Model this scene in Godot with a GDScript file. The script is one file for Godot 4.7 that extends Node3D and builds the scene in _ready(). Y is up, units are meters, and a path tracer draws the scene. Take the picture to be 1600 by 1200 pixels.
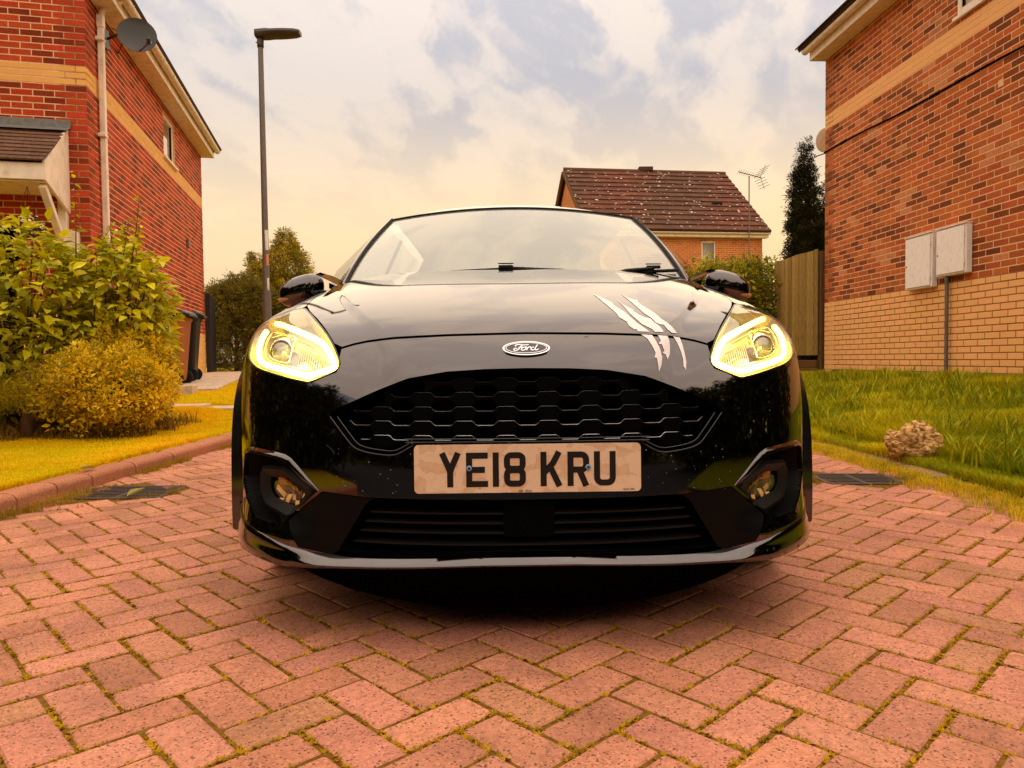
extends Node3D

var M := {}
var rng := RandomNumberGenerator.new()
var cam: Camera3D
const FOCAL := 1130.0
const CAM := Vector3(0, 0.68, 0)

func _ready() -> void:
	rng.seed = 20240607
	# camera
	cam = Camera3D.new()
	cam.name = "camera"
	cam.position = CAM
	cam.rotation_degrees = Vector3(-1.93, 0, -0.6)
	cam.fov = rad_to_deg(2.0 * atan(600.0 / FOCAL))
	cam.near = 0.05
	cam.far = 1500.0
	add_child(cam)
	cam.current = true
	# sky and exposure
	var env := Environment.new()
	env.background_mode = Environment.BG_SKY
	env.sky = Sky.new()
	var pano := PanoramaSkyMaterial.new()
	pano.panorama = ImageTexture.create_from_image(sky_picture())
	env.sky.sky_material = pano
	env.tonemap_mode = Environment.TONE_MAPPER_LINEAR
	env.tonemap_exposure = 2.6
	env.sdfgi_enabled = true
	env.ssao_enabled = true
	env.ssil_enabled = true
	var we := WorldEnvironment.new()
	we.name = "environment"
	we.environment = env
	add_child(we)
	# very wide warm overcast dome light, added as fill from high on the right
	var sun := DirectionalLight3D.new()
	sun.name = "sun"
	sun.light_energy = 0.38
	sun.light_color = lin(1.0, 0.70, 0.38)
	sun.light_angular_distance = 172.0
	sun.shadow_enabled = true
	add_child(sun)
	var az := deg_to_rad(95.0)
	var el := deg_to_rad(66.0)
	var to_sun := Vector3(sin(az) * cos(el), sin(el), -cos(az) * cos(el))
	sun.look_at_from_position(to_sun * 50.0, Vector3.ZERO)
	materials()
	print("materials ", Time.get_ticks_msec())
	ground()
	print("ground ", Time.get_ticks_msec())
	houses()
	print("houses ", Time.get_ticks_msec())
	car()
	print("car ", Time.get_ticks_msec())
	street_things()
	print("street ", Time.get_ticks_msec())
	plants()
	print("plants ", Time.get_ticks_msec())

# thin, broken evening cloud all round, warmer and yellower towards the sun
func sky_picture() -> Image:
	var w := 2048
	var h := 1024
	var im := Image.create(w, h, false, Image.FORMAT_RGBF)
	var n1 := FastNoiseLite.new()
	n1.seed = 11
	n1.noise_type = FastNoiseLite.TYPE_SIMPLEX_SMOOTH
	n1.frequency = 1.7
	n1.fractal_octaves = 6
	n1.fractal_gain = 0.56
	n1.domain_warp_enabled = true
	n1.domain_warp_amplitude = 0.45
	n1.domain_warp_frequency = 1.1
	var n2 := FastNoiseLite.new()
	n2.seed = 5
	n2.frequency = 0.34
	n2.fractal_octaves = 3
	var n3 := FastNoiseLite.new()
	n3.seed = 23
	n3.frequency = 6.0
	n3.fractal_octaves = 3
	var az0 := deg_to_rad(30.0)
	im.fill(Color(0.12, 0.085, 0.055))
	for y in range(0, h / 2 + 2):
		var el := PI * (0.5 - (y + 0.5) / h)
		var sy := sin(maxf(el, 0.0))
		var ce := cos(el)
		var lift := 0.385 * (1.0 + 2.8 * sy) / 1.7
		var low := 1.0 - smoothstep(0.10, 0.37, sy)
		for x in w:
			# column 0 looks along -z, a quarter along +x
			var az := TAU * (x + 0.5) / w
			var dx := sin(az) * ce
			var dz := -cos(az) * ce
			var k := 1.0 / (sy + 0.22)
			var px := dx * k
			var pz := dz * k
			var f := n1.get_noise_2d(px * 1.5 + pz * 0.35, pz * 0.9) + 0.16 * n3.get_noise_2d(px * 1.3 + pz * 0.5, pz)
			var g := n2.get_noise_2d(px, pz)
			var cl := smoothstep(-0.22, 0.34, f + 0.45 * g)
			var away := absf(wrapf(az - az0, -PI, PI))
			var sunny := exp(-away * away * 0.55)
			var near := exp(-away * away * 6.0) * pow(1.0 - sy, 14.0)
			# grey-lilac cloud body and warm lit edges
			var body := Color(0.505, 0.490, 0.525)
			var edge := Color(0.67, 0.62, 0.605).lerp(Color(0.84, 0.70, 0.585), sunny * 0.6)
			var c := body.lerp(edge, cl)
			c = c.lerp(Color(1.34, 0.98, 0.56), clampf(low * (0.80 + 0.3 * sunny), 0.0, 0.94))
			c = c.lerp(Color(1.45, 0.95, 0.16), clampf(near * 1.0, 0.0, 0.85))
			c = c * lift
			im.set_pixel(x, y, Color(c.r, c.g, c.b))
	return im

func materials() -> void:
	# textures (grey multipliers and relief)
	var fine := noise_tex(512, 0.16, 3, [[0.0, grey(0.52)], [0.42, grey(0.80)], [0.62, grey(0.9)], [0.8, grey(1.0)], [1.0, grey(1.0)]], 3)
	var blotch := noise_tex(512, 0.012, 5, [[0.0, grey(0.6)], [0.5, grey(0.86)], [1.0, grey(1.0)]], 4)
	var grit := grit_tex()
	var rough_h := noise_tex(512, 0.11, 3, [], 9)
	var m: StandardMaterial3D
	# brick: the tone is in the vertex colours, the grain in the texture
	m = mat("brick", Color.WHITE, 0.88, 0.0, 0.35)
	m.vertex_color_use_as_albedo = true
	triplanar(m, noise_tex(512, 0.035, 5, [[0.0, grey(0.45)], [0.35, grey(0.78)], [0.7, grey(1.0)], [1.0, grey(1.0)]], 21), Vector3(2.2, 2.2, 2.2))
	relief(m, rough_h, 0.25)
	m = mat("buff_brick", Color.WHITE, 0.9, 0.0, 0.3)
	m.vertex_color_use_as_albedo = true
	triplanar(m, noise_tex(512, 0.06, 4, [[0.0, grey(0.72)], [0.3, grey(0.92)], [1.0, grey(1.0)]], 22), Vector3(2.2, 2.2, 2.2))
	relief(m, rough_h, 0.2)
	m = mat("mortar", lin(0.92, 0.54, 0.29), 0.95, 0.0, 0.2)
	triplanar(m, fine, Vector3(1.5, 1.5, 1.5))
	m = mat("mortar_buff", lin(0.42, 0.19, 0.06), 0.95, 0.0, 0.2)
	triplanar(m, fine, Vector3(1.5, 1.5, 1.5))
	weather(m, blotch, 0.22)
	weather(M.brick, blotch, 0.19)
	# paving
	m = mat("paver", Color.WHITE, 0.82, 0.0, 0.4)
	m.vertex_color_use_as_albedo = true
	triplanar(m, grit, Vector3(1.7, 1.7, 1.7))
	relief(m, grit, 0.18)
	weather(m, noise_tex(512, 0.010, 6, [[0.0, grey(0.62)], [0.4, grey(0.88)], [0.65, grey(1.0)], [1.0, grey(1.0)]], 12), 0.42)
	m = mat("joint_sand", lin(0.22, 0.115, 0.028), 0.95, 0.0, 0.2)
	triplanar(m, noise_tex(512, 0.03, 5, [[0.0, lin(0.45, 0.35, 0.25)], [0.45, lin(0.8, 0.66, 0.5)], [0.62, lin(0.85, 0.95, 0.35)], [1.0, lin(1.0, 1.0, 0.3)]], 31), Vector3(2.4, 2.4, 2.4))
	m = mat("kerb", Color.WHITE, 0.9, 0.0, 0.3)
	m.vertex_color_use_as_albedo = true
	triplanar(m, grit, Vector3(2.0, 2.0, 2.0))
	relief(m, grit, 0.12)
	m = mat("asphalt", lin(0.045, 0.043, 0.042), 0.92, 0.0, 0.3)
	triplanar(m, grit, Vector3(1.6, 1.6, 1.6))
	m = mat("concrete", lin(0.70, 0.52, 0.36), 0.9, 0.0, 0.3)
	triplanar(m, blotch, Vector3(1.1, 1.1, 1.1))
	relief(m, rough_h, 0.1)
	m = mat("soil", lin(0.55, 0.42, 0.02), 0.95, 0.0, 0.02)
	triplanar(m, noise_tex(512, 0.02, 6, [[0.0, lin(0.45, 0.45, 0.3)], [0.5, lin(0.85, 0.8, 0.6)], [1.0, lin(1, 1, 0.9)]], 33), Vector3(0.9, 0.9, 0.9))
	m = mat("soil_green", lin(0.20, 0.20, 0.015), 0.95, 0.0, 0.02)
	triplanar(m, noise_tex(512, 0.02, 6, [[0.0, lin(0.4, 0.4, 0.4)], [0.5, lin(0.8, 0.8, 0.7)], [1.0, lin(1, 1, 0.9)]], 34), Vector3(0.9, 0.9, 0.9))
	m = mat("field", lin(0.09, 0.09, 0.03), 0.95, 0.0, 0.1)
	triplanar(m, blotch, Vector3(0.05, 0.05, 0.05))
	# foliage
	for a in [["grass", 0.6, Color(0.8, 0.75, 0.3)], ["leaf", 0.42, Color(0.85, 0.85, 0.4)], ["needle", 0.55, Color(0.3, 0.3, 0.1)]]:
		m = mat(a[0], Color.WHITE, a[1], 0.0, 0.4 if a[0] == "leaf" else 0.15)
		m.vertex_color_use_as_albedo = true
		m.backlight_enabled = true
		m.backlight = a[2]
	m = mat("bark", lin(0.16, 0.085, 0.045), 0.92, 0.0, 0.2)
	triplanar(m, blotch, Vector3(5, 1.2, 5), false)
	relief(m, rough_h, 0.5)
	# house trim
	m = mat("white_trim", lin(0.86, 0.72, 0.57), 0.55, 0.0, 0.4)
	triplanar(m, noise_tex(512, 0.014, 5, [[0.0, grey(0.68)], [0.3, grey(0.9)], [0.6, grey(1.0)], [1.0, grey(1.0)]], 41), Vector3(1.0, 0.6, 1.0))
	m = mat("white_box", lin(0.88, 0.80, 0.72), 0.5, 0.0, 0.4)
	triplanar(m, noise_tex(512, 0.02, 4, [[0.0, grey(0.78)], [0.35, grey(0.94)], [1.0, grey(1.0)]], 43), Vector3(1.5, 0.8, 1.5))
	m = mat("lead", lin(0.20, 0.19, 0.18), 0.6, 0.3, 0.5)
	triplanar(m, blotch, Vector3(3, 3, 3))
	m = mat("roof_tile", Color.WHITE, 0.9, 0.0, 0.3)
	m.vertex_color_use_as_albedo = true
	triplanar(m, noise_tex(512, 0.03, 5, [[0.0, grey(0.5)], [0.5, grey(0.85)], [0.8, grey(1.0)], [1.0, grey(1.0)]], 44), Vector3(1.2, 1.2, 1.2))
	m = mat("lichen", lin(0.62, 0.52, 0.40), 0.95, 0.0, 0.2)
	m = mat("window_glass", Color(0.8, 0.82, 0.8, 0.12), 0.02, 0.0, 0.5)
	m.transparency = BaseMaterial3D.TRANSPARENCY_ALPHA
	mat("curtain", lin(0.62, 0.60, 0.55), 0.9)
	mat("dark_room", lin(0.02, 0.02, 0.02), 0.95)
	m = mat("fence_wood", Color.WHITE, 0.85, 0.0, 0.3)
	m.vertex_color_use_as_albedo = true
	triplanar(m, noise_tex(512, 0.03, 5, [[0.0, grey(0.32)], [0.4, grey(0.7)], [0.75, grey(1.0)], [1.0, grey(1.0)]], 45), Vector3(6.0, 0.35, 6.0))
	relief(m, rough_h, 0.2)
	m = mat("galvanised", lin(0.19, 0.165, 0.145), 0.55, 0.55, 0.5)
	triplanar(m, noise_tex(512, 0.03, 5, [[0.0, grey(0.55)], [0.5, grey(0.85)], [1.0, grey(1.0)]], 46), Vector3(3, 0.7, 3))
	mat("lamp_grey", lin(0.055, 0.04, 0.03), 0.5, 0.3)
	m = mat("iron", lin(0.030, 0.026, 0.026), 0.6, 0.5)
	mat("grate_iron", lin(0.085, 0.055, 0.042), 0.6, 0.4)
	m = mat("dish_grey", lin(0.018, 0.016, 0.015), 0.30, 0.0, 0.5)
	mat("bin_black", lin(0.012, 0.011, 0.011), 0.45, 0.0, 0.5)
	mat("bin_brown", lin(0.36, 0.10, 0.028), 0.5, 0.0, 0.4)
	m = mat("rock", lin(0.78, 0.50, 0.23), 0.92, 0.0, 0.3)
	triplanar(m, noise_tex(512, 0.018, 6, [[0.0, lin(0.10, 0.06, 0.03)], [0.36, lin(0.42, 0.32, 0.22)], [0.6, lin(0.95, 0.88, 0.7)], [1.0, lin(1, 1, 0.95)]], 47), Vector3(2.6, 4.5, 2.6), false)
	# car
	m = mat("paint", lin(0.115, 0.105, 0.106), 0.05, 1.0, 0.5)
	m.clearcoat_enabled = true
	m.clearcoat = 0.25
	m.clearcoat_roughness = 0.015
	mat("gloss_plastic", lin(0.006, 0.006, 0.006), 0.16, 0.0, 0.6)
	mat("satin_plastic", lin(0.006, 0.0055, 0.005), 0.55, 0.0, 0.35)
	mat("edge_glint", lin(0.42, 0.40, 0.38), 0.3, 1.0)  # pale metal puts the sky glint on black grille edges into the colour
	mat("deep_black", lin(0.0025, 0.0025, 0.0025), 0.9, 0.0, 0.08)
	mat("privacy_glass", lin(0.004, 0.004, 0.004), 0.03, 0.0, 0.5)
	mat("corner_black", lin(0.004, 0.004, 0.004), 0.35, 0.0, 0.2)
	mat("rubber", lin(0.014, 0.013, 0.012), 0.75, 0.0, 0.35)
	mat("chrome", lin(0.80, 0.77, 0.74), 0.08, 1.0)
	mat("alloy", lin(0.20, 0.19, 0.18), 0.3, 0.9)
	mat("lamp_silver", lin(0.55, 0.50, 0.42), 0.22, 1.0)
	mat("lamp_bowl", lin(0.42, 0.38, 0.30), 0.35, 0.7)
	m = mat("clear_lens", Color(0.95, 0.95, 0.92, 0.03), 0.01, 0.0, 0.5)
	m.transparency = BaseMaterial3D.TRANSPARENCY_ALPHA
	m = mat("projector_glass", lin(0.20, 0.20, 0.19), 0.05, 0.5, 0.8)
	m.clearcoat_enabled = true
	m.clearcoat = 1.0
	m = mat("running_light", lin(1.0, 0.9, 0.6), 0.4)
	m.emission_enabled = true
	m.emission = lin(1.0, 0.70, 0.075)
	m.emission_energy_multiplier = 4.6
	m = mat("screen_glass", lin(0.44, 0.46, 0.41, 0.25), 0.012, 0.50, 0.5)
	m.transparency = BaseMaterial3D.TRANSPARENCY_ALPHA
	m = mat("side_glass", Color(0.3, 0.32, 0.3, 0.10), 0.01, 0.0, 0.5)
	m.transparency = BaseMaterial3D.TRANSPARENCY_ALPHA
	mat("cabin", lin(0.02, 0.02, 0.02), 0.85)
	mat("seat_cloth", lin(0.03, 0.03, 0.032), 0.9)
	mat("decal", lin(0.86, 0.76, 0.74), 0.55)
	mat("amber_lens", lin(0.55, 0.26, 0.12), 0.12, 0.0, 0.8)
	mat("fog_reflector", lin(0.30, 0.16, 0.045), 0.18, 1.0)  # gold tint puts the warm paving reflection into the metal colour
	mat("plate_black", lin(0.006, 0.005, 0.005), 0.4)
	mat("screw_cap", lin(0.16, 0.32, 0.55), 0.35)
	m = mat("plate_face", Color.WHITE, 0.35, 0.0, 0.5)
	m.albedo_texture = plate_picture()
	mat("badge_blue", lin(0.05, 0.045, 0.06), 0.12, 0.4, 0.8)
	mat("chip", lin(0.55, 0.48, 0.42), 0.8)
	mat("flower", lin(0.82, 0.72, 0.55), 0.8)
	mat("sticker_white", lin(0.75, 0.70, 0.62), 0.6)
	mat("sticker_orange", lin(0.72, 0.22, 0.05), 0.6)
	mat("ink", lin(0.02, 0.02, 0.02), 0.7)

# broad stains over the fine grain
func weather(m: StandardMaterial3D, tex: Texture2D, scale: float) -> void:
	m.detail_enabled = true
	m.detail_albedo = tex
	m.detail_blend_mode = BaseMaterial3D.BLEND_MODE_MUL
	m.detail_uv_layer = BaseMaterial3D.DETAIL_UV_2
	m.uv2_triplanar = true
	m.uv2_world_triplanar = true
	m.uv2_scale = Vector3(scale, scale, scale)

# fine light and dark stone grains of concrete
func grit_tex() -> ImageTexture:
	var s := 512
	var im := Image.create(s, s, false, Image.FORMAT_RGB8)
	var r := RandomNumberGenerator.new()
	r.seed = 77
	var f := FastNoiseLite.new()
	f.seed = 8
	f.frequency = 0.05
	f.fractal_octaves = 4
	var base := f.get_seamless_image(s, s)
	var d := PackedByteArray()
	d.resize(s * s * 3)
	for i in s * s:
		var b := 0.86 + 0.16 * (base.get_pixel(i % s, i / s).r - 0.5) + r.randf_range(-0.06, 0.06)
		var v := int(clampf(b, 0, 1) * 255)
		d[i * 3] = v; d[i * 3 + 1] = v; d[i * 3 + 2] = v
	im.set_data(s, s, false, Image.FORMAT_RGB8, d)
	for k in 9000:
		var x := r.randi_range(0, s - 3)
		var y := r.randi_range(0, s - 3)
		var t := r.randf()
		var v := r.randf_range(0.94, 1.0) if t < 0.55 else r.randf_range(0.45, 0.68)
		var c := Color(v, v * 0.985, v * 0.97) if t < 0.52 else Color(v, v, v)
		im.fill_rect(Rect2i(x, y, r.randi_range(1, 4), r.randi_range(1, 4)), c)
	return ImageTexture.create_from_image(im)

# the white sheet of the number plate with dried water marks
func plate_picture() -> ImageTexture:
	var w := 1024
	var h := 220
	var im := Image.create(w, h, false, Image.FORMAT_RGB8)
	var f := FastNoiseLite.new()
	f.seed = 14
	f.frequency = 0.0065
	f.fractal_octaves = 3
	f.fractal_gain = 0.42
	f.domain_warp_enabled = true
	f.domain_warp_amplitude = 40.0
	f.domain_warp_frequency = 0.012
	var g := FastNoiseLite.new()
	g.seed = 3
	g.frequency = 0.02
	g.fractal_octaves = 4
	for y in h:
		for x in w:
			var a := f.get_noise_2d(x, y * 1.2)
			var b := g.get_noise_2d(x, y)
			var clean := Color(0.80, 0.60, 0.41)
			var stain := Color(0.60, 0.37, 0.20)
			var k := smoothstep(0.10, 0.16, a) * 0.5 + clampf(b * 0.35, -0.08, 0.2)
			var rim := maxf(0.0, 1.0 - absf(a - 0.13) / 0.016)
			var rim2 := maxf(0.0, 1.0 - absf(a + 0.16) / 0.010)
			k = clampf(k + rim * 0.75 + rim2 * 0.55, 0.0, 1.0)
			im.set_pixel(x, y, clean.lerp(stain, k).linear_to_srgb())
	return ImageTexture.create_from_image(im)

# ------------------------------------------------------------------ helpers: meshes
class MB:
	var v := PackedVector3Array()
	var n := PackedVector3Array()
	var uv := PackedVector2Array()
	var c := PackedColorArray()
	var idx := PackedInt32Array()
	var col := Color.WHITE
	func vert(p: Vector3, nn: Vector3, u := Vector2.ZERO) -> int:
		v.append(p); n.append(nn); uv.append(u); c.append(col)
		return v.size() - 1
	func tri(a: int, b: int, d: int) -> void:
		var g := (v[b] - v[a]).cross(v[d] - v[a])
		if g.dot(n[a] + n[b] + n[d]) > 0.0:
			idx.append(a); idx.append(d); idx.append(b)
		else:
			idx.append(a); idx.append(b); idx.append(d)
	func face(pts: Array, hint: Vector3, uvs: Array = []) -> void:
		var g := Vector3.ZERO
		for i in range(1, pts.size() - 1):
			g += (pts[i] - pts[0]).cross(pts[i + 1] - pts[0])
		if g.length() < 1e-14:
			return
		g = g.normalized()
		if g.dot(hint) < 0.0:
			g = -g
		var f := v.size()
		for i in pts.size():
			vert(pts[i], g, uvs[i] if uvs.size() else Vector2.ZERO)
		for i in range(1, pts.size() - 1):
			tri(f, f + i, f + i + 1)
	func box(lo: Vector3, hi: Vector3, t := Transform3D()) -> void:
		cbox(lo, hi, 0.0, t)
	# box with chamfered edges
	func cbox(lo: Vector3, hi: Vector3, b: float, t := Transform3D()) -> void:
		var ctr := (lo + hi) * 0.5
		var h := (hi - lo) * 0.5
		for ax in 3:
			var a1 := (ax + 1) % 3
			var a2 := (ax + 2) % 3
			for s: float in [-1.0, 1.0]:
				var pts := []
				for k in [[-1, -1], [1, -1], [1, 1], [-1, 1]]:
					var p := Vector3.ZERO
					p[ax] = s * h[ax]; p[a1] = k[0] * (h[a1] - b); p[a2] = k[1] * (h[a2] - b)
					pts.append(t * (ctr + p))
				var hint := Vector3.ZERO
				hint[ax] = s
				face(pts, t.basis * hint)
		if b <= 0.0:
			return
		for ax in 3:
			var a1 := (ax + 1) % 3
			var a2 := (ax + 2) % 3
			for s1: float in [-1.0, 1.0]:
				for s2: float in [-1.0, 1.0]:
					var pts := []
					for k in [[-1, 0], [1, 0], [1, 1], [-1, 1]]:
						var p := Vector3.ZERO
						p[ax] = k[0] * (h[ax] - b)
						p[a1] = s1 * (h[a1] - (b if k[1] == 0 else 0.0))
						p[a2] = s2 * (h[a2] - (0.0 if k[1] == 0 else b))
						pts.append(t * (ctr + p))
					var hint := Vector3.ZERO
					hint[a1] = s1; hint[a2] = s2
					face(pts, t.basis * hint)
		for sx: float in [-1.0, 1.0]:
			for sy: float in [-1.0, 1.0]:
				for sz: float in [-1.0, 1.0]:
					var e := Vector3(sx, sy, sz)
					face([t * (ctr + e * (h - Vector3(0, b, b))), t * (ctr + e * (h - Vector3(b, 0, b))), t * (ctr + e * (h - Vector3(b, b, 0)))], t.basis * e)
	# tube along points with radii
	func tube(pts: Array, r, sides := 8, closed := false, caps := true, squash := 1.0) -> void:
		var m := pts.size()
		var up := Vector3.UP
		var rings := []
		var prev_n := Vector3.ZERO
		for i in m:
			var t: Vector3
			if closed:
				t = pts[(i + 1) % m] - pts[(i + m - 1) % m]
			else:
				t = pts[min(i + 1, m - 1)] - pts[max(i - 1, 0)]
			t = t.normalized()
			if prev_n == Vector3.ZERO:
				prev_n = t.cross(Vector3.UP if absf(t.y) < 0.9 else Vector3.RIGHT).normalized()
			var nn := (prev_n - t * prev_n.dot(t)).normalized()
			prev_n = nn
			var bb := t.cross(nn)
			var rad: float = r[i] if r is Array or r is PackedFloat32Array else r
			var ring := []
			for k in sides:
				var a := TAU * k / sides
				var d := nn * cos(a) + bb * sin(a) * squash
				ring.append(vert(pts[i] + d * rad, d.normalized(), Vector2(float(k) / sides, float(i))))
			rings.append(ring)
		for i in (m if closed else m - 1):
			var a: Array = rings[i]
			var b: Array = rings[(i + 1) % m]
			for k in sides:
				var k2 := (k + 1) % sides
				tri(a[k], a[k2], b[k2])
				tri(a[k], b[k2], b[k])
		if caps and not closed:
			for e in [0, m - 1]:
				var t: Vector3 = (pts[0] - pts[1]) if e == 0 else (pts[m - 1] - pts[m - 2])
				t = t.normalized()
				var ps := []
				for k in sides:
					ps.append(v[rings[e][k]])
				face(ps, t)
	func lathe(prof: Array, segs: int, t := Transform3D()) -> void:
		# prof: [radius, height] pairs, spun round y
		var base := v.size()
		var m := prof.size()
		for i in m:
			var a: Vector2 = prof[max(i - 1, 0)]
			var b: Vector2 = prof[min(i + 1, m - 1)]
			var d := (b - a)
			var nr := Vector2(d.y, -d.x).normalized()
			for k in segs:
				var an := TAU * k / segs
				var rd := Vector3(cos(an), 0, sin(an))
				vert(t * (rd * prof[i].x + Vector3.UP * prof[i].y), (t.basis * (rd * nr.x + Vector3.UP * nr.y)).normalized(), Vector2(float(k) / segs, float(i) / m))
		for i in m - 1:
			for k in segs:
				var k2 := (k + 1) % segs
				tri(base + i * segs + k, base + i * segs + k2, base + (i + 1) * segs + k2)
				tri(base + i * segs + k, base + (i + 1) * segs + k2, base + (i + 1) * segs + k)
	# grid of points [row][col] with smooth normals pointing towards hint
	func grid(rows: Array, hint: Callable) -> void:
		var nr := rows.size()
		var nc: int = rows[0].size()
		var base := v.size()
		var turn := 0.0
		for i in nr:
			for j in nc:
				var du: Vector3 = rows[i][min(j + 1, nc - 1)] - rows[i][max(j - 1, 0)]
				var dv: Vector3 = rows[min(i + 1, nr - 1)][j] - rows[max(i - 1, 0)][j]
				var g := du.cross(dv)
				if g.length() < 1e-12:
					g = Vector3.ZERO
				g = g.normalized()
				turn += g.dot(hint.call(rows[i][j]).normalized())
				vert(rows[i][j], g, Vector2(float(j) / (nc - 1), float(i) / (nr - 1)))
		for i in range(base, v.size()):
			if turn < 0.0:
				n[i] = -n[i]
			if n[i] == Vector3.ZERO:
				n[i] = hint.call(v[i]).normalized()
		for i in nr - 1:
			for j in nc - 1:
				var a := base + i * nc + j
				tri(a, a + 1, a + nc + 1)
				tri(a, a + nc + 1, a + nc)
	# 2D polygon extruded: front at z = z1 in t
	func prism(poly: PackedVector2Array, z0: float, z1: float, t := Transform3D(), back := true) -> void:
		var tris := Geometry2D.triangulate_polygon(poly)
		var nz := (t.basis * Vector3(0, 0, 1)).normalized()
		for s in ([1, -1] if back else [1]):
			var f := v.size()
			for p in poly:
				vert(t * Vector3(p.x, p.y, z1 if s == 1 else z0), nz * s, p)
			for i in range(0, tris.size(), 3):
				tri(f + tris[i], f + tris[i + 1], f + tris[i + 2])
		var cw := Geometry2D.is_polygon_clockwise(poly)
		for i in poly.size():
			var a := poly[i]
			var b := poly[(i + 1) % poly.size()]
			var d := (b - a)
			var o := Vector2(d.y, -d.x) * (-1.0 if cw else 1.0)
			face([t * Vector3(a.x, a.y, z0), t * Vector3(b.x, b.y, z0), t * Vector3(b.x, b.y, z1), t * Vector3(a.x, a.y, z1)], t.basis * Vector3(o.x, o.y, 0))
	func mesh(mat: Material, colored := false) -> ArrayMesh:
		var arr := []
		arr.resize(Mesh.ARRAY_MAX)
		arr[Mesh.ARRAY_VERTEX] = v
		arr[Mesh.ARRAY_NORMAL] = n
		arr[Mesh.ARRAY_TEX_UV] = uv
		if colored:
			arr[Mesh.ARRAY_COLOR] = c
		arr[Mesh.ARRAY_INDEX] = idx
		var m := ArrayMesh.new()
		m.add_surface_from_arrays(Mesh.PRIMITIVE_TRIANGLES, arr)
		m.surface_set_material(0, mat)
		return m


# ------------------------------------------------------------------ helpers: nodes
var taken := {}

func numbered(called: String) -> String:
	var k: int = taken.get(called, 0)
	taken[called] = k + 1
	return called if k == 0 else "%s_%03d" % [called, k]

func tag(o: Node, label := "", category := "", group := "", kind := "") -> Node:
	if label: o.set_meta("label", label)
	if category: o.set_meta("category", category)
	if group: o.set_meta("group", group)
	if kind: o.set_meta("kind", kind)
	return o

func thing(called: String, label: String, category: String, where := Vector3.ZERO, turn := 0.0, group := "") -> Node3D:
	var o := Node3D.new()
	o.name = numbered(called)
	add_child(o)
	o.position = where
	o.rotation.y = turn
	tag(o, label, category, group)
	return o

func put(called: String, m: Mesh, parent: Node, where := Transform3D()) -> MeshInstance3D:
	var o := MeshInstance3D.new()
	o.name = numbered(called) if parent == self else called
	o.mesh = m
	parent.add_child(o, true)
	o.transform = where
	return o

func part(called: String, mb: MB, mat: Material, parent: Node, where := Transform3D()) -> MeshInstance3D:
	return put(called, mb.mesh(mat), parent, where)

func structure(called: String, mb: MB, mat: Material, parent: Node = self) -> MeshInstance3D:
	var o := part(called, mb, mat, parent)
	if parent == self:
		o.set_meta("kind", "structure")
	return o

func many(called: String, m: Mesh, where: Array, colors: PackedColorArray, parent: Node) -> MultiMeshInstance3D:
	var mm := MultiMesh.new()
	mm.transform_format = MultiMesh.TRANSFORM_3D
	mm.use_colors = colors.size() > 0
	mm.mesh = m
	mm.instance_count = where.size()
	for i in where.size():
		mm.set_instance_transform(i, where[i])
		if colors.size():
			mm.set_instance_color(i, colors[i])
	var o := MultiMeshInstance3D.new()
	o.name = numbered(called) if parent == self else called
	o.multimesh = mm
	parent.add_child(o, true)
	return o

# ------------------------------------------------------------------ helpers: materials
func lin(r: float, g: float, b: float, a := 1.0) -> Color:
	var s := Color(r, g, b).linear_to_srgb()
	return Color(s.r, s.g, s.b, a)

func mat(called: String, c: Color, rough := 0.7, metal := 0.0, spec := 0.5) -> StandardMaterial3D:
	var m := StandardMaterial3D.new()
	m.resource_name = called
	m.albedo_color = c
	m.roughness = rough
	m.metallic = metal
	m.metallic_specular = spec
	M[called] = m
	return m

func noise_tex(size: int, freq: float, octaves: int, ramp: Array, seed_ := 1, kind := FastNoiseLite.TYPE_SIMPLEX_SMOOTH, gain := 0.55) -> NoiseTexture2D:
	var f := FastNoiseLite.new()
	f.seed = seed_
	f.noise_type = kind
	f.frequency = freq
	f.fractal_octaves = octaves
	f.fractal_gain = gain
	var t := NoiseTexture2D.new()
	t.width = size
	t.height = size
	t.seamless = true
	t.noise = f
	t.normalize = true
	if ramp.size():
		var g := Gradient.new()
		var offs := PackedFloat32Array()
		var cols := PackedColorArray()
		for r in ramp:
			offs.append(r[0]); cols.append(r[1])
		g.offsets = offs
		g.colors = cols
		t.color_ramp = g
	return t

func grey(x: float) -> Color:
	return Color(x, x, x).linear_to_srgb()

func triplanar(m: StandardMaterial3D, tex: Texture2D, scale: Vector3, world := true) -> StandardMaterial3D:
	m.albedo_texture = tex
	m.uv1_triplanar = true
	m.uv1_world_triplanar = world
	m.uv1_scale = scale
	m.uv1_triplanar_sharpness = 6.0
	return m

func relief(m: StandardMaterial3D, tex: Texture2D, cm: float) -> void:
	m.heightmap_enabled = true
	m.heightmap_texture = tex
	m.heightmap_scale = cm

func rf(a: float, b: float) -> float:
	return rng.randf_range(a, b)

# smooth curve through points (closed or open), n pieces per span
func smooth(pts: Array, per := 4, closed := true) -> Array:
	var out := []
	var m := pts.size()
	for i in (m if closed else m - 1):
		var p0: Vector2 = pts[(i + m - 1) % m] if closed or i > 0 else pts[i]
		var p1: Vector2 = pts[i]
		var p2: Vector2 = pts[(i + 1) % m]
		var p3: Vector2 = pts[(i + 2) % m] if closed or i + 2 < m else pts[i + 1]
		for k in per:
			out.append(p1.cubic_interpolate(p2, p0, p3, float(k) / per))
	if not closed:
		out.append(pts[m - 1])
	return out

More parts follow.
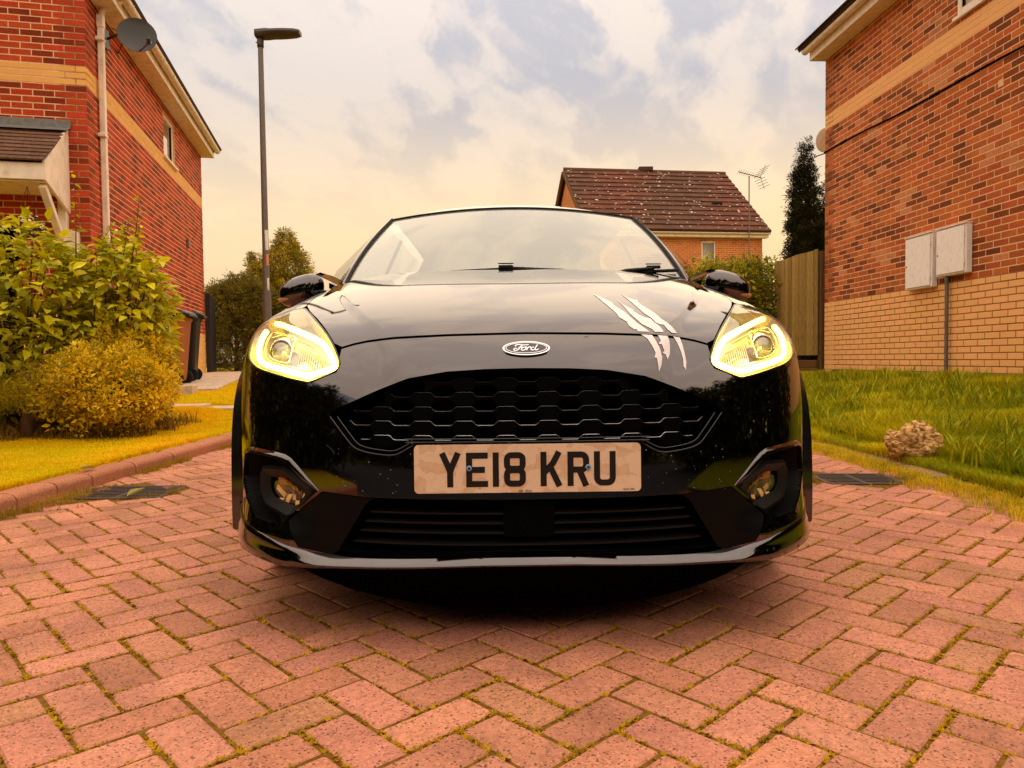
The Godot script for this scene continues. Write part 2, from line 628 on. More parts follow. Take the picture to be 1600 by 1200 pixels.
func spl(xs: Array, ys: Array, x: float) -> float:
	var m := xs.size()
	if x <= xs[0]: return ys[0]
	if x >= xs[m - 1]: return ys[m - 1]
	var i := 0
	while x > xs[i + 1]:
		i += 1
	var h: float = xs[i + 1] - xs[i]
	var t: float = (x - xs[i]) / h
	var d1: float = (ys[i + 1] - ys[i]) / h if i == 0 else (ys[i + 1] - ys[i - 1]) / (xs[i + 1] - xs[i - 1])
	var d2: float = (ys[i + 1] - ys[i]) / h if i + 2 >= m else (ys[i + 2] - ys[i]) / (xs[i + 2] - xs[i])
	var t2 := t * t
	var t3 := t2 * t
	return (2 * t3 - 3 * t2 + 1) * ys[i] + (t3 - 2 * t2 + t) * h * d1 + (-2 * t3 + 3 * t2) * ys[i + 1] + (t3 - t2) * h * d2

func ss(a: float, b: float, x: float) -> float:
	return smoothstep(a, b, x)

func vlist(a: Array) -> Array:
	var out := []
	for p in a:
		out.append(Vector2(p[0], p[1]))
	return out

# ------------------------------------------------------------------ ground
const ROAD := 2.36

func left_height(x: float, z: float) -> float:
	var d := clampf(-z - 5.0, 0.0, 7.8)
	return 0.075 + 0.046 * d * ss(-2.5, -3.4, x)

func right_height(x: float, z: float) -> float:
	return 0.03 + clampf(x - 2.45, 0.0, 3.0) * 0.135

func sheet(mb: MB, x0: float, x1: float, z0: float, z1: float, step: float, h: Callable) -> void:
	var nx := int(ceil((x1 - x0) / step))
	var nz := int(ceil((z1 - z0) / step))
	var rows := []
	for j in nz + 1:
		var row := []
		for i in nx + 1:
			var x := lerpf(x0, x1, float(i) / nx)
			var z := lerpf(z0, z1, float(j) / nz)
			row.append(Vector3(x, h.call(x, z), z))
		rows.append(row)
	mb.grid(rows, func(_p): return Vector3.UP)

# screen size of something a metre wide, and whether it is in the picture
func seen(p: Vector3) -> float:
	var q := cam.transform.affine_inverse() * p
	if q.z > -0.3:
		return 0.0
	var x := FOCAL * q.x / -q.z
	var y := FOCAL * q.y / -q.z
	if absf(x) > 830.0 or absf(y) > 630.0:
		return 0.0
	return FOCAL / -q.z

func hidden_by_car(p: Vector3) -> bool:
	# behind or beneath the body as seen from the lens
	if p.z > -1.9 or p.y > 0.3:
		return false
	var q := cam.transform.affine_inverse() * p
	var x := 800.0 + FOCAL * q.x / -q.z
	var y := 600.0 - FOCAL * q.y / -q.z
	return x > 395.0 and x < 1245.0 and y < 960.0

func ground() -> void:
	var mb := MB.new()
	sheet(mb, -400, 400, -400, 400, 40, func(_x, _z): return -0.10)
	structure("ground", mb, M.field)
	mb = MB.new()
	sheet(mb, -16, -2.44, -42, 0.12, 0.55, func(x, z): return left_height(x, z))
	structure("lawn", mb, M.soil)
	mb = MB.new()
	sheet(mb, 2.42, 16, -42, 0.12, 0.55, func(x, z): return right_height(x, z))
	structure("lawn", mb, M.soil_green)
	mb = MB.new()
	sheet(mb, -2.44, 2.42, -42, -12.6, 0.6, func(_x, z): return 0.08 + clampf((-z - 12.6) * 0.05, 0.0, 0.3))
	structure("lawn", mb, M.soil_green)
	# unseen dark road, added close behind the camera to blacken bumper reflections
	mb = MB.new()
	sheet(mb, -60, 60, 0.12, 7.4, 2.0, func(_x, _z): return -0.006)
	structure("road", mb, M.asphalt)
	mb = MB.new()
	sheet(mb, -60, 60, 7.4, 30, 3.0, func(_x, _z): return 0.06)
	structure("verge", mb, M.soil_green)
	paving()
	path_and_kerbs()

func paving() -> void:
	var root := Node3D.new()
	root.name = numbered("driveway")
	add_child(root)
	root.set_meta("kind", "structure")
	var bed := MB.new()
	var lx := [DRAIN_L.x - 0.24, DRAIN_L.x + 0.24]
	var rx := [DRAIN_R.x - 0.21, DRAIN_R.x + 0.21]
	for e in [[-2.44, 2.44, -12.6, -4.16], [-2.44, lx[0], -4.16, -3.62], [lx[0], lx[1], -4.16, -3.98], [lx[1], rx[0], -4.16, -3.62], [rx[0], rx[1], -3.81, -3.62], [rx[1], 2.44, -4.16, -3.62], [-2.44, 2.44, -3.62, 0.12]]:
		sheet(bed, e[0], e[1], e[2], e[3], 0.7, func(_x, _z): return -0.0035)
	part("sand_bed", bed, M.joint_sand, root)
	# herringbone at 45 degrees, blocks of 200 by 100
	var u := 0.1035
	var ang := PI / 4.0 + 0.02
	var ax := Vector2(cos(ang), sin(ang))
	var ay := Vector2(-sin(ang), cos(ang))
	var list := []
	for i in range(-95, 96):
		for j in range(-95, 96):
			var m := posmod(i - j, 4)
			var c: Vector2
			var turn := 0.0
			if m == 0:
				c = ax * (i + 1.0) * u + ay * (j + 0.5) * u
			elif m == 2:
				c = ax * (i + 0.5) * u + ay * (j * u)
				turn = PI / 2
			else:
				continue
			var p := Vector3(c.x + 0.03, 0, c.y - 4.6)
			if absf(p.x) > 2.30 or p.z < -11.8 or p.z > 0.05:
				continue
			# the drains stand in the paving
			if Vector2(p.x - DRAIN_L.x, p.z - DRAIN_L.z).length() < 0.26 or Vector2(p.x - DRAIN_R.x, p.z - DRAIN_R.z).length() < 0.24:
				continue
			list.append([p, -ang + turn])
	# variants: tone and wear
	var variants := []
	var tones := PackedColorArray()
	for k in 12:
		var t := rf(0.80, 1.16)
		var col := Color(0.78 * t, 0.320 * t * rf(0.95, 1.08), 0.18 * t * rf(0.92, 1.12))
		tones.append(col)
	var plain := MB.new()
	paver_shape(plain, Color.WHITE, 0)
	for k in 12:
		var mb := MB.new()
		paver_shape(mb, tones[k], k + 1)
		variants.append(mb.mesh(M.paver, true))
	for e in list:
		var sc := seen(e[0])
		e.append(0.0 if hidden_by_car(e[0]) else sc * sc / maxf(0.3, -e[0].z))
	list.sort_custom(func(a, b): return a[2] > b[2])
	var rest := []
	var cols := PackedColorArray()
	for i in list.size():
		var e: Array = list[i]
		var tilt := Basis(Vector3.RIGHT, rf(-0.010, 0.010)) * Basis(Vector3.FORWARD, rf(-0.010, 0.010))
		var t := Transform3D(tilt * Basis(Vector3.UP, e[1] + rf(-0.012, 0.012)), e[0] + Vector3(rf(-0.0012, 0.0012), rf(-0.0016, 0.0010), rf(-0.0012, 0.0012)))
		var k := rng.randi() % 12
		if i < 300:
			put("paver", variants[k], root, t)
		else:
			rest.append(t)
			cols.append(tones[k])
	var o := many("paver_field", plain.mesh(M.paver), rest, cols, root)
	o.set_meta("kind", "stuff")
	# moss and seedlings in the joints
	var moss := MB.new()
	moss.col = Color.WHITE
	for k in 9:
		var a := rf(0, TAU)
		var b := Vector3(rf(-0.004, 0.004), 0, rf(-0.004, 0.004))
		var tip := b + Vector3(cos(a) * rf(0.001, 0.007), rf(0.003, 0.0075), sin(a) * rf(0.001, 0.007))
		var side := Vector3(-sin(a), 0, cos(a)) * 0.0022
		moss.face([b - side, b + side, tip], Vector3(0, 1, 0.3))
	var mt := []
	var mc := PackedColorArray()
	var patchy := FastNoiseLite.new()
	patchy.frequency = 1.6
	patchy.seed = 4
	for e in list:
		var d: float = -e[0].z
		if d > 5.2 or d < 0.6 or seen(e[0]) <= 0.0 or hidden_by_car(e[0]):
			continue
		var bas := Basis(Vector3.UP, e[1])
		var amount: float = clampf(0.6 + 1.0 * patchy.get_noise_2d(e[0].x, e[0].z), 0.06, 1.0)
		var count := int(amount * (110.0 if d < 2.6 else 50.0))
		for k in count:
			var q: Vector3
			if rng.randf() < 0.6:
				q = Vector3(rf(-0.103, 0.103), 0, 0.0517 * (1.0 if rng.randf() < 0.5 else -1.0) + rf(-0.0016, 0.0016))
			else:
				q = Vector3(0.1035 * (1.0 if rng.randf() < 0.5 else -1.0) + rf(-0.0016, 0.0016), 0, rf(-0.05, 0.05))
			var w: Vector3 = e[0] + bas * q
			if patchy.get_noise_2d(w.x * 6.0, w.z * 6.0) < -0.12:
				continue
			var s := rf(0.7, 1.45)
			mt.append(Transform3D(Basis(Vector3.UP, rf(0, TAU)).scaled(Vector3(s * 1.15, s * rf(0.45, 0.85), s * 1.15)), Vector3(w.x, -0.0035, w.z)))
			var g := rf(0.75, 1.2)
			mc.append(Color(0.55 * g, 0.32 * g, 0.015 * g) if rng.randf() < 0.7 else Color(0.34 * g, 0.20 * g, 0.02 * g))
	var mo := many("moss", moss.mesh(M.grass), mt, mc, self)
	tag(mo, "yellow green moss growing in the joints of the brick paving", "moss", "", "stuff")

func paver_shape(mb: MB, col: Color, k: int) -> void:
	mb.col = col
	var r := RandomNumberGenerator.new()
	r.seed = 100 + k
	var hx := 0.0995
	var hz := 0.0480
	var ch := 0.0045
	# top outline with slightly worn corners
	var top := []
	for s in [[-1, -1], [1, -1], [1, 1], [-1, 1]]:
		var w := r.randf_range(0.002, 0.006)
		var cx: float = s[0] * (hx - ch)
		var cz: float = s[1] * (hz - ch)
		if s[0] * s[1] > 0:
			top.append(Vector3(cx - s[0] * 0.0, 0, cz - s[1] * w)); top.append(Vector3(cx - s[0] * w, 0, cz))
		else:
			top.append(Vector3(cx - s[0] * w, 0, cz)); top.append(Vector3(cx, 0, cz - s[1] * w))
	mb.face(top, Vector3.UP)
	var low := []
	for p in top:
		var o := Vector3(signf(p.x) * ch, 0, signf(p.z) * ch)
		low.append(p + o + Vector3(r.randf_range(-0.0006, 0.0006), -ch * 0.8, r.randf_range(-0.0006, 0.0006)))
	for i in 8:
		var j := (i + 1) % 8
		var mid: Vector3 = (top[i] + top[j]) * 0.5
		mb.face([top[i], top[j], low[j], low[i]], Vector3(mid.x / hx, 0.8, mid.z / hz))
		mb.face([low[i], low[j], low[j] + Vector3.DOWN * 0.02, low[i] + Vector3.DOWN * 0.02], Vector3(mid.x / hx, 0, mid.z / hz))

const DRAIN_L := Vector3(-2.03, 0, -3.80)
const DRAIN_R := Vector3(1.90, 0, -3.98)

func kerb_stone(mb: MB, length: float, w: float, top: float, col: Color, r: RandomNumberGenerator) -> void:
	# runs along z from 0 to -length, face towards +x, x from -w to 0
	mb.col = col
	var prof := [Vector2(0, -0.05), Vector2(0.004, top - 0.035), Vector2(-0.004, top - 0.016), Vector2(-0.020, top - 0.004), Vector2(-0.045, top), Vector2(-w + 0.02, top + 0.002), Vector2(-w, top - 0.012), Vector2(-w, -0.05)]
	var rows := []
	for i in 9:
		var row := []
		var z := -length * i / 8.0
		var e := 0.004 if i == 0 or i == 8 else 0.0
		for p in prof:
			row.append(Vector3(p.x + r.randf_range(-0.003, 0.003), p.y - e + r.randf_range(-0.002, 0.002), z))
		rows.append(row)
	mb.grid(rows, func(p): return Vector3(1.0 if p.x > -w * 0.5 else -0.4, 1.0 if p.y > 0.0 else 0.1, 0))
	for i in [0, 8]:
		var pts: Array = rows[i].duplicate()
		mb.face(pts, Vector3(0, 0, 1.0 if i == 0 else -1.0))

func path_and_kerbs() -> void:
	var r := RandomNumberGenerator.new()
	r.seed = 5
	# left kerb: rounded red concrete stones
	var k := Node3D.new()
	k.name = numbered("kerb")
	add_child(k)
	k.set_meta("kind", "structure")
	var z := 0.1
	while z > -12.5:
		var l := 0.30 if z > -3.7 and z < -2.9 else r.randf_range(0.42, 0.62)
		var mb := MB.new()
		var t := r.randf_range(0.9, 1.08)
		kerb_stone(mb, l - 0.006, 0.125, 0.078, Color(0.66 * t, 0.27 * t, 0.14 * t), r)
		put("kerb_stone", mb.mesh(M.kerb, true), k, Transform3D(Basis(Vector3.UP, r.randf_range(-0.006, 0.006)), Vector3(-2.335 + 0.02 * sin(z * 0.9), 0, z)))
		z -= l
	# right kerb: sunken, worn edging, breaking up towards the grass
	k = Node3D.new()
	k.name = numbered("kerb")
	add_child(k)
	k.set_meta("kind", "structure")
	z = -3.86
	while z > -12.5:
		var l := r.randf_range(0.38, 0.55)
		var mb := MB.new()
		var t := r.randf_range(0.85, 1.1)
		kerb_stone(mb, l - 0.01, 0.11, 0.052, Color(0.42 * t, 0.25 * t, 0.14 * t), r)
		var tr := Transform3D(Basis(Vector3.UP, PI + r.randf_range(-0.03, 0.03)), Vector3(2.30 + clampf((-z - 4.2) * 0.06, 0.0, 0.1) , -0.012 + r.randf_range(-0.008, 0.004), z - l))
		put("kerb_stone", mb.mesh(M.kerb, true), k, tr)
		z -= l
	# path of flags beside the left house and the strip that crosses the lawn
	var root := Node3D.new()
	root.name = numbered("path")
	add_child(root)
	root.set_meta("kind", "structure")
	var d1 := LDIR
	for i in 13:
		var c := LCORNER + d1 * (1.35 + i * 0.62) + LNORM * 0.62
		var mb := MB.new()
		mb.cbox(Vector3(-0.55, -0.12, -0.30), Vector3(0.55, 0.0, 0.30), 0.008)
		var o := part("flagstone", mb, M.concrete, root, Transform3D(Basis(Vector3.UP, LTURN) * Basis(Vector3.RIGHT, 0.045 if c.z > -12.6 else 0.0), Vector3(c.x, left_height(c.x, c.z) + 0.045, c.z)))
		o.name = "flagstone"
	for i in 6:
		var x := -2.62 - 0.5 * i
		var zz := -8.0 + 0.05 * i
		var mb := MB.new()
		mb.cbox(Vector3(-0.245, -0.10, -0.22), Vector3(0.245, 0.0, 0.22), 0.006)
		part("flagstone", mb, M.concrete, root, Transform3D(Basis(Vector3.UP, 0.06), Vector3(x, left_height(x, zz) + 0.016, zz)))
	var step := MB.new()
	step.cbox(Vector3(-0.55, -0.2, -0.16), Vector3(0.55, 0.0, 0.16), 0.01)
	part("step", step, M.concrete, root, Transform3D(Basis(Vector3.UP, LTURN), Vector3(-4.62, left_height(-4.62, -9.2) + 0.13, -9.2)))
	# drains
	drain("drain_grate", "long iron drain grate beside the rounded red kerb", DRAIN_L, 0.02, 0.46, 0.34, 7)
	drain("drain_grate", "square iron drain grate at the kerb in front of the rock", DRAIN_R, -0.06, 0.40, 0.32, 6)

func drain(called: String, label: String, at: Vector3, turn: float, w: float, d: float, bars: int) -> void:
	var t := thing(called, label, "drain", at + Vector3(0, 0.001, 0), turn, "road drains")
	var mb := MB.new()
	var f := 0.022
	for s: float in [-1.0, 1.0]:
		mb.cbox(Vector3(-w / 2, -0.05, s * (d / 2) - f / 2), Vector3(w / 2, 0.004, s * (d / 2) + f / 2), 0.003)
		mb.cbox(Vector3(s * (w / 2) - f / 2, -0.05, -d / 2 + f / 2), Vector3(s * (w / 2) + f / 2, 0.003, d / 2 - f / 2), 0.003)
	part("frame", mb, M.grate_iron, t)
	for i in bars:
		var z := lerpf(-d / 2, d / 2, (i + 1.0) / (bars + 1.0))
		var b := MB.new()
		b.cbox(Vector3(-w / 2 + 0.012, -0.045, z - 0.006), Vector3(w / 2 - 0.012, 0.002, z + 0.006), 0.002)
		part("bar", b, M.grate_iron, t)
	var c := MB.new()
	c.cbox(Vector3(-0.012, -0.044, -d / 2 + 0.012), Vector3(0.012, 0.0005, d / 2 - 0.012), 0.002)
	part("crossbar", c, M.grate_iron, t)
	var pit := MB.new()
	pit.face([Vector3(-w / 2 - 0.06, -0.07, -d / 2 - 0.06), Vector3(w / 2 + 0.06, -0.07, -d / 2 - 0.06), Vector3(w / 2 + 0.06, -0.07, d / 2 + 0.06), Vector3(-w / 2 - 0.06, -0.07, d / 2 + 0.06)], Vector3.UP)
	part("pit", pit, M.deep_black, t)

# ------------------------------------------------------------------ houses
const LCORNER := Vector3(-4.90, 0, -8.5)
const LDIR := Vector3(-0.22496, 0, -0.97437)     # along the side wall, away from the lens
const LNORM := Vector3(0.97437, 0, -0.22496)     # out of the side wall
const LTURN := 0.2269
const RCORNER := Vector3(4.97, 0, -11.5)
const RDIR := Vector3(0.0556, 0, 0.99845)        # along the wall, towards the lens
const RNORM := Vector3(-0.99845, 0, 0.0556)

# bricks of one wall: records for house_bricks(). u runs along dir from O; opens: [u0, u1, y0, y1]
func lay(list: Array, O: Vector3, dir: Vector3, nrm: Vector3, length: float, y0: float, y1: float, opens: Array, style: Callable, gable := 0.0, ridge := 0.0) -> void:
	var n := int(round((y1 - y0) / 0.075))
	var basis := Basis(dir, Vector3.UP, dir.cross(Vector3.UP))
	if basis.z.dot(nrm) < 0.0:
		basis = Basis(-dir, Vector3.UP, (-dir).cross(Vector3.UP))
	for j in n:
		var y := y0 + j * 0.075
		var u := -0.1125 if j % 2 else 0.0
		var lo := 0.0
		var hi := length
		if gable > 0.0 and y > gable:
			var k := (y - gable) / (ridge - gable) * length * 0.5
			lo = k; hi = length - k
		while u < length:
			var spans := [[maxf(u, lo), minf(u + 0.215, hi)]]
			for o in opens:
				if y + 0.065 > o[2] and y < o[3]:
					var next := []
					for s in spans:
						if s[1] <= o[0] or s[0] >= o[1]:
							next.append(s)
						else:
							if s[0] < o[0]: next.append([s[0], o[0]])
							if s[1] > o[1]: next.append([o[1], s[1]])
					spans = next
			for s in spans:
				var l: float = s[1] - s[0]
				if l < 0.03:
					continue
				var p: Vector3 = O + dir * ((s[0] + s[1]) * 0.5) + Vector3.UP * (y + 0.0325)
				var facing := nrm.dot((CAM - p).normalized())
				var sc := seen(p)
				list.append([p, basis, l / 0.215, style.call(j, y, (s[0] + s[1]) * 0.5), sc * sc * maxf(facing, 0.0), nrm])
			u += 0.225

func brick_shape(col: Color) -> MB:
	var mb := MB.new()
	mb.col = col
	var b := 0.0022
	var hx := 0.1065
	var hy := 0.0310
	var f := [Vector3(-hx + b, -hy + b, 0), Vector3(hx - b, -hy + b, 0), Vector3(hx - b, hy - b, 0), Vector3(-hx + b, hy - b, 0)]
	var g := [Vector3(-hx, -hy, -b), Vector3(hx, -hy, -b), Vector3(hx, hy, -b), Vector3(-hx, hy, -b)]
	mb.face(f, Vector3.BACK)
	for i in 4:
		var j := (i + 1) % 4
		var mid: Vector3 = (g[i] + g[j]) * 0.5
		var o := Vector3(mid.x / hx, mid.y / hy, 0)
		mb.face([f[i], f[j], g[j], g[i]], o + Vector3.BACK)
		mb.face([g[i], g[j], g[j] + Vector3(0, 0, -0.02), g[i] + Vector3(0, 0, -0.02)], o)
	return mb

# styles: 0..9 red tones, 10..13 buff tones
func house_bricks(list: Array, wall: Node, reds: Array, buffs: Array, most_red: int, most_buff: int) -> void:
	list.sort_custom(func(a, b): return a[4] > b[4])
	var red_m := []
	for c in reds: red_m.append(brick_shape(c).mesh(M.brick, true))
	var buff_m := []
	for c in buffs: buff_m.append(brick_shape(c).mesh(M.buff_brick, true))
	var rest := [[], []]
	var cols := [PackedColorArray(), PackedColorArray()]
	var done := [0, 0]
	for e in list:
		var buff := 1 if e[3] >= 10 else 0
		var b: Basis = e[1]
		b = b.scaled_local(Vector3(e[2], 1, 1))
		b = Basis(b.y.normalized(), rf(-0.006, 0.006)) * b
		var t := Transform3D(b, e[0] + e[5] * (0.0028 + rf(-0.0008, 0.0008)))
		if e[4] > 0.0 and done[buff] < (most_buff if buff else most_red):
			done[buff] += 1
			put("buff_brick" if buff else "brick", (buff_m[e[3] - 10] if buff else red_m[e[3]]), wall, t)
		else:
			rest[buff].append(t)
			cols[buff].append(buffs[e[3] - 10] if buff else reds[e[3]])
	if rest[0].size():
		many("brick_field", brick_shape(Color.WHITE).mesh(M.brick), rest[0], cols[0], wall).set_meta("kind", "stuff")
	if rest[1].size():
		many("buff_brick_field", brick_shape(Color.WHITE).mesh(M.buff_brick), rest[1], cols[1], wall).set_meta("kind", "stuff")

# flat wall (mortar plane) with openings, thickness t behind the face
func wall_slab(mb: MB, O: Vector3, dir: Vector3, nrm: Vector3, length: float, y0: float, y1: float, opens: Array, t := 0.28) -> void:
	var us := [0.0, length]
	var ys := [y0, y1]
	for o in opens:
		for x in [o[0], o[1]]: if not us.has(x): us.append(x)
		for x in [o[2], o[3]]: if not ys.has(x): ys.append(x)
	us.sort(); ys.sort()
	var P := func(u: float, y: float, d: float) -> Vector3: return O + dir * u + Vector3.UP * y - nrm * d
	for i in us.size() - 1:
		for j in ys.size() - 1:
			var um: float = (us[i] + us[i + 1]) / 2
			var ym: float = (ys[j] + ys[j + 1]) / 2
			var hole := false
			for o in opens:
				if um > o[0] and um < o[1] and ym > o[2] and ym < o[3]:
					hole = true
			if hole:
				continue
			for d in [0.0, t]:
				mb.face([P.call(us[i], ys[j], d), P.call(us[i + 1], ys[j], d), P.call(us[i + 1], ys[j + 1], d), P.call(us[i], ys[j + 1], d)], nrm * (1.0 if d == 0.0 else -1.0))
	for o in opens:
		mb.face([P.call(o[0], o[2], 0), P.call(o[0], o[3], 0), P.call(o[0], o[3], t), P.call(o[0], o[2], t)], dir)
		mb.face([P.call(o[1], o[2], 0), P.call(o[1], o[3], 0), P.call(o[1], o[3], t), P.call(o[1], o[2], t)], -dir)
		mb.face([P.call(o[0], o[2], 0), P.call(o[1], o[2], 0), P.call(o[1], o[2], t), P.call(o[0], o[2], t)], Vector3.UP)
		mb.face([P.call(o[0], o[3], 0), P.call(o[1], o[3], 0), P.call(o[1], o[3], t), P.call(o[0], o[3], t)], Vector3.DOWN)
	mb.face([P.call(0, y0, 0), P.call(0, y1, 0), P.call(0, y1, t), P.call(0, y0, t)], -dir)
	mb.face([P.call(length, y0, 0), P.call(length, y1, 0), P.call(length, y1, t), P.call(length, y0, t)], dir)

# a transform whose x runs along dir, y up, z out of the wall, origin at wall point
func wall_frame(O: Vector3, dir: Vector3, nrm: Vector3, u: float, y: float) -> Transform3D:
	var x := dir
	if dir.cross(Vector3.UP).dot(nrm) < 0.0:
		x = -dir
	return Transform3D(Basis(x, Vector3.UP, nrm), O + dir * u + Vector3.UP * y)

func window(parent: Node, O: Vector3, dir: Vector3, nrm: Vector3, o: Array, inset := 0.05, mullion := false) -> void:
	var w: float = o[1] - o[0]
	var h: float = o[3] - o[2]
	var t := wall_frame(O, dir, nrm, (o[0] + o[1]) / 2, o[2])
	var f := 0.065
	var win := MB.new()
	var z0 := -inset - 0.06
	var z1 := -inset
	win.cbox(Vector3(-w / 2, 0, z0), Vector3(-w / 2 + f, h, z1), 0.006)
	win.cbox(Vector3(w / 2 - f, 0, z0), Vector3(w / 2, h, z1), 0.006)
	win.cbox(Vector3(-w / 2 + f, 0, z0 + 0.002), Vector3(w / 2 - f, f, z1 - 0.002), 0.006)
	win.cbox(Vector3(-w / 2 + f, h - f, z0 + 0.002), Vector3(w / 2 - f, h, z1 - 0.002), 0.006)
	if mullion:
		win.cbox(Vector3(-0.03, f, z0 + 0.004), Vector3(0.03, h - f, z1 - 0.004), 0.005)
	var wo := part("window", win, M.white_trim, parent, t)
	var sash := MB.new()
	var g := f + 0.004
	for s: float in [-1.0, 1.0]:
		sash.box(Vector3(s * (w / 2 - g) - 0.006, g, z0 + 0.012), Vector3(s * (w / 2 - g) + 0.006, h - g, z1 - 0.012))
	part("seal", sash, M.deep_black, wo)
	var pane := MB.new()
	pane.face([Vector3(-w / 2 + f, f, z0 + 0.03), Vector3(w / 2 - f, f, z0 + 0.03), Vector3(w / 2 - f, h - f, z0 + 0.03), Vector3(-w / 2 + f, h - f, z0 + 0.03)], Vector3.BACK)
	part("pane", pane, M.window_glass, wo)
	var cur := MB.new()
	var rows := []
	for j in 2:
		var row := []
		for i in 33:
			row.append(Vector3(lerpf(-w / 2 - 0.05, w / 2 + 0.05, i / 32.0), -0.05 if j == 0 else h + 0.05, -0.36 - inset + 0.012 * sin(i * 1.3)))
		rows.append(row)
	cur.grid(rows, func(_p): return Vector3.BACK)
	part("curtain", cur, M.curtain, wo)
	var sill := MB.new()
	sill.cbox(Vector3(-w / 2 - 0.06, -0.045, -inset - 0.02), Vector3(w / 2 + 0.06, -0.002, 0.045), 0.006)
	part("sill", sill, M.white_trim, wo)

# soffit, fascia and gutter along a wall head
func eaves(parent: Node, O: Vector3, dir: Vector3, nrm: Vector3, u0: float, u1: float, y: float, over := 0.24) -> void:
	var t := wall_frame(O, dir, nrm, 0, y)
	var sgn := 1.0 if t.basis.x.dot(dir) > 0 else -1.0
	var a := minf(u0 * sgn, u1 * sgn)
	var b := maxf(u0 * sgn, u1 * sgn)
	var s := MB.new()
	s.cbox(Vector3(a, 0, 0.006), Vector3(b, 0.018, over - 0.02), 0.002)
	part("soffit", s, M.white_trim, parent, t)
	var f := MB.new()
	f.cbox(Vector3(a, -0.004, over - 0.02), Vector3(b, 0.20, over), 0.004)
	f.cbox(Vector3(a, -0.002, 0.004), Vector3(a + 0.02, 0.196, over - 0.022), 0.003)
	f.cbox(Vector3(b - 0.02, -0.002, 0.004), Vector3(b, 0.196, over - 0.022), 0.003)
	part("fascia", f, M.white_trim, parent, t)
	var g := MB.new()
	var rows := []
	for i in 2:
		var row := []
		for k in 13:
			var an := PI + PI * k / 12.0
			row.append(Vector3(a - 0.03 if i == 0 else b + 0.03, 0.155 + 0.056 * sin(an), over + 0.062 + 0.056 * cos(an)))
		rows.append(row)
	g.grid(rows, func(p): return Vector3(0, p.y - 0.2, p.z - over - 0.062))
	for x in [a - 0.03, b + 0.03]:
		var ps := []
		for k in 13:
			var an := PI + PI * k / 12.0
			ps.append(Vector3(x, 0.155 + 0.056 * sin(an), over + 0.062 + 0.056 * cos(an)))
		g.face(ps, Vector3(-1 if x < 0.5 * (a + b) else 1, 0, 0))
	var go := part("gutter", g, M.white_trim, parent, t)
	var x := a + 0.5
	while x < b:
		var br := MB.new()
		var ring := []
		for k in 9:
			var an := PI + PI * k / 8.0
			ring.append(Vector3(x, 0.155 + 0.060 * sin(an), over + 0.062 + 0.060 * cos(an)))
		br.tube(ring, 0.010, 5)
		part("bracket", br, M.white_trim, go)
		x += 1.6

func roof_slab(mb: MB, a: Vector3, b: Vector3, c: Vector3, d: Vector3, thick := 0.07) -> void:
	# a, b along the eaves; c, d along the ridge (c above b)
	var n := (b - a).cross(d - a).normalized()
	if n.y < 0: n = -n
	var lo := [a, b, c, d]
	var hi := []
	for p in lo: hi.append(p + n * thick)
	mb.face(hi, n)
	mb.face(lo, -n)
	for i in 4:
		var j := (i + 1) % 4
		var mid: Vector3 = (lo[i] + lo[j]) * 0.5 - (a + b + c + d) * 0.25
		mb.face([lo[i], lo[j], hi[j], hi[i]], mid)

func tile_course(p0: Vector3, p1: Vector3, up: Vector3, nrm: Vector3, depth: float, thick: float, col: Color) -> MB:
	# one course of tiles from p0 to p1, its butt edge at p0-p1, running up the slope
	var mb := MB.new()
	mb.col = col
	var a := p0 + nrm * thick
	var b := p1 + nrm * thick
	var c := p1 + up * depth + nrm * 0.004
	var d := p0 + up * depth + nrm * 0.004
	mb.face([a, b, c, d], nrm)
	mb.face([p0, p1, b, a], -up)
	mb.face([p0, a, d], p0 - p1)
	mb.face([p1, b, c], p1 - p0)
	return mb

func houses() -> void:
	left_house()
	right_house()
	back_house()

var LREDS := []
var RREDS := []
var BUFFS := []

func tone_set(base: Array, lo: float, hi: float, k: int, dark := 3) -> Array:
	var out := []
	for i in k:
		var t := rf(lo, hi)
		if i < dark: t *= 0.5
		var k2 := 0.2 if dark > 0 else 0.05
		out.append(Color(base[0] * t, base[1] * t * rf(1.0 - k2, 1.0 + k2), base[2] * t * rf(1.0 - k2, 1.0 + k2)))
	return out

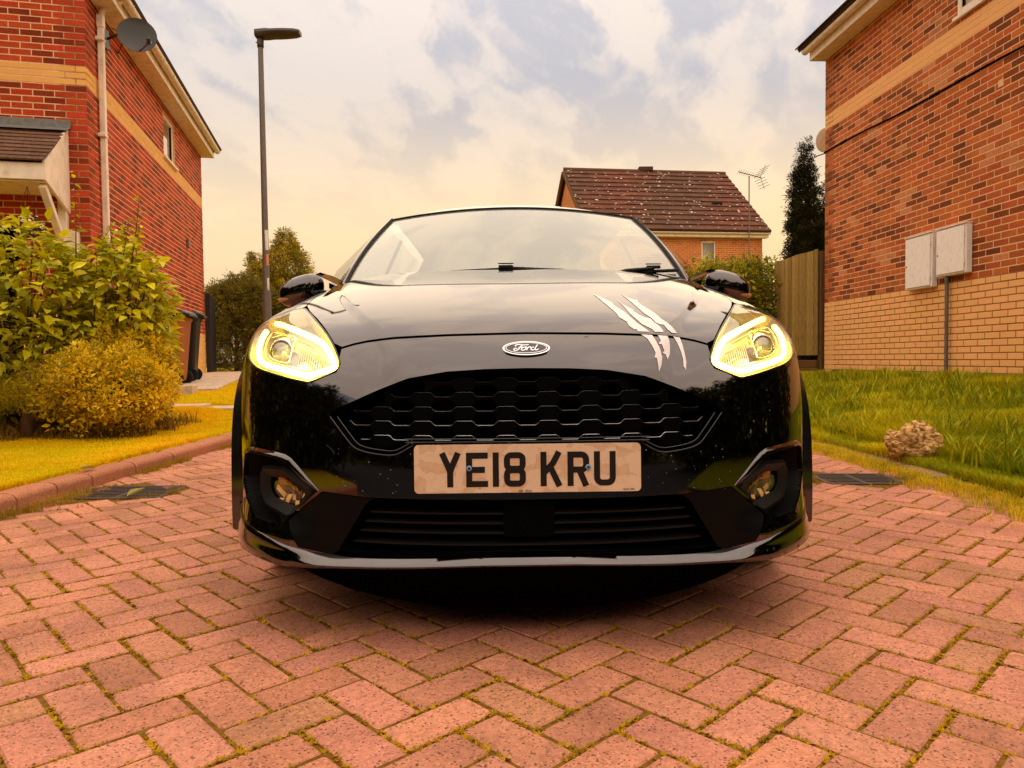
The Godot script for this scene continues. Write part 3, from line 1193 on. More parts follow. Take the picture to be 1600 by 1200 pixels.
func left_house() -> void:
	LREDS = tone_set([0.66, 0.072, 0.018], 0.75, 1.12, 10)
	BUFFS = tone_set([0.86, 0.45, 0.125], 0.92, 1.05, 4, 0)
	var h := thing("brick_house", "red brick house with porch, downpipe and satellite dish beside the leafy shrubs", "house")
	var wall_m := MB.new()
	var fdir := Vector3(-LNORM.x, 0, -LNORM.z)
	var fn := -LDIR
	var side_open := [[3.72, 4.55, 4.13, 4.88]]
	var front_open := [[0.75, 1.65, 0.1, 2.30]]
	var depth := 7.0
	var width := 8.2
	wall_slab(wall_m, LCORNER, LDIR, LNORM, depth, -0.1, 5.0, side_open)
	wall_slab(wall_m, LCORNER, fdir, fn, width, -0.1, 5.0, front_open)
	wall_slab(wall_m, LCORNER + fdir * width, LDIR, -LNORM, depth, -0.1, 5.0, [])
	wall_slab(wall_m, LCORNER + LDIR * depth, fdir, LDIR, width, -0.1, 5.0, [])
	for e in [[LCORNER, fn], [LCORNER + LDIR * depth, LDIR]]:
		wall_m.face([e[0] + Vector3.UP * 5.0, e[0] + fdir * width + Vector3.UP * 5.0, e[0] + fdir * width * 0.5 + Vector3.UP * 8.0], e[1])
	var w := part("wall", wall_m, M.mortar, h)
	var list := []
	var style := func(j: int, y: float, _u: float) -> int:
		if j < 16 or (j >= 51 and j < 54):
			return 10 + rng.randi() % 4
		return rng.randi() % 10
	lay(list, LCORNER, LDIR, LNORM, depth, 0.08, 5.03, side_open, style)
	lay(list, LCORNER, fdir, fn, width, 0.08, 7.7, front_open, style, 5.0, 8.0)
	house_bricks(list, w, LREDS, BUFFS, 300, 110)
	window(h, LCORNER, LDIR, LNORM, side_open[0], 0.03)
	eaves(h, LCORNER, LDIR, LNORM, 0.10, depth + 0.02, 4.985, 0.26)
	# roof
	var rm := MB.new()
	var e0 := LCORNER - LDIR * 0.02 + LNORM * 0.36 + Vector3.UP * 5.14
	var e1 := LCORNER + LDIR * (depth + 0.12) + LNORM * 0.36 + Vector3.UP * 5.14
	var r0 := LCORNER - LDIR * 0.02 + fdir * width * 0.5 + Vector3.UP * 8.25
	var r1 := LCORNER + LDIR * (depth + 0.12) + fdir * width * 0.5 + Vector3.UP * 8.25
	rm.col = Color(0.10, 0.06, 0.045)
	roof_slab(rm, e0, e1, r1, r0)
	var f0 := e0 + fdir * (width + 0.72)
	var f1 := e1 + fdir * (width + 0.72)
	roof_slab(rm, f0, f1, r1, r0)
	put("roof", rm.mesh(M.roof_tile, true), h)
	# downpipe
	var dp := MB.new()
	var t := wall_frame(LCORNER, LDIR, LNORM, 0.40, 0)
	dp.cbox(Vector3(-0.034, 0.2, 0.02), Vector3(0.034, 4.80, 0.088), 0.008)
	dp.cbox(Vector3(-0.042, 4.74, 0.012), Vector3(0.042, 4.90, 0.096), 0.01)
	dp.tube([Vector3(0, 4.86, 0.055), Vector3(0, 4.98, 0.09), Vector3(0, 5.06, 0.26), Vector3(0, 5.14, 0.31)], 0.038, 8)
	var dpo := part("downpipe", dp, M.white_trim, h, t)
	for y: float in [4.60, 3.45, 2.0]:
		var cl := MB.new()
		cl.cbox(Vector3(-0.075, y - 0.022, 0.006), Vector3(0.043, y + 0.022, 0.095), 0.006)
		part("clip", cl, M.white_trim, dpo)
	# vent and door
	var v := MB.new()
	v.cbox(Vector3(-0.06, 0, 0), Vector3(0.06, 0.16, 0.05), 0.01)
	part("wall_vent", v, M.galvanised, h, wall_frame(LCORNER, LDIR, LNORM, 5.37, 2.85))
	var door := MB.new()
	door.cbox(Vector3(-0.44, 0, -0.14), Vector3(0.44, 2.19, -0.09), 0.006)
	for k in 2:
		door.cbox(Vector3(-0.30, 0.2 + k * 1.0, -0.089), Vector3(0.30, 0.95 + k * 1.0, -0.080), 0.01)
	var doo := part("door", door, M.deep_black, h, wall_frame(LCORNER, fdir, fn, 1.2, 0.1))
	var hd := MB.new()
	hd.tube([Vector3(-0.34, 1.05, -0.06), Vector3(-0.24, 1.05, -0.05)], 0.012, 6)
	part("handle", hd, M.chrome, doo)
	porch(h, fdir, fn)
	# sat dish on its wall bracket: a thing of its own
	var dish := thing("satellite_dish", "dark grey satellite dish on the eaves above the white downpipe", "satellite dish", Vector3(-4.52, 4.66, -8.95))
	var bowl := MB.new()
	var prof := []
	for k in 11:
		var rr := 0.215 * k / 10.0
		prof.append(Vector2(rr, 0.9 * rr * rr))
	for k in 3:
		prof.append(Vector2(0.215 + 0.004 * sin(k * PI / 2), 0.0416 + 0.004 * (1 - cos(k * PI / 2)) - 0.004 * k))
	var ax := Vector3(0.42, 0.16, 0.89).normalized()
	var bx := ax.cross(Vector3.UP).normalized()
	var bt := Transform3D(Basis(bx, ax, bx.cross(ax)), Vector3.ZERO)
	bowl.lathe(prof, 32, bt)
	part("bowl", bowl, M.dish_grey, dish)
	var arm := MB.new()
	arm.tube([Vector3(-0.02, -0.17, -0.02), Vector3(0.10, -0.20, 0.10), Vector3(0.26, -0.19, 0.26)], 0.010, 6)
	part("arm", arm, M.dish_grey, dish)
	var lnb := MB.new()
	lnb.lathe([Vector2(0, -0.04), Vector2(0.022, -0.04), Vector2(0.026, 0.02), Vector2(0.03, 0.045), Vector2(0, 0.05)], 12, Transform3D(Basis(bx, -ax, bx.cross(-ax)), Vector3(0.27, -0.165, 0.27)))
	part("receiver", lnb, M.dish_grey, dish)
	var brk := MB.new()
	brk.tube([Vector3(-0.42, 0.02, -0.10), Vector3(-0.28, 0.05, -0.06), Vector3(-0.06, 0.0, -0.03)], 0.016, 7)
	brk.cbox(Vector3(-0.46, -0.10, -0.16), Vector3(-0.43, 0.14, -0.04), 0.004)
	part("bracket", brk, M.dish_grey, dish)
	var wire := MB.new()
	wire.tube([Vector3(-0.30, 0.10, 0.02), Vector3(-0.22, 0.05, 0.05), Vector3(-0.17, -0.10, 0.03), Vector3(-0.24, -0.2, 0.0), Vector3(-0.36, -0.05, -0.02)], 0.005, 5)
	part("cable", wire, M.deep_black, dish)

func porch(h: Node, fdir: Vector3, fn: Vector3) -> void:
	# lean-to canopy: x along the wall (positive towards the house corner), z out
	var t := wall_frame(LCORNER, fdir, fn, 0.20, 0)
	var xl := -3.1     # far end, out of the picture
	var z1 := 0.72
	var can := MB.new()
	can.cbox(Vector3(xl, 2.64, z1 - 0.03), Vector3(-0.004, 2.82, z1), 0.006)
	can.cbox(Vector3(xl, 2.625, 0.01), Vector3(-0.03, 2.639, z1 - 0.032), 0.002)
	var co := part("canopy", can, M.white_trim, h, t)
	var cheek := MB.new()
	# sloping boarded cheek
	var lo := [Vector2(0.01, 2.42), Vector2(z1 - 0.002, 2.645), Vector2(z1 - 0.002, 2.83), Vector2(0.01, 3.40)]
	cheek.prism(PackedVector2Array(lo), -0.03, 0.0, Transform3D(Basis(Vector3(0, 0, 1), Vector3.UP, Vector3(1, 0, 0)), Vector3(0, 0, 0)))
	part("cheek", cheek, M.white_trim, co)
	for k in 7:
		# thin cover strips of the diagonal boarding
		var b := MB.new()
		var z := 0.08 + k * 0.09
		var top := lerpf(3.36, 2.84, z / z1)
		var bot := lerpf(2.46, 2.67, z / z1)
		b.tube([Vector3(0.001, bot, z), Vector3(0.001, minf(top, bot + 0.75), maxf(0.03, z - 0.10))], 0.003, 4)
		part("board_edge", b, M.white_trim, co)
	var fl := MB.new()
	fl.cbox(Vector3(xl, 3.395, 0.006), Vector3(0.03, 3.49, 0.03), 0.004)
	fl.face([Vector3(xl, 3.40, 0.03), Vector3(0.03, 3.40, 0.03), Vector3(0.03, 3.345, 0.13), Vector3(xl, 3.345, 0.13)], Vector3(0, 1, 1))
	part("flashing", fl, M.lead, co)
	# tiles
	var up := Vector3(0, 3.38 - 2.83, -(z1 + 0.04)).normalized()
	var nrm := Vector3(0, z1 + 0.04, 3.38 - 2.83).normalized()
	var span := Vector2(3.38 - 2.83, z1 + 0.04).length()
	var rows := 9
	for j in rows:
		var base := Vector3(0, 2.83, z1 + 0.04) + up * (span * j / rows)
		var x := -0.005
		var k := 0
		while x > xl:
			var wd := 0.165 if (k == 0 and j % 2) else 0.33
			var tn := rf(0.75, 1.15)
			var mb := tile_course(base + Vector3(x - wd + 0.003, 0, 0), base + Vector3(x, 0, 0), up, nrm, span / rows + 0.03, 0.020 + rf(-0.002, 0.002), Color(0.20 * tn, 0.105 * tn, 0.065 * tn))
			put("tile", mb.mesh(M.roof_tile, true), co)
			x -= wd
			k += 1
	# bracket: wall post, brace and the white block at its foot
	var br := MB.new()
	br.cbox(Vector3(-0.11, 1.95, 0.008), Vector3(-0.02, 2.62, 0.09), 0.006)
	var a := Vector3(-0.06, 2.05, 0.08)
	var b := Vector3(-0.06, 2.60, z1 - 0.08)
	var dv := (b - a).normalized()
	br.cbox(Vector3(-0.035, 0, -0.035), Vector3(0.035, (b - a).length(), 0.035), 0.005, Transform3D(Basis(Vector3.RIGHT, dv, Vector3.RIGHT.cross(dv)), a))
	part("bracket", br, M.white_trim, h, t)
	var bl := MB.new()
	bl.cbox(Vector3(-0.09, 1.93, 0.006), Vector3(0.09, 2.21, 0.12), 0.006)
	part("post_block", bl, M.white_trim, h, t)
	# hanging basket
	var hb := thing("hanging_basket", "round hanging basket of small white flowers under the porch canopy", "flower basket", t * Vector3(-0.20, 2.12, 0.66))
	var bk := MB.new()
	bk.lathe([Vector2(0, -0.10), Vector2(0.07, -0.085), Vector2(0.12, -0.03), Vector2(0.135, 0.03), Vector2(0.12, 0.035), Vector2(0, 0.03)], 16)
	part("basket", bk, M.bark, hb)
	var ch := MB.new()
	for k in 3:
		var an := TAU * k / 3.0
		ch.tube([Vector3(cos(an) * 0.13, 0.03, sin(an) * 0.13), Vector3(0, 0.46, 0)], 0.003, 4)
	part("chain", ch, M.iron, hb)
	var fl2 := MB.new()
	var gr := MB.new()
	gr.col = Color(0.05, 0.045, 0.012)
	for k in 260:
		var d := Vector3(rng.randfn(), rng.randfn() * 0.8 + 0.1, rng.randfn()).normalized()
		var p := d * Vector3(0.165, 0.135, 0.165) * rf(0.82, 1.06) + Vector3(0, 0.03, 0)
		var s := rf(0.009, 0.017)
		var bx := d.cross(Vector3.UP).normalized()
		var by := bx.cross(d)
		if k % 2:
			var ps := []
			for q in 6:
				ps.append(p + (bx * cos(TAU * q / 6) + by * sin(TAU * q / 6)) * s + d * 0.003 * (q % 2))
			fl2.face(ps, d)
		else:
			gr.face([p - bx * 0.012, p + d * 0.02, p + bx * 0.012, p + by * 0.03], d)
	part("flowers", fl2, M.flower, hb)
	put("leaves", gr.mesh(M.leaf, true), hb)

func right_house() -> void:
	RREDS = tone_set([0.60, 0.135, 0.026], 0.7, 1.15, 10, 3)
	# a few sandier bricks in the mix
	RREDS[8] = Color(0.74, 0.28, 0.10)
	RREDS[9] = Color(0.58, 0.145, 0.03)
	var h := thing("brick_house", "brown brick house with buff brick base and two white meter boxes", "house")
	var length := 7.6
	var width := 8.5
	var back := Vector3(-RNORM.x, 0, -RNORM.z)
	var open := [[3.12, 3.93, 4.54, 5.20]]
	var mm := MB.new()
	wall_slab(mm, RCORNER, RDIR, RNORM, length, 1.53, 5.34, open)
	wall_slab(mm, RCORNER, back, -RDIR, width, -0.1, 5.34, [])
	wall_slab(mm, RCORNER + RDIR * length, back, RDIR, width, -0.1, 5.34, [])
	wall_slab(mm, RCORNER + back * width, RDIR, -RNORM, length, -0.1, 5.34, [])
	for e in [[RCORNER, -RDIR], [RCORNER + RDIR * length, RDIR]]:
		mm.face([e[0] + Vector3.UP * 5.34, e[0] + back * width + Vector3.UP * 5.34, e[0] + back * width * 0.5 + Vector3.UP * 8.4], e[1])
	var w := part("wall", mm, M.mortar, h)
	var pm := MB.new()
	wall_slab(pm, RCORNER, RDIR, RNORM, length, -0.1, 1.53, [])
	part("plinth", pm, M.mortar_buff, h)
	var list := []
	var blot := FastNoiseLite.new()
	blot.frequency = 1.1
	blot.seed = 3
	var style := func(j: int, y: float, u: float) -> int:
		if j < 19 or (j >= 55 and j < 58):
			return 10 + rng.randi() % 4
		if blot.get_noise_2d(u, y * 1.4) > 0.34 and rng.randf() < 0.75:
			return 8
		return [0, 1, 2, 3, 4, 5, 6, 7, 9, 9][rng.randi() % 10]
	lay(list, RCORNER, RDIR, RNORM, length, 0.105, 5.355, open, style)
	lay(list, RCORNER + RDIR * length, back, RDIR, width, 0.105, 5.355, [], style)
	house_bricks(list, w, RREDS, tone_set([0.94, 0.48, 0.17], 0.93, 1.02, 4, 0), 300, 200)
	window(h, RCORNER, RDIR, RNORM, open[0], -0.02)
	eaves(h, RCORNER, RDIR, RNORM, 0.0, length, 5.30, 0.26)
	var rm := MB.new()
	rm.col = Color(0.085, 0.05, 0.04)
	var e0 := RCORNER - RDIR * 0.10 + RNORM * 0.38 + Vector3.UP * 5.47
	var e1 := RCORNER + RDIR * (length + 0.1) + RNORM * 0.38 + Vector3.UP * 5.47
	var r0 := RCORNER - RDIR * 0.10 + back * width * 0.5 + Vector3.UP * 8.6
	var r1 := RCORNER + RDIR * (length + 0.1) + back * width * 0.5 + Vector3.UP * 8.6
	roof_slab(rm, e0, e1, r1, r0, 0.06)
	roof_slab(rm, e0 + back * (width + 0.76), e1 + back * (width + 0.76), r1, r0, 0.06)
	var ro := put("roof", rm.mesh(M.roof_tile, true), h)
	# butt edges of the lowest tile course
	var n := int((length + 0.2) / 0.3)
	for k in n:
		var tn := rf(0.7, 1.2)
		var a := e0.lerp(e1, float(k) / n)
		var b := e0.lerp(e1, (k + 0.97) / n)
		var up := (r0 - e0).normalized()
		var nn := up.cross(RDIR).normalized()
		if nn.y < 0: nn = -nn
		put("tile", tile_course(a + nn * 0.064 - up * 0.03, b + nn * 0.064 - up * 0.03, up, nn, 0.3, 0.018, Color(0.085 * tn, 0.05 * tn, 0.04 * tn)).mesh(M.roof_tile, true), ro)
	# cable along the wall below the band
	var cb := MB.new()
	var pts := []
	for k in 40:
		var u := length * k / 39.0
		pts.append(RCORNER + RDIR * u + RNORM * 0.016 + Vector3.UP * (3.885 - 0.028 * u + 0.012 * sin(u * 2.1)))
	cb.tube(pts, 0.011, 6)
	part("wall_cable", cb, M.deep_black, h)
	# cement patches left by old fixings
	var pz := MB.new()
	pz.cbox(Vector3(-0.04, -0.04, 0), Vector3(0.04, 0.04, 0.012), 0.008)
	part("cement_patch", pz, M.mortar, h, wall_frame(RCORNER, RDIR, RNORM, 3.80, 3.53))
	pz = MB.new()
	pz.cbox(Vector3(-0.015, -0.03, 0), Vector3(0.02, 0.03, 0.010), 0.006)
	part("cement_patch", pz, M.mortar, h, wall_frame(RCORNER, RDIR, RNORM, 2.55, 3.32))
	# timber edge at the foot of the wall
	var tb := MB.new()
	tb.col = Color(0.06, 0.035, 0.02)
	tb.cbox(Vector3(-0.62, 0, 0.01), Vector3(0.62, 0.11, 0.06), 0.008)
	put("timber_edge", tb.mesh(M.fence_wood, true), h, wall_frame(RCORNER, RDIR, RNORM, 0.95, 0.36))
	# dish on the far wall, its edge showing past the corner
	var ds := thing("satellite_dish", "pale satellite dish edge showing past the corner of the brown house", "satellite dish", Vector3(5.12, 4.17, -11.80))
	var bowl := MB.new()
	var prof := []
	for k in 11:
		var rr := 0.19 * k / 10.0
		prof.append(Vector2(rr, 0.85 * rr * rr))
	var ax := Vector3(-0.35, 0.28, -0.9).normalized()
	var bx := ax.cross(Vector3.UP).normalized()
	bowl.lathe(prof, 32, Transform3D(Basis(bx, ax, bx.cross(ax)), Vector3.ZERO))
	part("bowl", bowl, M.white_box, ds)
	var arm := MB.new()
	arm.tube([Vector3(0, -0.2, -0.03), Vector3(-0.08, -0.2, -0.22)], 0.01, 6)
	arm.tube([Vector3(0, 0, 0), Vector3(0.10, 0.0, 0.10), Vector3(0.14, 0, 0.27)], 0.018, 6)
	part("bracket", arm, M.galvanised, ds)
	# meter boxes
	meter_box("white meter box nearer the fence, low on the brown brick wall", 2.27, 2.80, 1.50, 2.15, false)
	meter_box("white meter box with a grey pipe running down below it", 2.88, 3.40, 1.60, 2.15, true)

func meter_box(label: String, u0: float, u1: float, y0: float, y1: float, pipe: bool) -> void:
	var t := wall_frame(RCORNER, RDIR, RNORM, (u0 + u1) / 2, y0)
	var o := thing("meter_box", label, "meter box", t.origin, 0, "meter boxes on the brown brick wall")
	var lt := Transform3D(t.basis, Vector3.ZERO)
	var w := u1 - u0
	var h := y1 - y0
	var mb := MB.new()
	mb.cbox(Vector3(-w / 2, 0, 0.008), Vector3(w / 2, h, 0.085), 0.008)
	part("case", mb, M.white_box, o, lt)
	mb = MB.new()
	mb.cbox(Vector3(-w / 2 + 0.02, 0.02, 0.086), Vector3(w / 2 - 0.02, h - 0.02, 0.100), 0.006)
	var d := part("door", mb, M.white_box, o, lt)
	mb = MB.new()
	mb.lathe([Vector2(0, 0), Vector2(0.010, 0), Vector2(0.010, 0.004), Vector2(0, 0.004)], 10, Transform3D(Basis(Vector3.RIGHT, Vector3.BACK, Vector3.DOWN), Vector3(-w / 2 + 0.05, h * 0.45, 0.100)))
	part("lock", mb, M.iron, d)
	for y: float in [0.12, h - 0.12]:
		mb = MB.new()
		mb.cbox(Vector3(w / 2 - 0.022, y - 0.02, 0.086), Vector3(w / 2 - 0.012, y + 0.02, 0.104), 0.002)
		part("hinge", mb, M.white_box, d)
	mb = MB.new()
	mb.cbox(Vector3(-w / 2 - 0.004, h, 0.006), Vector3(w / 2 + 0.004, h + 0.012, 0.105), 0.004)
	part("hood", mb, M.white_box, o, lt)
	if pipe:
		mb = MB.new()
		mb.tube([Vector3(-w / 2 + 0.14, -0.001, 0.045), Vector3(-w / 2 + 0.14, -1.28, 0.045)], 0.020, 10)
		mb.tube([Vector3(-w / 2 + 0.14, -0.01, 0.045), Vector3(-w / 2 + 0.14, -0.06, 0.045)], 0.026, 10)
		part("pipe", mb, M.galvanised, o, lt)

func back_house() -> void:
	var h := thing("brick_house", "distant orange brick house with a lichen spotted brown tile roof", "house")
	# eaves corners seen: right end (9.67, -27), wall head about 5.2 m
	var O := Vector3(9.55, 0, -27.6)
	var dir := Vector3(-0.9903, 0, 0.1392)
	var nrm := Vector3(0.1392, 0, 0.9903)
	var L := 6.75
	var W := 7.2
	var back := -nrm
	var open := [[1.86, 2.42, 4.10, 5.05]]
	var mm := MB.new()
	wall_slab(mm, O, dir, nrm, L, 0, 5.2, open)
	wall_slab(mm, O, back, -dir, W, 0, 5.2, [])
	wall_slab(mm, O + dir * L, back, dir, W, 0, 5.2, [])
	wall_slab(mm, O + back * W, dir, back, L, 0, 5.2, [])
	for e in [[O, -dir], [O + dir * L, dir]]:
		mm.face([e[0] + Vector3.UP * 5.2, e[0] + back * W + Vector3.UP * 5.2, e[0] + back * W * 0.5 + Vector3.UP * 8.3], e[1])
	var w := part("wall", mm, M.mortar, h)
	var list := []
	var reds := tone_set([0.78, 0.24, 0.055], 0.85, 1.1, 10, 0)
	var style := func(_j: int, _y: float, _u: float) -> int: return rng.randi() % 10
	lay(list, O + Vector3.UP * 0.0, dir, nrm, L, 3.4, 5.2, open, style)
	lay(list, O + dir * L, back, dir, W, 3.4, 8.2, [], style, 5.2, 8.3)
	house_bricks(list, w, reds, BUFFS, 0, 0)
	window(h, O, dir, nrm, open[0], 0.02)
	# blind slats in the window
	eaves(h, O, dir, nrm, -0.12, L + 0.12, 5.16, 0.28)
	# roof: a deck and courses of tiles
	var e0 := O - dir * 0.14 + nrm * 0.40 + Vector3.UP * 5.32
	var e1 := O + dir * (L + 0.14) + nrm * 0.40 + Vector3.UP * 5.32
	var r0 := O - dir * 0.14 + back * W * 0.5 + Vector3.UP * 8.45
	var r1 := O + dir * (L + 0.14) + back * W * 0.5 + Vector3.UP * 8.45
	var rm := MB.new()
	rm.col = Color(0.10, 0.05, 0.035)
	roof_slab(rm, e0, e1, r1, r0, 0.05)
	roof_slab(rm, e0 + back * (W + 0.8), e1 + back * (W + 0.8), r1, r0, 0.05)
	var ro := put("roof", rm.mesh(M.roof_tile, true), h)
	var up := (r0 - e0).normalized()
	var span := (r0 - e0).length()
	var nn := up.cross(dir).normalized()
	if nn.y < 0: nn = -nn
	var rows := 13
	for j in rows:
		var k := 0
		var n := 22
		for q in n:
			var tn := rf(0.8, 1.15)
			var warm := clampf(0.15 + 0.3 * sin(q * 0.4 + j * 0.2), 0.0, 0.4)
			var a := e0.lerp(e1, float(q) / n) + up * (span * j / rows) + nn * 0.055
			var b := e0.lerp(e1, (q + 0.985) / n) + up * (span * j / rows) + nn * 0.055
			put("tile", tile_course(a, b, up, nn, span / rows + 0.06, 0.055 + rf(-0.006, 0.006), Color((0.125 + 0.09 * warm) * tn, 0.058 * tn, 0.034 * tn)).mesh(M.roof_tile, true), ro)
			k += 1
	var li := MB.new()
	for k in 330:
		var p := e0.lerp(e1, rng.randf()) + up * (span * rng.randf())
		p += nn * 0.112
		var s := rf(0.012, 0.05) * (1.0 if rng.randf() < 0.85 else 1.5)
		var ps := []
		for q in 6:
			var an := TAU * q / 6
			ps.append(p + (dir * cos(an) + up * sin(an) * 0.8) * s * rf(0.6, 1.1))
		li.face(ps, nn)
	part("lichen", li, M.lichen, ro).set_meta("kind", "stuff")
	var rd := MB.new()
	rd.col = Color(0.13, 0.065, 0.04)
	rd.tube([r0 + Vector3.UP * 0.05, r1 + Vector3.UP * 0.05], 0.11, 8)
	put("ridge", rd.mesh(M.roof_tile, true), ro)
	var vt := MB.new()
	vt.col = Color(0.09, 0.05, 0.035)
	vt.cbox(r0.lerp(r1, 0.5) + Vector3(-0.3, 0.08, -0.14), r0.lerp(r1, 0.5) + Vector3(0.3, 0.26, 0.14), 0.02)
	put("ridge_vent", vt.mesh(M.roof_tile, true), ro)
	vt = MB.new()
	vt.col = Color(0.03, 0.02, 0.016)
	var vp := e0.lerp(e1, 0.20) + up * span * 0.42 + nn * 0.12
	vt.cbox(vp - Vector3(0.2, 0.06, 0.06), vp + Vector3(0.2, 0.07, 0.06), 0.02)
	put("tile_vent", vt.mesh(M.roof_tile, true), ro)
	# barge boards on the gable seen to the left
	var bb := MB.new()
	for e in [e1, e1 + back * (W + 0.8)]:
		var a: Vector3 = e + Vector3.UP * -0.05
		var b := r1 + Vector3.UP * -0.05
		bb.tube([a, b], 0.09, 4)
	part("barge_board", bb, M.bark, ro)
	# aerial on its mast
	var an := thing("television_aerial", "thin television aerial on a mast at the corner of the distant house", "aerial", O + dir * 0.75 + nrm * 0.45)
	var ms := MB.new()
	ms.tube([Vector3(0, 4.2, 0), Vector3(0, 7.38, 0)], 0.022, 6)
	part("mast", ms, M.galvanised, an)
	var bm := MB.new()
	bm.tube([Vector3(-0.42, 7.52, 0.1), Vector3(0.5, 7.34, -0.1)], 0.016, 5)
	var bo := part("boom", bm, M.iron, an)
	for k in 11:
		var el := MB.new()
		var p := Vector3(-0.42, 7.52, 0.1).lerp(Vector3(0.5, 7.34, -0.1), k / 11.0)
		el.tube([p + Vector3(-0.02, -0.04, -0.12), p + Vector3(0.02, 0.06, 0.12)], 0.007, 4)
		part("element", el, M.iron, bo)
	for s: float in [-1.0, 1.0]:
		for k in 4:
			var el := MB.new()
			var c := Vector3(0.42 + 0.06 * k, 7.36 + s * (0.08 + 0.09 * k), -0.08)
			el.tube([c + Vector3(-0.16, -0.06, -0.1), c + Vector3(0.16, 0.06, 0.1)], 0.008, 4)
			part("element", el, M.iron, bo)
	for k in 1:
		var el := MB.new()
		el.tube([Vector3(0.64, 7.80, -0.08), Vector3(0.44, 7.37, -0.08), Vector3(0.60, 6.92, -0.08)], 0.008, 4)
		part("reflector", el, M.iron, bo)

# ------------------------------------------------------------------ car
# Body frame: x across, y up, z towards the lens (nose at z = 0, s = -z runs back). The skin is one smooth
# surface over (q, v): q is the arc length round the plan outline, v the arc length up the centre profile.
var qx := PackedFloat32Array()
var ql := PackedFloat32Array()
var qs := PackedFloat32Array()
var vy := PackedFloat32Array()
var vs := PackedFloat32Array()
var vv := PackedFloat32Array()
const PW := 0.868
const PA := 0.75
const PN := 2.4
const KY := [0.0, 0.60, 0.70, 0.80, 0.85, 0.9, 0.95, 1.0, 1.05]
const KV := [1.0, 1.0, 1.01, 1.015, 1.0, 0.975, 0.95, 0.925, 0.90]

func skin_tables() -> void:
	var prev := Vector2.ZERO
	var acc := 0.0
	for i in 801:
		var t := PI / 2 * i / 800.0
		var p := Vector2(PW * pow(sin(t), 2.0 / PN), PA * (1.0 - pow(maxf(cos(t), 0.0), 2.0 / PN)))
		acc += p.distance_to(prev)
		prev = p
		qx.append(p.x); ql.append(p.y); qs.append(acc)
	# centre profile (s, y)
	var pr := vlist([[0.002, 0.14], [0.001, 0.20], [0.0, 0.26], [0.001, 0.34], [0.004, 0.43], [0.010, 0.50], [0.019, 0.56], [0.036, 0.62], [0.060, 0.665], [0.100, 0.715], [0.145, 0.75], [0.21, 0.785], [0.32, 0.825], [0.46, 0.868], [0.62, 0.912], [0.80, 0.955], [0.98, 0.995], [1.12, 1.022], [1.25, 1.045]])
	var dense := smooth(pr, 40, false)
	acc = 0.0
	for i in dense.size():
		if i > 0: acc += dense[i].distance_to(dense[i - 1])
		vs.append(dense[i].x); vy.append(dense[i].y); vv.append(acc)

func look(xs: PackedFloat32Array, ys: PackedFloat32Array, x: float) -> float:
	var i := xs.bsearch(x)
	if i <= 0: return ys[0]
	if i >= xs.size(): return ys[ys.size() - 1]
	var d := xs[i] - xs[i - 1]
	return ys[i] if d < 1e-9 else lerpf(ys[i - 1], ys[i], (x - xs[i - 1]) / d)

func wide(y: float) -> float:
	return spl(KY, KV, y)

# bonnet crown and lower corner blisters
func swell(x: float, y: float) -> float:
	var ax := absf(x)
	var d := 0.0
	if y > 0.58:
		var xc := spl([0.58, 0.67, 0.70, 0.735, 0.777, 0.824, 0.879, 0.95, 1.05], [0.33, 0.343, 0.348, 0.375, 0.41, 0.48, 0.556, 0.63, 0.70], y)
		d -= 0.011 * ss(0.60, 0.69, y) * (1.0 - ss(xc - 0.028, xc + 0.022, ax)) * (1.0 + 1.4 * ss(0.76, 0.86, y))
	d -= 0.034 * ss(0.315, 0.238, y) * ss(0.48, 0.62, ax) * (1.0 - ss(0.74, 0.82, ax))
	return d

func skin(q: float, v: float) -> Vector3:
	var y := look(vv, vy, v)
	var a := absf(q)
	var x: float
	var l: float
	var qe := qs[800]
	if a <= qe:
		x = look(qs, qx, a); l = look(qs, ql, a)
	else:
		x = PW; l = PA + (a - qe)
	x *= wide(y)
	if a > qe:
		x -= 0.0
	x *= signf(q)
	return Vector3(x, y, -(look(vv, vs, v) + l + swell(x, y)))

func skin_n(q: float, v: float) -> Vector3:
	var e := 0.004
	var a := skin(q + e, v) - skin(q - e, v)
	var b := skin(q, v + e) - skin(q, v - e)
	return a.cross(b).normalized()

# (x, y) as seen from the front -> (q, v)
func dom(x: float, y: float) -> Vector2:
	var k := clampf(absf(x) / wide(y), 0.0, PW)
	return Vector2(signf(x) * look(qx, qs, k), look(vy, vv, y))

# (s, y) on the flank -> (q, v)
func flank(s: float, y: float, sg: float) -> Vector2:
	var v := look(vy, vv, y)
	var l := s - look(vv, vs, v)
	var q: float
	if l <= PA:
		q = look(ql, qs, maxf(l, 0.0))
	else:
		q = qs[800] + l - PA
	return Vector2(sg * q, v)

func doms(xy: Array, sg := 1.0) -> PackedVector2Array:
	var out := PackedVector2Array()
	for p in xy:
		out.append(dom(p.x * sg, p.y))
	return out

func dense_loop(poly: PackedVector2Array, step: float, closed := true) -> PackedVector2Array:
	var out := PackedVector2Array()
	var m := poly.size()
	for i in (m if closed else m - 1):
		var a := poly[i]
		var b := poly[(i + 1) % m]
		var n := maxi(1, int(ceil(a.distance_to(b) / step)))
		for k in n:
			out.append(a.lerp(b, float(k) / n))
	if not closed:
		out.append(poly[m - 1])
	return out

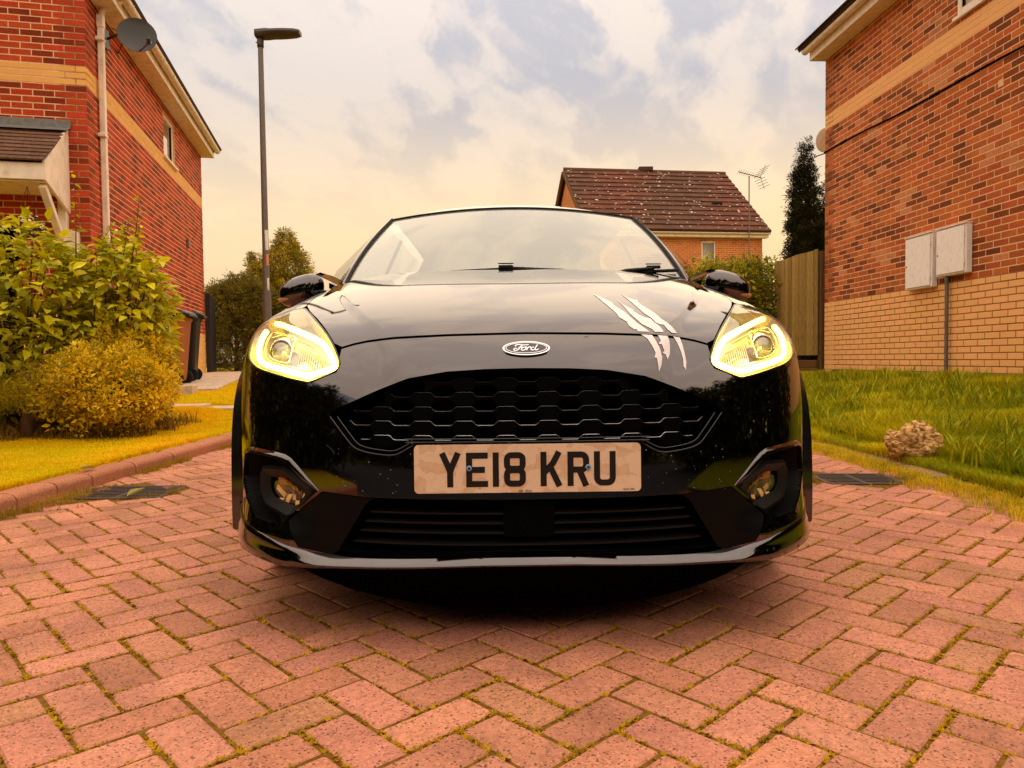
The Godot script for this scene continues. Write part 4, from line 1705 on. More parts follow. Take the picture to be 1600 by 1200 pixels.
# a panel of the skin cut to an outline; off > 0 lies proud of it, off < 0 sunk; edges turned in by lip
func panel(mb: MB, outline: PackedVector2Array, holes: Array, step: float, off := 0.0, lip := 0.014) -> void:
	var loops := [dense_loop(outline, step * 0.36)]
	for h in holes:
		loops.append(dense_loop(h, step * 0.36))
	var pts := PackedVector2Array()
	var cells := {}
	for l in loops:
		for p in l:
			pts.append(p)
			var c := Vector2i((p / step).floor())
			if not cells.has(c): cells[c] = []
			cells[c].append(p)
	var lo := Vector2(1e9, 1e9)
	var hi := -lo
	for p in loops[0]:
		lo = lo.min(p); hi = hi.max(p)
	var r := RandomNumberGenerator.new()
	r.seed = 12
	var y := lo.y
	var odd := false
	while y < hi.y:
		var x := lo.x + (step * 0.5 if odd else 0.0)
		while x < hi.x:
			var p := Vector2(x + r.randf_range(-0.06, 0.06) * step, y + r.randf_range(-0.06, 0.06) * step)
			x += step
			if not Geometry2D.is_point_in_polygon(p, loops[0]):
				continue
			var bad := false
			for i in range(1, loops.size()):
				if Geometry2D.is_point_in_polygon(p, loops[i]):
					bad = true
			var c := Vector2i((p / step).floor())
			for dx in [-1, 0, 1]:
				for dy in [-1, 0, 1]:
					for b in cells.get(c + Vector2i(dx, dy), []):
						if p.distance_to(b) < step * 0.55:
							bad = true
			if not bad:
				pts.append(p)
		y += step * 0.87
		odd = not odd
	var tris := Geometry2D.triangulate_delaunay(pts)
	var f := mb.v.size()
	for p in pts:
		var nn := skin_n(p.x, p.y)
		mb.vert(skin(p.x, p.y) + nn * off, nn, p)
	for i in range(0, tris.size(), 3):
		var c := (pts[tris[i]] + pts[tris[i + 1]] + pts[tris[i + 2]]) / 3.0
		if not Geometry2D.is_point_in_polygon(c, loops[0]):
			continue
		var bad := false
		for k in range(1, loops.size()):
			if Geometry2D.is_point_in_polygon(c, loops[k]):
				bad = true
		if not bad:
			mb.tri(f + tris[i], f + tris[i + 1], f + tris[i + 2])
	if lip > 0.0:
		for k in loops.size():
			edge(mb, loops[k], off, off - lip, k > 0)

# a strip between two depths along a closed loop of the skin; inner: faces the middle of the loop
func edge(mb: MB, loop: PackedVector2Array, d0: float, d1: float, inner: bool, closed := true) -> void:
	var cw := Geometry2D.is_polygon_clockwise(loop)
	var m := loop.size()
	var base := mb.v.size()
	for i in m:
		var p := loop[i]
		var nn := skin_n(p.x, p.y)
		var a := loop[(i + m - 1) % m]
		var b := loop[(i + 1) % m]
		var t := skin(b.x, b.y) - skin(a.x, a.y)
		var o := t.cross(nn).normalized()
		if cw: o = -o
		if inner: o = -o
		var w := skin(p.x, p.y)
		mb.vert(w + nn * d0, o)
		mb.vert(w + nn * d1, o)
	for i in (m if closed else m - 1):
		var j := (i + 1) % m
		mb.tri(base + i * 2, base + j * 2, base + j * 2 + 1)
		mb.tri(base + i * 2, base + j * 2 + 1, base + i * 2 + 1)

func on(x: float, y: float, off := 0.0) -> Vector3:
	var d := dom(x, y)
	return skin(d.x, d.y) + skin_n(d.x, d.y) * off

func on_line(xy: Array, sg: float, off: float) -> Array:
	var out := []
	for p in xy:
		out.append(on(p.x * sg, p.y, off))
	return out

func mirrored(half: Array) -> Array:
	# half runs from x = 0 outwards and back to x = 0
	var out := half.duplicate()
	for i in range(half.size() - 1, -1, -1):
		if half[i].x > 0.0005:
			out.append(Vector2(-half[i].x, half[i].y))
	return out

const HEAD := [[0.677, 0.845], [0.755, 0.830], [0.803, 0.804], [0.812, 0.775], [0.797, 0.725], [0.782, 0.692], [0.733, 0.667], [0.660, 0.650], [0.560, 0.631], [0.531, 0.632], [0.471, 0.656], [0.462, 0.675], [0.468, 0.690], [0.489, 0.723], [0.527, 0.760], [0.580, 0.798], [0.640, 0.832]]
const GRILLE := [[0.0, 0.660], [0.10, 0.6585], [0.19, 0.6535], [0.283, 0.638], [0.353, 0.612], [0.425, 0.581], [0.470, 0.560], [0.480, 0.549], [0.429, 0.491], [0.412, 0.474], [0.390, 0.466], [0.354, 0.460], [0.310, 0.4595], [0.262, 0.4845], [0.245, 0.4885], [0.0, 0.4895]]
const POD := [[0.770, 0.440], [0.733, 0.453], [0.600, 0.447], [0.572, 0.428], [0.506, 0.3685], [0.612, 0.279], [0.650, 0.274], [0.715, 0.276], [0.765, 0.310], [0.785, 0.36]]
const LOWER_CUT := [[0.0, 0.3565], [0.365, 0.3575], [0.498, 0.3660], [0.598, 0.2855], [0.588, 0.262], [0.562, 0.226], [0.48, 0.213], [0.40, 0.216], [0.10, 0.2305], [0.0, 0.231]]
const LOWER := [[0.0, 0.3565], [0.365, 0.3575], [0.385, 0.340], [0.456, 0.226], [0.40, 0.220], [0.0, 0.235]]

func arch_x(y: float) -> float:
	# where the bumper skin meets the wheel arch
	var s := 0.83 - sqrt(maxf(0.0, 0.37 * 0.37 - (y - 0.31) * (y - 0.31)))
	var l := clampf(s - look(vy, vs, y), 0.0, PA)
	return look(ql, qx, l)

func car() -> void:
	skin_tables()
	var c := thing("hatchback_car", "glossy black hatchback with lit running lights and white claw stripes parked on the paving", "car", Vector3(0.036, 0, -1.66), 0.012)
	bumper(c)
	bonnet(c)
	headlights(c)
	grille(c)
	lower_front(c)
	plate_and_badge(c)
	flanks(c)
	cabin(c)
	wheels(c)
	mirrors(c)
	decals(c)

func bumper(c: Node3D) -> void:
	var half := vlist([[0.0, 0.7418], [0.19, 0.7388], [0.323, 0.7338], [0.397, 0.7263], [0.430, 0.7198], [0.462, 0.7108]])
	half += vlist([[0.4635, 0.690], [0.4575, 0.675], [0.4665, 0.653], [0.531, 0.628], [0.560, 0.627], [0.660, 0.646], [0.733, 0.663], [0.783, 0.688]])
	half += vlist([[0.800, 0.676], [0.812, 0.640]])
	for y: float in [0.58, 0.55, 0.50, 0.45, 0.40, 0.35, 0.30, 0.27]:
		half.append(Vector2(arch_x(y) - 0.002, y))
	half += vlist([[0.790, 0.255], [0.742, 0.236], [0.655, 0.222], [0.560, 0.205], [0.481, 0.200], [0.412, 0.204], [0.1, 0.2175], [0.0, 0.218]])
	var holes := [doms(mirrored(vlist(GRILLE))), doms(mirrored(vlist(LOWER_CUT)))]
	for sg: float in [-1.0, 1.0]:
		holes.append(doms(vlist(POD), sg))
	var mb := MB.new()
	panel(mb, doms(mirrored(half)), holes, 0.013)
	var b := part("front_bumper", mb, M.paint, c)
	# plain black corner pieces between the lower intake and the fog lamps
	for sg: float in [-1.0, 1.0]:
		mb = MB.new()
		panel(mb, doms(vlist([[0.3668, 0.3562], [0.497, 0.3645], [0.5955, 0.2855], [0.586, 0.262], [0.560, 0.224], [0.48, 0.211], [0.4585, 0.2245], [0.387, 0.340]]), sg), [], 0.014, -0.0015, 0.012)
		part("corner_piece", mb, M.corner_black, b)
	# towing eye cover
	var rim := MB.new()
	var loop := PackedVector2Array()
	var d0 := dom(-0.495, 0.445)
	for k in 40:
		loop.append(d0 + Vector2(cos(TAU * k / 40), sin(TAU * k / 40)) * 0.034)
	panel(rim, loop, [], 0.012, 0.0012, 0.004)
	part("towing_cover", rim, M.paint, b)
	# number plate stone chips
	var chips := MB.new()
	var r := RandomNumberGenerator.new()
	r.seed = 9
	for k in 110:
		var x := r.randf_range(-0.5, 0.5)
		var y := r.randf_range(0.36, 0.48)
		if absf(x) < 0.27 or (absf(x) > 0.3 and absf(x) < 0.4 and y > 0.45):
			continue
		var dd := dom(x, y)
		var nn := skin_n(dd.x, dd.y)
		var p := skin(dd.x, dd.y) + nn * 0.0009
		var s := r.randf_range(0.0005, 0.0014)
		var bx := nn.cross(Vector3.UP).normalized()
		var by := bx.cross(nn)
		var ps := []
		for q in 5:
			ps.append(p + (bx * cos(q * TAU / 5) + by * sin(q * TAU / 5) * 0.8) * s * r.randf_range(0.6, 1.3))
		chips.face(ps, nn)
	part("stone_chips", chips, M.chip, b).set_meta("kind", "stuff")

func bonnet(c: Node3D) -> void:
	var half := vlist([[0.0, 0.7478], [0.19, 0.7450], [0.323, 0.7400], [0.397, 0.7325], [0.430, 0.726], [0.462, 0.717]])
	half += vlist([[0.4855, 0.7265], [0.523, 0.764], [0.576, 0.802], [0.638, 0.837], [0.668, 0.856], [0.685, 0.89], [0.702, 0.935], [0.711, 0.98], [0.712, 1.015], [0.63, 1.023], [0.50, 1.0235], [0.30, 1.021], [0.0, 1.019]])
	var mb := MB.new()
	panel(mb, doms(mirrored(half)), [], 0.018, 0.0, 0.02)
	part("bonnet", mb, M.paint, c)
	# scuttle between bonnet and screen
	mb = MB.new()
	var rows := []
	for j in 4:
		var row := []
		for i in 41:
			var x := lerpf(-0.69, 0.69, i / 40.0)
			var s := 1.06 + 0.18 * x * x / 0.48 + 0.055 * j
			row.append(Vector3(x, 0.985 + 0.004 * j - 0.03 * x * x, -s))
		rows.append(row)
	mb.grid(rows, func(_p): return Vector3.UP)
	part("scuttle", mb, M.satin_plastic, c)

func headlights(c: Node3D) -> void:
	var outline := smooth(vlist(HEAD), 3)
	for sg: float in [-1.0, 1.0]:
		var h := Node3D.new()
		h.name = "headlight"
		c.add_child(h, true)
		var loop := doms(outline, sg)
		# bowl
		var mb := MB.new()
		panel(mb, loop, [], 0.02, -0.060, 0.0)
		edge(mb, dense_loop(loop, 0.01), -0.004, -0.060, true)
		part("bowl", mb, M.lamp_bowl, h)
		# clear cover
		mb = MB.new()
		panel(mb, loop, [], 0.014, 0.001, 0.0)
		part("lens_cover", mb, M.clear_lens, h)
		mb = MB.new()
		mb.tube(on_line(outline, sg, -0.001), 0.0028, 6, true)
		part("seal", mb, M.gloss_plastic, h)
		# running light
		var run := smooth(vlist([[0.752, 0.809], [0.712, 0.801], [0.655, 0.785], [0.590, 0.763], [0.536, 0.741], [0.508, 0.716], [0.484, 0.680], [0.490, 0.670], [0.551, 0.651], [0.575, 0.653], [0.635, 0.664], [0.720, 0.681], [0.748, 0.696], [0.762, 0.722], [0.772, 0.752], [0.772, 0.782]]), 4, false)
		mb = MB.new()
		mb.tube(on_line(run, sg, -0.014), 0.0082, 8)
		part("running_light", mb, M.running_light, h)
		# silver trim inside the loop
		var trim := smooth(vlist([[0.745, 0.790], [0.655, 0.770], [0.550, 0.731], [0.525, 0.709], [0.505, 0.684], [0.555, 0.668], [0.635, 0.680], [0.718, 0.697], [0.742, 0.715], [0.757, 0.75], [0.758, 0.778]]), 3, true)
		mb = MB.new()
		mb.tube(on_line(trim, sg, -0.026), 0.0030, 6, true)
		part("trim", mb, M.lamp_silver, h)
		# reflector panel with fine flutes behind the trim
		var inner := doms(trim, sg)
		mb = MB.new()
		panel(mb, inner, [], 0.012, -0.048, 0.0)
		part("reflector", mb, M.lamp_silver, h)
		var fl := MB.new()
		for k in 13:
			var x := 0.53 + k * 0.008
			var y0 := lerpf(0.682, 0.675, k / 12.0)
			var y1 := lerpf(0.705, 0.752, k / 12.0)
			fl.tube(on_line(vlist([[x, y0], [x, (y0 + y1) / 2], [x, y1]]), sg, -0.046), 0.0022, 5)
		part("flutes", fl, M.lamp_silver, h)
		# projector
		var ctr := on(sg * 0.690, 0.735, -0.040)
		var face_n := Vector3(sg * 0.18, 0.06, 1.0).normalized()
		var bx := face_n.cross(Vector3.UP).normalized()
		var tb := Transform3D(Basis(bx, face_n, bx.cross(face_n)), ctr)
		mb = MB.new()
		mb.lathe([Vector2(0.0, 0.026), Vector2(0.010, 0.0245), Vector2(0.019, 0.020), Vector2(0.026, 0.012), Vector2(0.0295, 0.002), Vector2(0.030, -0.004)], 28, tb)
		part("projector", mb, M.projector_glass, h)
		mb = MB.new()
		mb.lathe([Vector2(0.030, -0.004), Vector2(0.0305, 0.008), Vector2(0.034, 0.010), Vector2(0.038, 0.002), Vector2(0.042, -0.02)], 28, tb)
		part("ring", mb, M.chrome, h)
		mb = MB.new()
		mb.tube(on_line(smooth(vlist([[0.735, 0.768], [0.690, 0.776], [0.645, 0.768], [0.634, 0.752], [0.634, 0.70], [0.640, 0.690], [0.680, 0.694], [0.715, 0.708]]), 3, false), sg, -0.022), 0.0021, 6)
		part("bezel", mb, M.chrome, h)
		# the light the loop gives
		var l := OmniLight3D.new()
		l.name = "running_lamp"
		l.light_color = lin(1.0, 0.72, 0.15)
		l.light_energy = 0.010
		l.light_size = 0.03
		l.omni_range = 8.0
		l.omni_attenuation = 2.0
		l.shadow_enabled = true
		h.add_child(l)
		l.position = on(sg * 0.62, 0.70, -0.010)

func strip_wave(x: float) -> float:
	# 1 on the high steps (centred on odd multiples of 0.05), 0 on the low ones
	var t := absf(wrapf(x - 0.05, -0.05, 0.05))
	return 1.0 - ss(0.018, 0.0315, t)

func grille_half_width(y: float, inset: float) -> float:
	var best := 0.0
	for i in GRILLE.size() - 1:
		var a: Array = GRILLE[i]
		var b: Array = GRILLE[i + 1]
		if (a[1] - y) * (b[1] - y) <= 0.0 and absf(a[1] - b[1]) > 1e-6:
			best = maxf(best, lerpf(a[0], b[0], (y - a[1]) / (b[1] - a[1])))
	return best - inset

func grille(c: Node3D) -> void:
	var g := Node3D.new()
	g.name = "grille"
	c.add_child(g, true)
	var loop := doms(mirrored(vlist(GRILLE)))
	var mb := MB.new()
	panel(mb, loop, [], 0.03, -0.055, 0.0)
	edge(mb, dense_loop(loop, 0.012), -0.008, -0.055, true)
	part("backing", mb, M.deep_black, g)
	# honeycomb rows
	for r in 6:
		var y0 := 0.6365 - 0.0343 * r
		var b := MB.new()
		var hw := minf(grille_half_width(y0 + 0.004, 0.022), grille_half_width(y0 - 0.012, 0.022))
		if hw < 0.05:
			continue
		var n := int(hw * 2 / 0.005)
		var top := []
		for i in n + 1:
			var x := lerpf(-hw, hw, float(i) / n)
			var w := strip_wave(x)
			var yt := y0 + 0.0105 * w - 0.004
			var yb := y0 - 0.008 - 0.0125 * w - 0.004
			top.append([x, yt, yb])
		var ch := 0.0014
		var rows := [[], [], [], [], []]
		for e in top:
			rows[0].append(on(e[0], e[1], -0.040))
			rows[1].append(on(e[0], e[1], -0.0135 - ch))
			rows[2].append(on(e[0], e[1] - ch, -0.0135))
			rows[3].append(on(e[0], e[2], -0.0165))
			rows[4].append(on(e[0], e[2] - 0.001, -0.042))
		var shine := MB.new()
		for k in 4:
			var hint: Vector3 = [Vector3(0, 1, 0.02), Vector3(0, 1, 1), Vector3(0, 0, 1), Vector3(0, -1, 0)][k]
			(shine if k == 1 else b).grid([rows[k], rows[k + 1]], func(_p): return hint)
		var ro := part("honeycomb_row", b, M.deep_black, g)
		part("edge", shine, M.edge_glint, ro)
	# surround: two fine ridges along the lower edge
	for k in 2:
		var line := []
		for sgx: float in [1.0, -1.0]:
			var l := vlist([[0.476, 0.546], [0.429, 0.491], [0.412, 0.475], [0.390, 0.4665], [0.354, 0.4605], [0.310, 0.460], [0.264, 0.4845], [0.246, 0.489]])
			if k == 1:
				l = vlist([[0.462, 0.547], [0.420, 0.4965], [0.405, 0.4825], [0.386, 0.4755], [0.354, 0.4705], [0.313, 0.4695], [0.268, 0.4925], [0.25, 0.4965]])
			if sgx < 0:
				l.reverse()
				for p in l: line.append(Vector2(-p.x, p.y))
			else:
				line += l
		# order: right side from the outside in, then left from the inside out
		mb = MB.new()
		mb.tube(on_line(smooth(line, 3, false), 1.0, 0.0005 if k == 0 else -0.007), 0.0017, 6)
		part("surround", mb, M.gloss_plastic, g)

func lower_front(c: Node3D) -> void:
	# lower intake
	var g := Node3D.new()
	g.name = "lower_intake"
	c.add_child(g, true)
	var loop := doms(mirrored(vlist(LOWER)))
	var mb := MB.new()
	panel(mb, loop, [], 0.03, -0.085, 0.0)
	edge(mb, dense_loop(loop, 0.012), -0.004, -0.085, true)
	part("backing", mb, M.deep_black, g)
	for k in 4:
		var y: float = [0.321, 0.298, 0.275, 0.247][k]
		var hw := 0.385 + (0.321 - y) * 0.6
		var b := MB.new()
		var rows := [[], [], [], []]
		for i in 61:
			var x := lerpf(-hw, hw, i / 60.0)
			rows[0].append(on(x, y + 0.006, -0.075))
			rows[1].append(on(x, y + 0.001, -0.022))
			rows[2].append(on(x, y - 0.003, -0.022))
			rows[3].append(on(x, y - 0.004, -0.07))
		b.grid([rows[0], rows[1]], func(_p): return Vector3.UP)
		b.grid([rows[1], rows[2]], func(_p): return Vector3(0, 0.2, 1))
		b.grid([rows[2], rows[3]], func(_p): return Vector3.DOWN)
		part("slat", b, M.satin_plastic, g)
	mb = MB.new()
	mb.cbox(Vector3(-0.060, 0.262, -0.06), Vector3(0.062, 0.352, -0.018), 0.006)
	part("sensor_cover", mb, M.deep_black, g)
	# splitter: lip swept round the nose
	mb = MB.new()
	var rows := []
	var n := 120
	for i in n + 1:
		var t := lerpf(-1.0, 1.0, float(i) / n)
		var x := 0.825 * signf(t) * (1.0 - pow(1.0 - absf(t), 1.25))
		var ax := absf(x)
		var yt := spl([0.0, 0.02, 0.12, 0.40, 0.48, 0.56, 0.655, 0.742, 0.80, 0.83], [0.2335, 0.2335, 0.2325, 0.220, 0.214, 0.222, 0.241, 0.256, 0.272, 0.290], ax)
		var yb := spl([0.0, 0.02, 0.12, 0.40, 0.52, 0.617, 0.736, 0.80, 0.83], [0.2015, 0.2015, 0.2005, 0.187, 0.180, 0.181, 0.190, 0.206, 0.222], ax)
		var m := yt - yb
		var flat := 1.0 - 0.92 * ss(0.50, 0.60, ax)
		rows.append([on(x, yt + 0.002, -0.012), on(x, yt, 0.002), on(x, yt - m * 0.25, 0.002 + 0.012 * flat), on(x, yt - m * 0.5, 0.004 + 0.020 * flat), on(x, yt - m * 0.62, 0.006 + 0.0225 * flat), on(x, yt - m * 0.74, 0.007 + 0.0225 * flat), on(x, yb, 0.012), on(x, yb - 0.006, -0.012), on(x, yb - 0.006, -0.09)])
	mb.grid(rows, func(p): return Vector3(p.x * 0.5, p.y - 0.21, 1.0))
	part("splitter", mb, M.paint, c)
	# fog lamp pods
	for sg: float in [-1.0, 1.0]:
		var p := Node3D.new()
		p.name = "fog_lamp_pod"
		c.add_child(p, true)
		var pl := doms(vlist(POD), sg)
		mb = MB.new()
		panel(mb, pl, [], 0.02, -0.085, 0.0)
		edge(mb, dense_loop(pl, 0.01), -0.003, -0.085, true)
		part("recess", mb, M.satin_plastic, p)
		# blade over the pod, its top turned up to the sky
		mb = MB.new()
		var br := []
		var top := vlist([[0.765, 0.443], [0.733, 0.455], [0.690, 0.4545], [0.640, 0.452], [0.606, 0.448], [0.588, 0.440], [0.570, 0.425], [0.540, 0.397], [0.506, 0.367]])
		var low := vlist([[0.760, 0.430], [0.729, 0.441], [0.688, 0.441], [0.643, 0.4385], [0.614, 0.434], [0.597, 0.4265], [0.580, 0.413], [0.549, 0.388], [0.509, 0.3645]])
		var lift := [0.006, 0.010, 0.011, 0.010, 0.008, 0.006, 0.005, 0.003, 0.001]
		for i in top.size():
			var a: Vector2 = top[i]
			var b: Vector2 = low[i]
			br.append([on(a.x * sg, a.y, -0.004), on(a.x * sg, a.y, 0.001), on(lerpf(a.x, b.x, 0.5) * sg, lerpf(a.y, b.y, 0.5), 0.001 + lift[i] * 0.6), on(lerpf(a.x, b.x, 0.92) * sg, lerpf(a.y, b.y, 0.92), 0.001 + lift[i]), on(b.x * sg, b.y, -0.001 + lift[i]), on(b.x * sg, b.y - 0.004, -0.03)])
		mb.grid(br, func(_p): return Vector3(0, 0.5, 1))
		part("blade", mb, M.paint, p)
		# matt bezel round the lamp
		var out := vlist([[0.730, 0.402], [0.640, 0.412], [0.560, 0.372], [0.532, 0.360], [0.606, 0.296], [0.630, 0.290], [0.715, 0.302], [0.742, 0.33], [0.745, 0.38]])
		var inn := vlist([[0.704, 0.376], [0.640, 0.381], [0.588, 0.353], [0.580, 0.345], [0.602, 0.318], [0.618, 0.314], [0.690, 0.326], [0.705, 0.342], [0.708, 0.36]])
		mb = MB.new()
		var ring := [[], [], [], []]
		for i in out.size() + 1:
			var a: Vector2 = out[i % out.size()]
			var b: Vector2 = inn[i % out.size()]
			ring[0].append(on(a.x * sg, a.y, -0.050))
			ring[1].append(on(a.x * sg, a.y, -0.030))
			ring[2].append(on(lerpf(a.x, b.x, 0.3) * sg, lerpf(a.y, b.y, 0.3), -0.022))
			ring[3].append(on(b.x * sg, b.y, -0.036))
		for k in 3:
			mb.grid([ring[k], ring[k + 1]], func(_p): return Vector3(0, 0, 1))
		part("bezel", mb, M.satin_plastic, p)
		# lamp: faceted reflector behind a clear front
		var lamp := smooth(vlist([[0.684, 0.366], [0.640, 0.374], [0.588, 0.347], [0.604, 0.322], [0.648, 0.321], [0.682, 0.338]]), 3)
		var ll := doms(lamp, sg)
		mb = MB.new()
		var rr := RandomNumberGenerator.new()
		rr.seed = 31
		var grid := []
		for j in 7:
			var row := []
			for i in 12:
				row.append(on(sg * lerpf(0.580, 0.694, i / 11.0), lerpf(0.310, 0.380, j / 6.0), -0.044 - 0.022 * sin(PI * i / 11.0) * sin(PI * j / 6.0) + rr.randf_range(-0.004, 0.004)))
			grid.append(row)
		for j in 6:
			for i in 11:
				mb.face([grid[j][i], grid[j][i + 1], grid[j + 1][i + 1]], Vector3.BACK)
				mb.face([grid[j][i], grid[j + 1][i + 1], grid[j + 1][i]], Vector3.BACK)
		part("fog_reflector", mb, M.fog_reflector, p)
		mb = MB.new()
		panel(mb, ll, [], 0.012, -0.034, 0.0)
		part("fog_lens", mb, M.clear_lens, p)

# ---- number plate and badge
func ribbon(mb: MB, pts: Array, hw: float, z: float, closed := false, t := Transform3D()) -> void:
	var m := pts.size()
	var nz := (t.basis * Vector3.BACK).normalized()
	var l := []
	for i in m:
		var p: Vector2 = pts[i]
		var a: Vector2 = (p - pts[(i + m - 1) % m]) if closed or i > 0 else (pts[1] - p)
		var b: Vector2 = (pts[(i + 1) % m] - p) if closed or i < m - 1 else (p - pts[m - 2])
		a = a.normalized(); b = b.normalized()
		var na := Vector2(-a.y, a.x)
		var nb := Vector2(-b.y, b.x)
		var k := (na + nb).normalized()
		var s := hw / maxf(0.35, k.dot(na))
		l.append([mb.vert(t * Vector3(p.x + k.x * s, p.y + k.y * s, z), nz), mb.vert(t * Vector3(p.x - k.x * s, p.y - k.y * s, z), nz)])
	for i in (m if closed else m - 1):
		var j := (i + 1) % m
		mb.tri(l[i][0], l[j][0], l[j][1])
		mb.tri(l[i][0], l[j][1], l[i][1])

func round_rect(w: float, h: float, r: float, per := 6) -> PackedVector2Array:
	var out := PackedVector2Array()
	for q in 4:
		var c := Vector2((w / 2 - r) * (1 if q == 0 or q == 3 else -1), (h / 2 - r) * (1 if q < 2 else -1))
		for k in per + 1:
			var a := PI / 2 * (q + float(k) / per)
			out.append(c + Vector2(cos(a), sin(a)) * r)
	return out

func plate_and_badge(c: Node3D) -> void:
	var p := Node3D.new()
	p.name = "number_plate"
	c.add_child(p, true)
	p.position = Vector3(-0.002, 0.431, 0.010)
	p.rotation.x = -0.02
	var mb := MB.new()
	var rr := round_rect(0.52, 0.111, 0.010)
	mb.prism(rr, -0.004, 0.0)
	for i in mb.uv.size():
		mb.uv[i] = Vector2(mb.v[i].x / 0.52 + 0.5, 0.5 - mb.v[i].y / 0.111)
	part("plate_sheet", mb, M.plate_face, p)
	var backing := MB.new()
	backing.cbox(Vector3(-0.255, -0.052, -0.03), Vector3(0.255, 0.052, -0.0045), 0.003)
	part("plate_holder", backing, M.satin_plastic, p)
	var hw := 0.007
	var H := 0.079 / 2 - hw
	var y0 := -0.0024
	var put_letter := func(called: String, xc: float, strokes: Array) -> void:
		var m := MB.new()
		var z := 0.0006
		for s in strokes:
			var pts := []
			for q in s[0]:
				pts.append(Vector2(xc + q.x, y0 + q.y))
			ribbon(m, pts, hw, z, s[1])
			z += 0.0002
		part(called, m, M.plate_black, p)
	var W := 0.025 - hw
	var top := 0.079 / 2
	var arc := func(cx: float, cy: float, r: float, a0: float, a1: float, n := 8) -> Array:
		var o := []
		for k in n + 1:
			var a := lerpf(a0, a1, float(k) / n)
			o.append(Vector2(cx + r * cos(a), cy + r * sin(a)))
		return o
	var k := 0.0003725
	# Y
	put_letter.call("letter", -477.5 * k, [[vlist([[0, -top], [0, -0.004]]), false], [vlist([[-0.0185, top], [-0.0045, 0.008], [0.0, -0.004]]), false], [vlist([[0.0185, top], [0.0045, 0.008], [0.0, -0.004]]), false]])
	# E
	put_letter.call("letter", -312 * k, [[vlist([[0.025, H], [-W, H], [-W, -H], [0.025, -H]]), false], [vlist([[-W, 0.0], [0.018, 0.0]]), false]])
	# 1
	put_letter.call("letter", -196.5 * k, [[vlist([[0, -top], [0, top]]), false]])
	# 8
	var up: Array = arc.call(W - 0.010, 0.0325 - 0.010, 0.010, 0, PI / 2) + arc.call(-W + 0.010, 0.0325 - 0.010, 0.010, PI / 2, PI) + arc.call(-W + 0.010, 0.0015 + 0.010, 0.010, PI, PI * 1.5) + arc.call(W - 0.010, 0.0015 + 0.010, 0.010, PI * 1.5, TAU)
	var dn: Array = []
	for q in up:
		dn.append(Vector2(q.x, q.y - 0.034))
	put_letter.call("letter", -79.5 * k, [[up, true], [dn, true]])
	# K
	put_letter.call("letter", 145.5 * k, [[vlist([[-W, -top], [-W, top]]), false], [vlist([[0.0175, top], [0.004, 0.014], [-W, -0.010]]), false], [vlist([[-0.002, 0.004], [0.0185, -top]]), false]])
	# R
	var bowl: Array = [Vector2(-W, H)] + arc.call(W - 0.012, H - 0.012, 0.012, PI / 2, 0) + arc.call(W - 0.012, 0.0 + 0.010, 0.012, 0, -PI / 2) + [Vector2(-W, -0.002)]
	put_letter.call("letter", 311.5 * k, [[vlist([[-W, -top], [-W, top]]), false], [bowl, false], [vlist([[0.002, -0.002], [0.018, -top]]), false]])
	# U
	put_letter.call("letter", 475 * k, [[[Vector2(-W, top)] + arc.call(-W + 0.012, -H + 0.012, 0.012, PI, PI * 1.5) + arc.call(W - 0.012, -H + 0.012, 0.012, PI * 1.5, TAU) + [Vector2(W, top)], false]])
	for x in [-360.0, 372.0]:
		mb = MB.new()
		mb.lathe([Vector2(0.0, 0.0032), Vector2(0.0025, 0.003), Vector2(0.004, 0.0045), Vector2(0.0058, 0.0035), Vector2(0.0065, 0.0)], 16, Transform3D(Basis(Vector3.RIGHT, Vector3.BACK, Vector3.DOWN), Vector3(x * k, 0.001, 0.0011)))
		var cap := part("screw_cap", mb, M.screw_cap, p)
		mb = MB.new()
		mb.lathe([Vector2(0.0, 0.0046), Vector2(0.0024, 0.0046), Vector2(0.0026, 0.003)], 10, Transform3D(Basis(Vector3.RIGHT, Vector3.BACK, Vector3.DOWN), Vector3(x * k, 0.001, 0.0011)))
		part("screw", mb, M.plate_black, cap)
	text(p, "car", 0.0062, Vector3(-0.0215, -0.0515, 0.0006), true)
	text(p, "shop", 0.0062, Vector3(-0.0065, -0.0515, 0.0006), false)
	text(p, "BS AU 145d", 0.0030, Vector3(0.219, -0.0505, 0.0006), true)
	# badge
	var b := Node3D.new()
	b.name = "badge"
	c.add_child(b, true)
	var dd := dom(0.0, 0.7045)
	var nn := skin_n(dd.x, dd.y)
	b.transform = Transform3D(Basis(Vector3.RIGHT, nn.cross(Vector3.RIGHT).normalized(), nn), skin(dd.x, dd.y) + nn * 0.001)
	var ov := func(rx: float, ry: float, n := 48) -> PackedVector2Array:
		var o := PackedVector2Array()
		for i in n:
			o.append(Vector2(cos(TAU * i / n) * rx, sin(TAU * i / n) * ry))
		return o
	mb = MB.new()
	mb.prism(ov.call(0.0570, 0.0225), -0.004, 0.0035)
	part("rim", mb, M.chrome, b)
	mb = MB.new()
	mb.prism(ov.call(0.0525, 0.0190), -0.001, 0.0042)
	part("field", mb, M.badge_blue, b)
	mb = MB.new()
	var line := []
	for q in ov.call(0.0488, 0.0165): line.append(q)
	ribbon(mb, line, 0.0007, 0.0047, true)
	part("ring", mb, M.chrome, b)
	# the flowing script
	mb = MB.new()
	var z := 0.0050
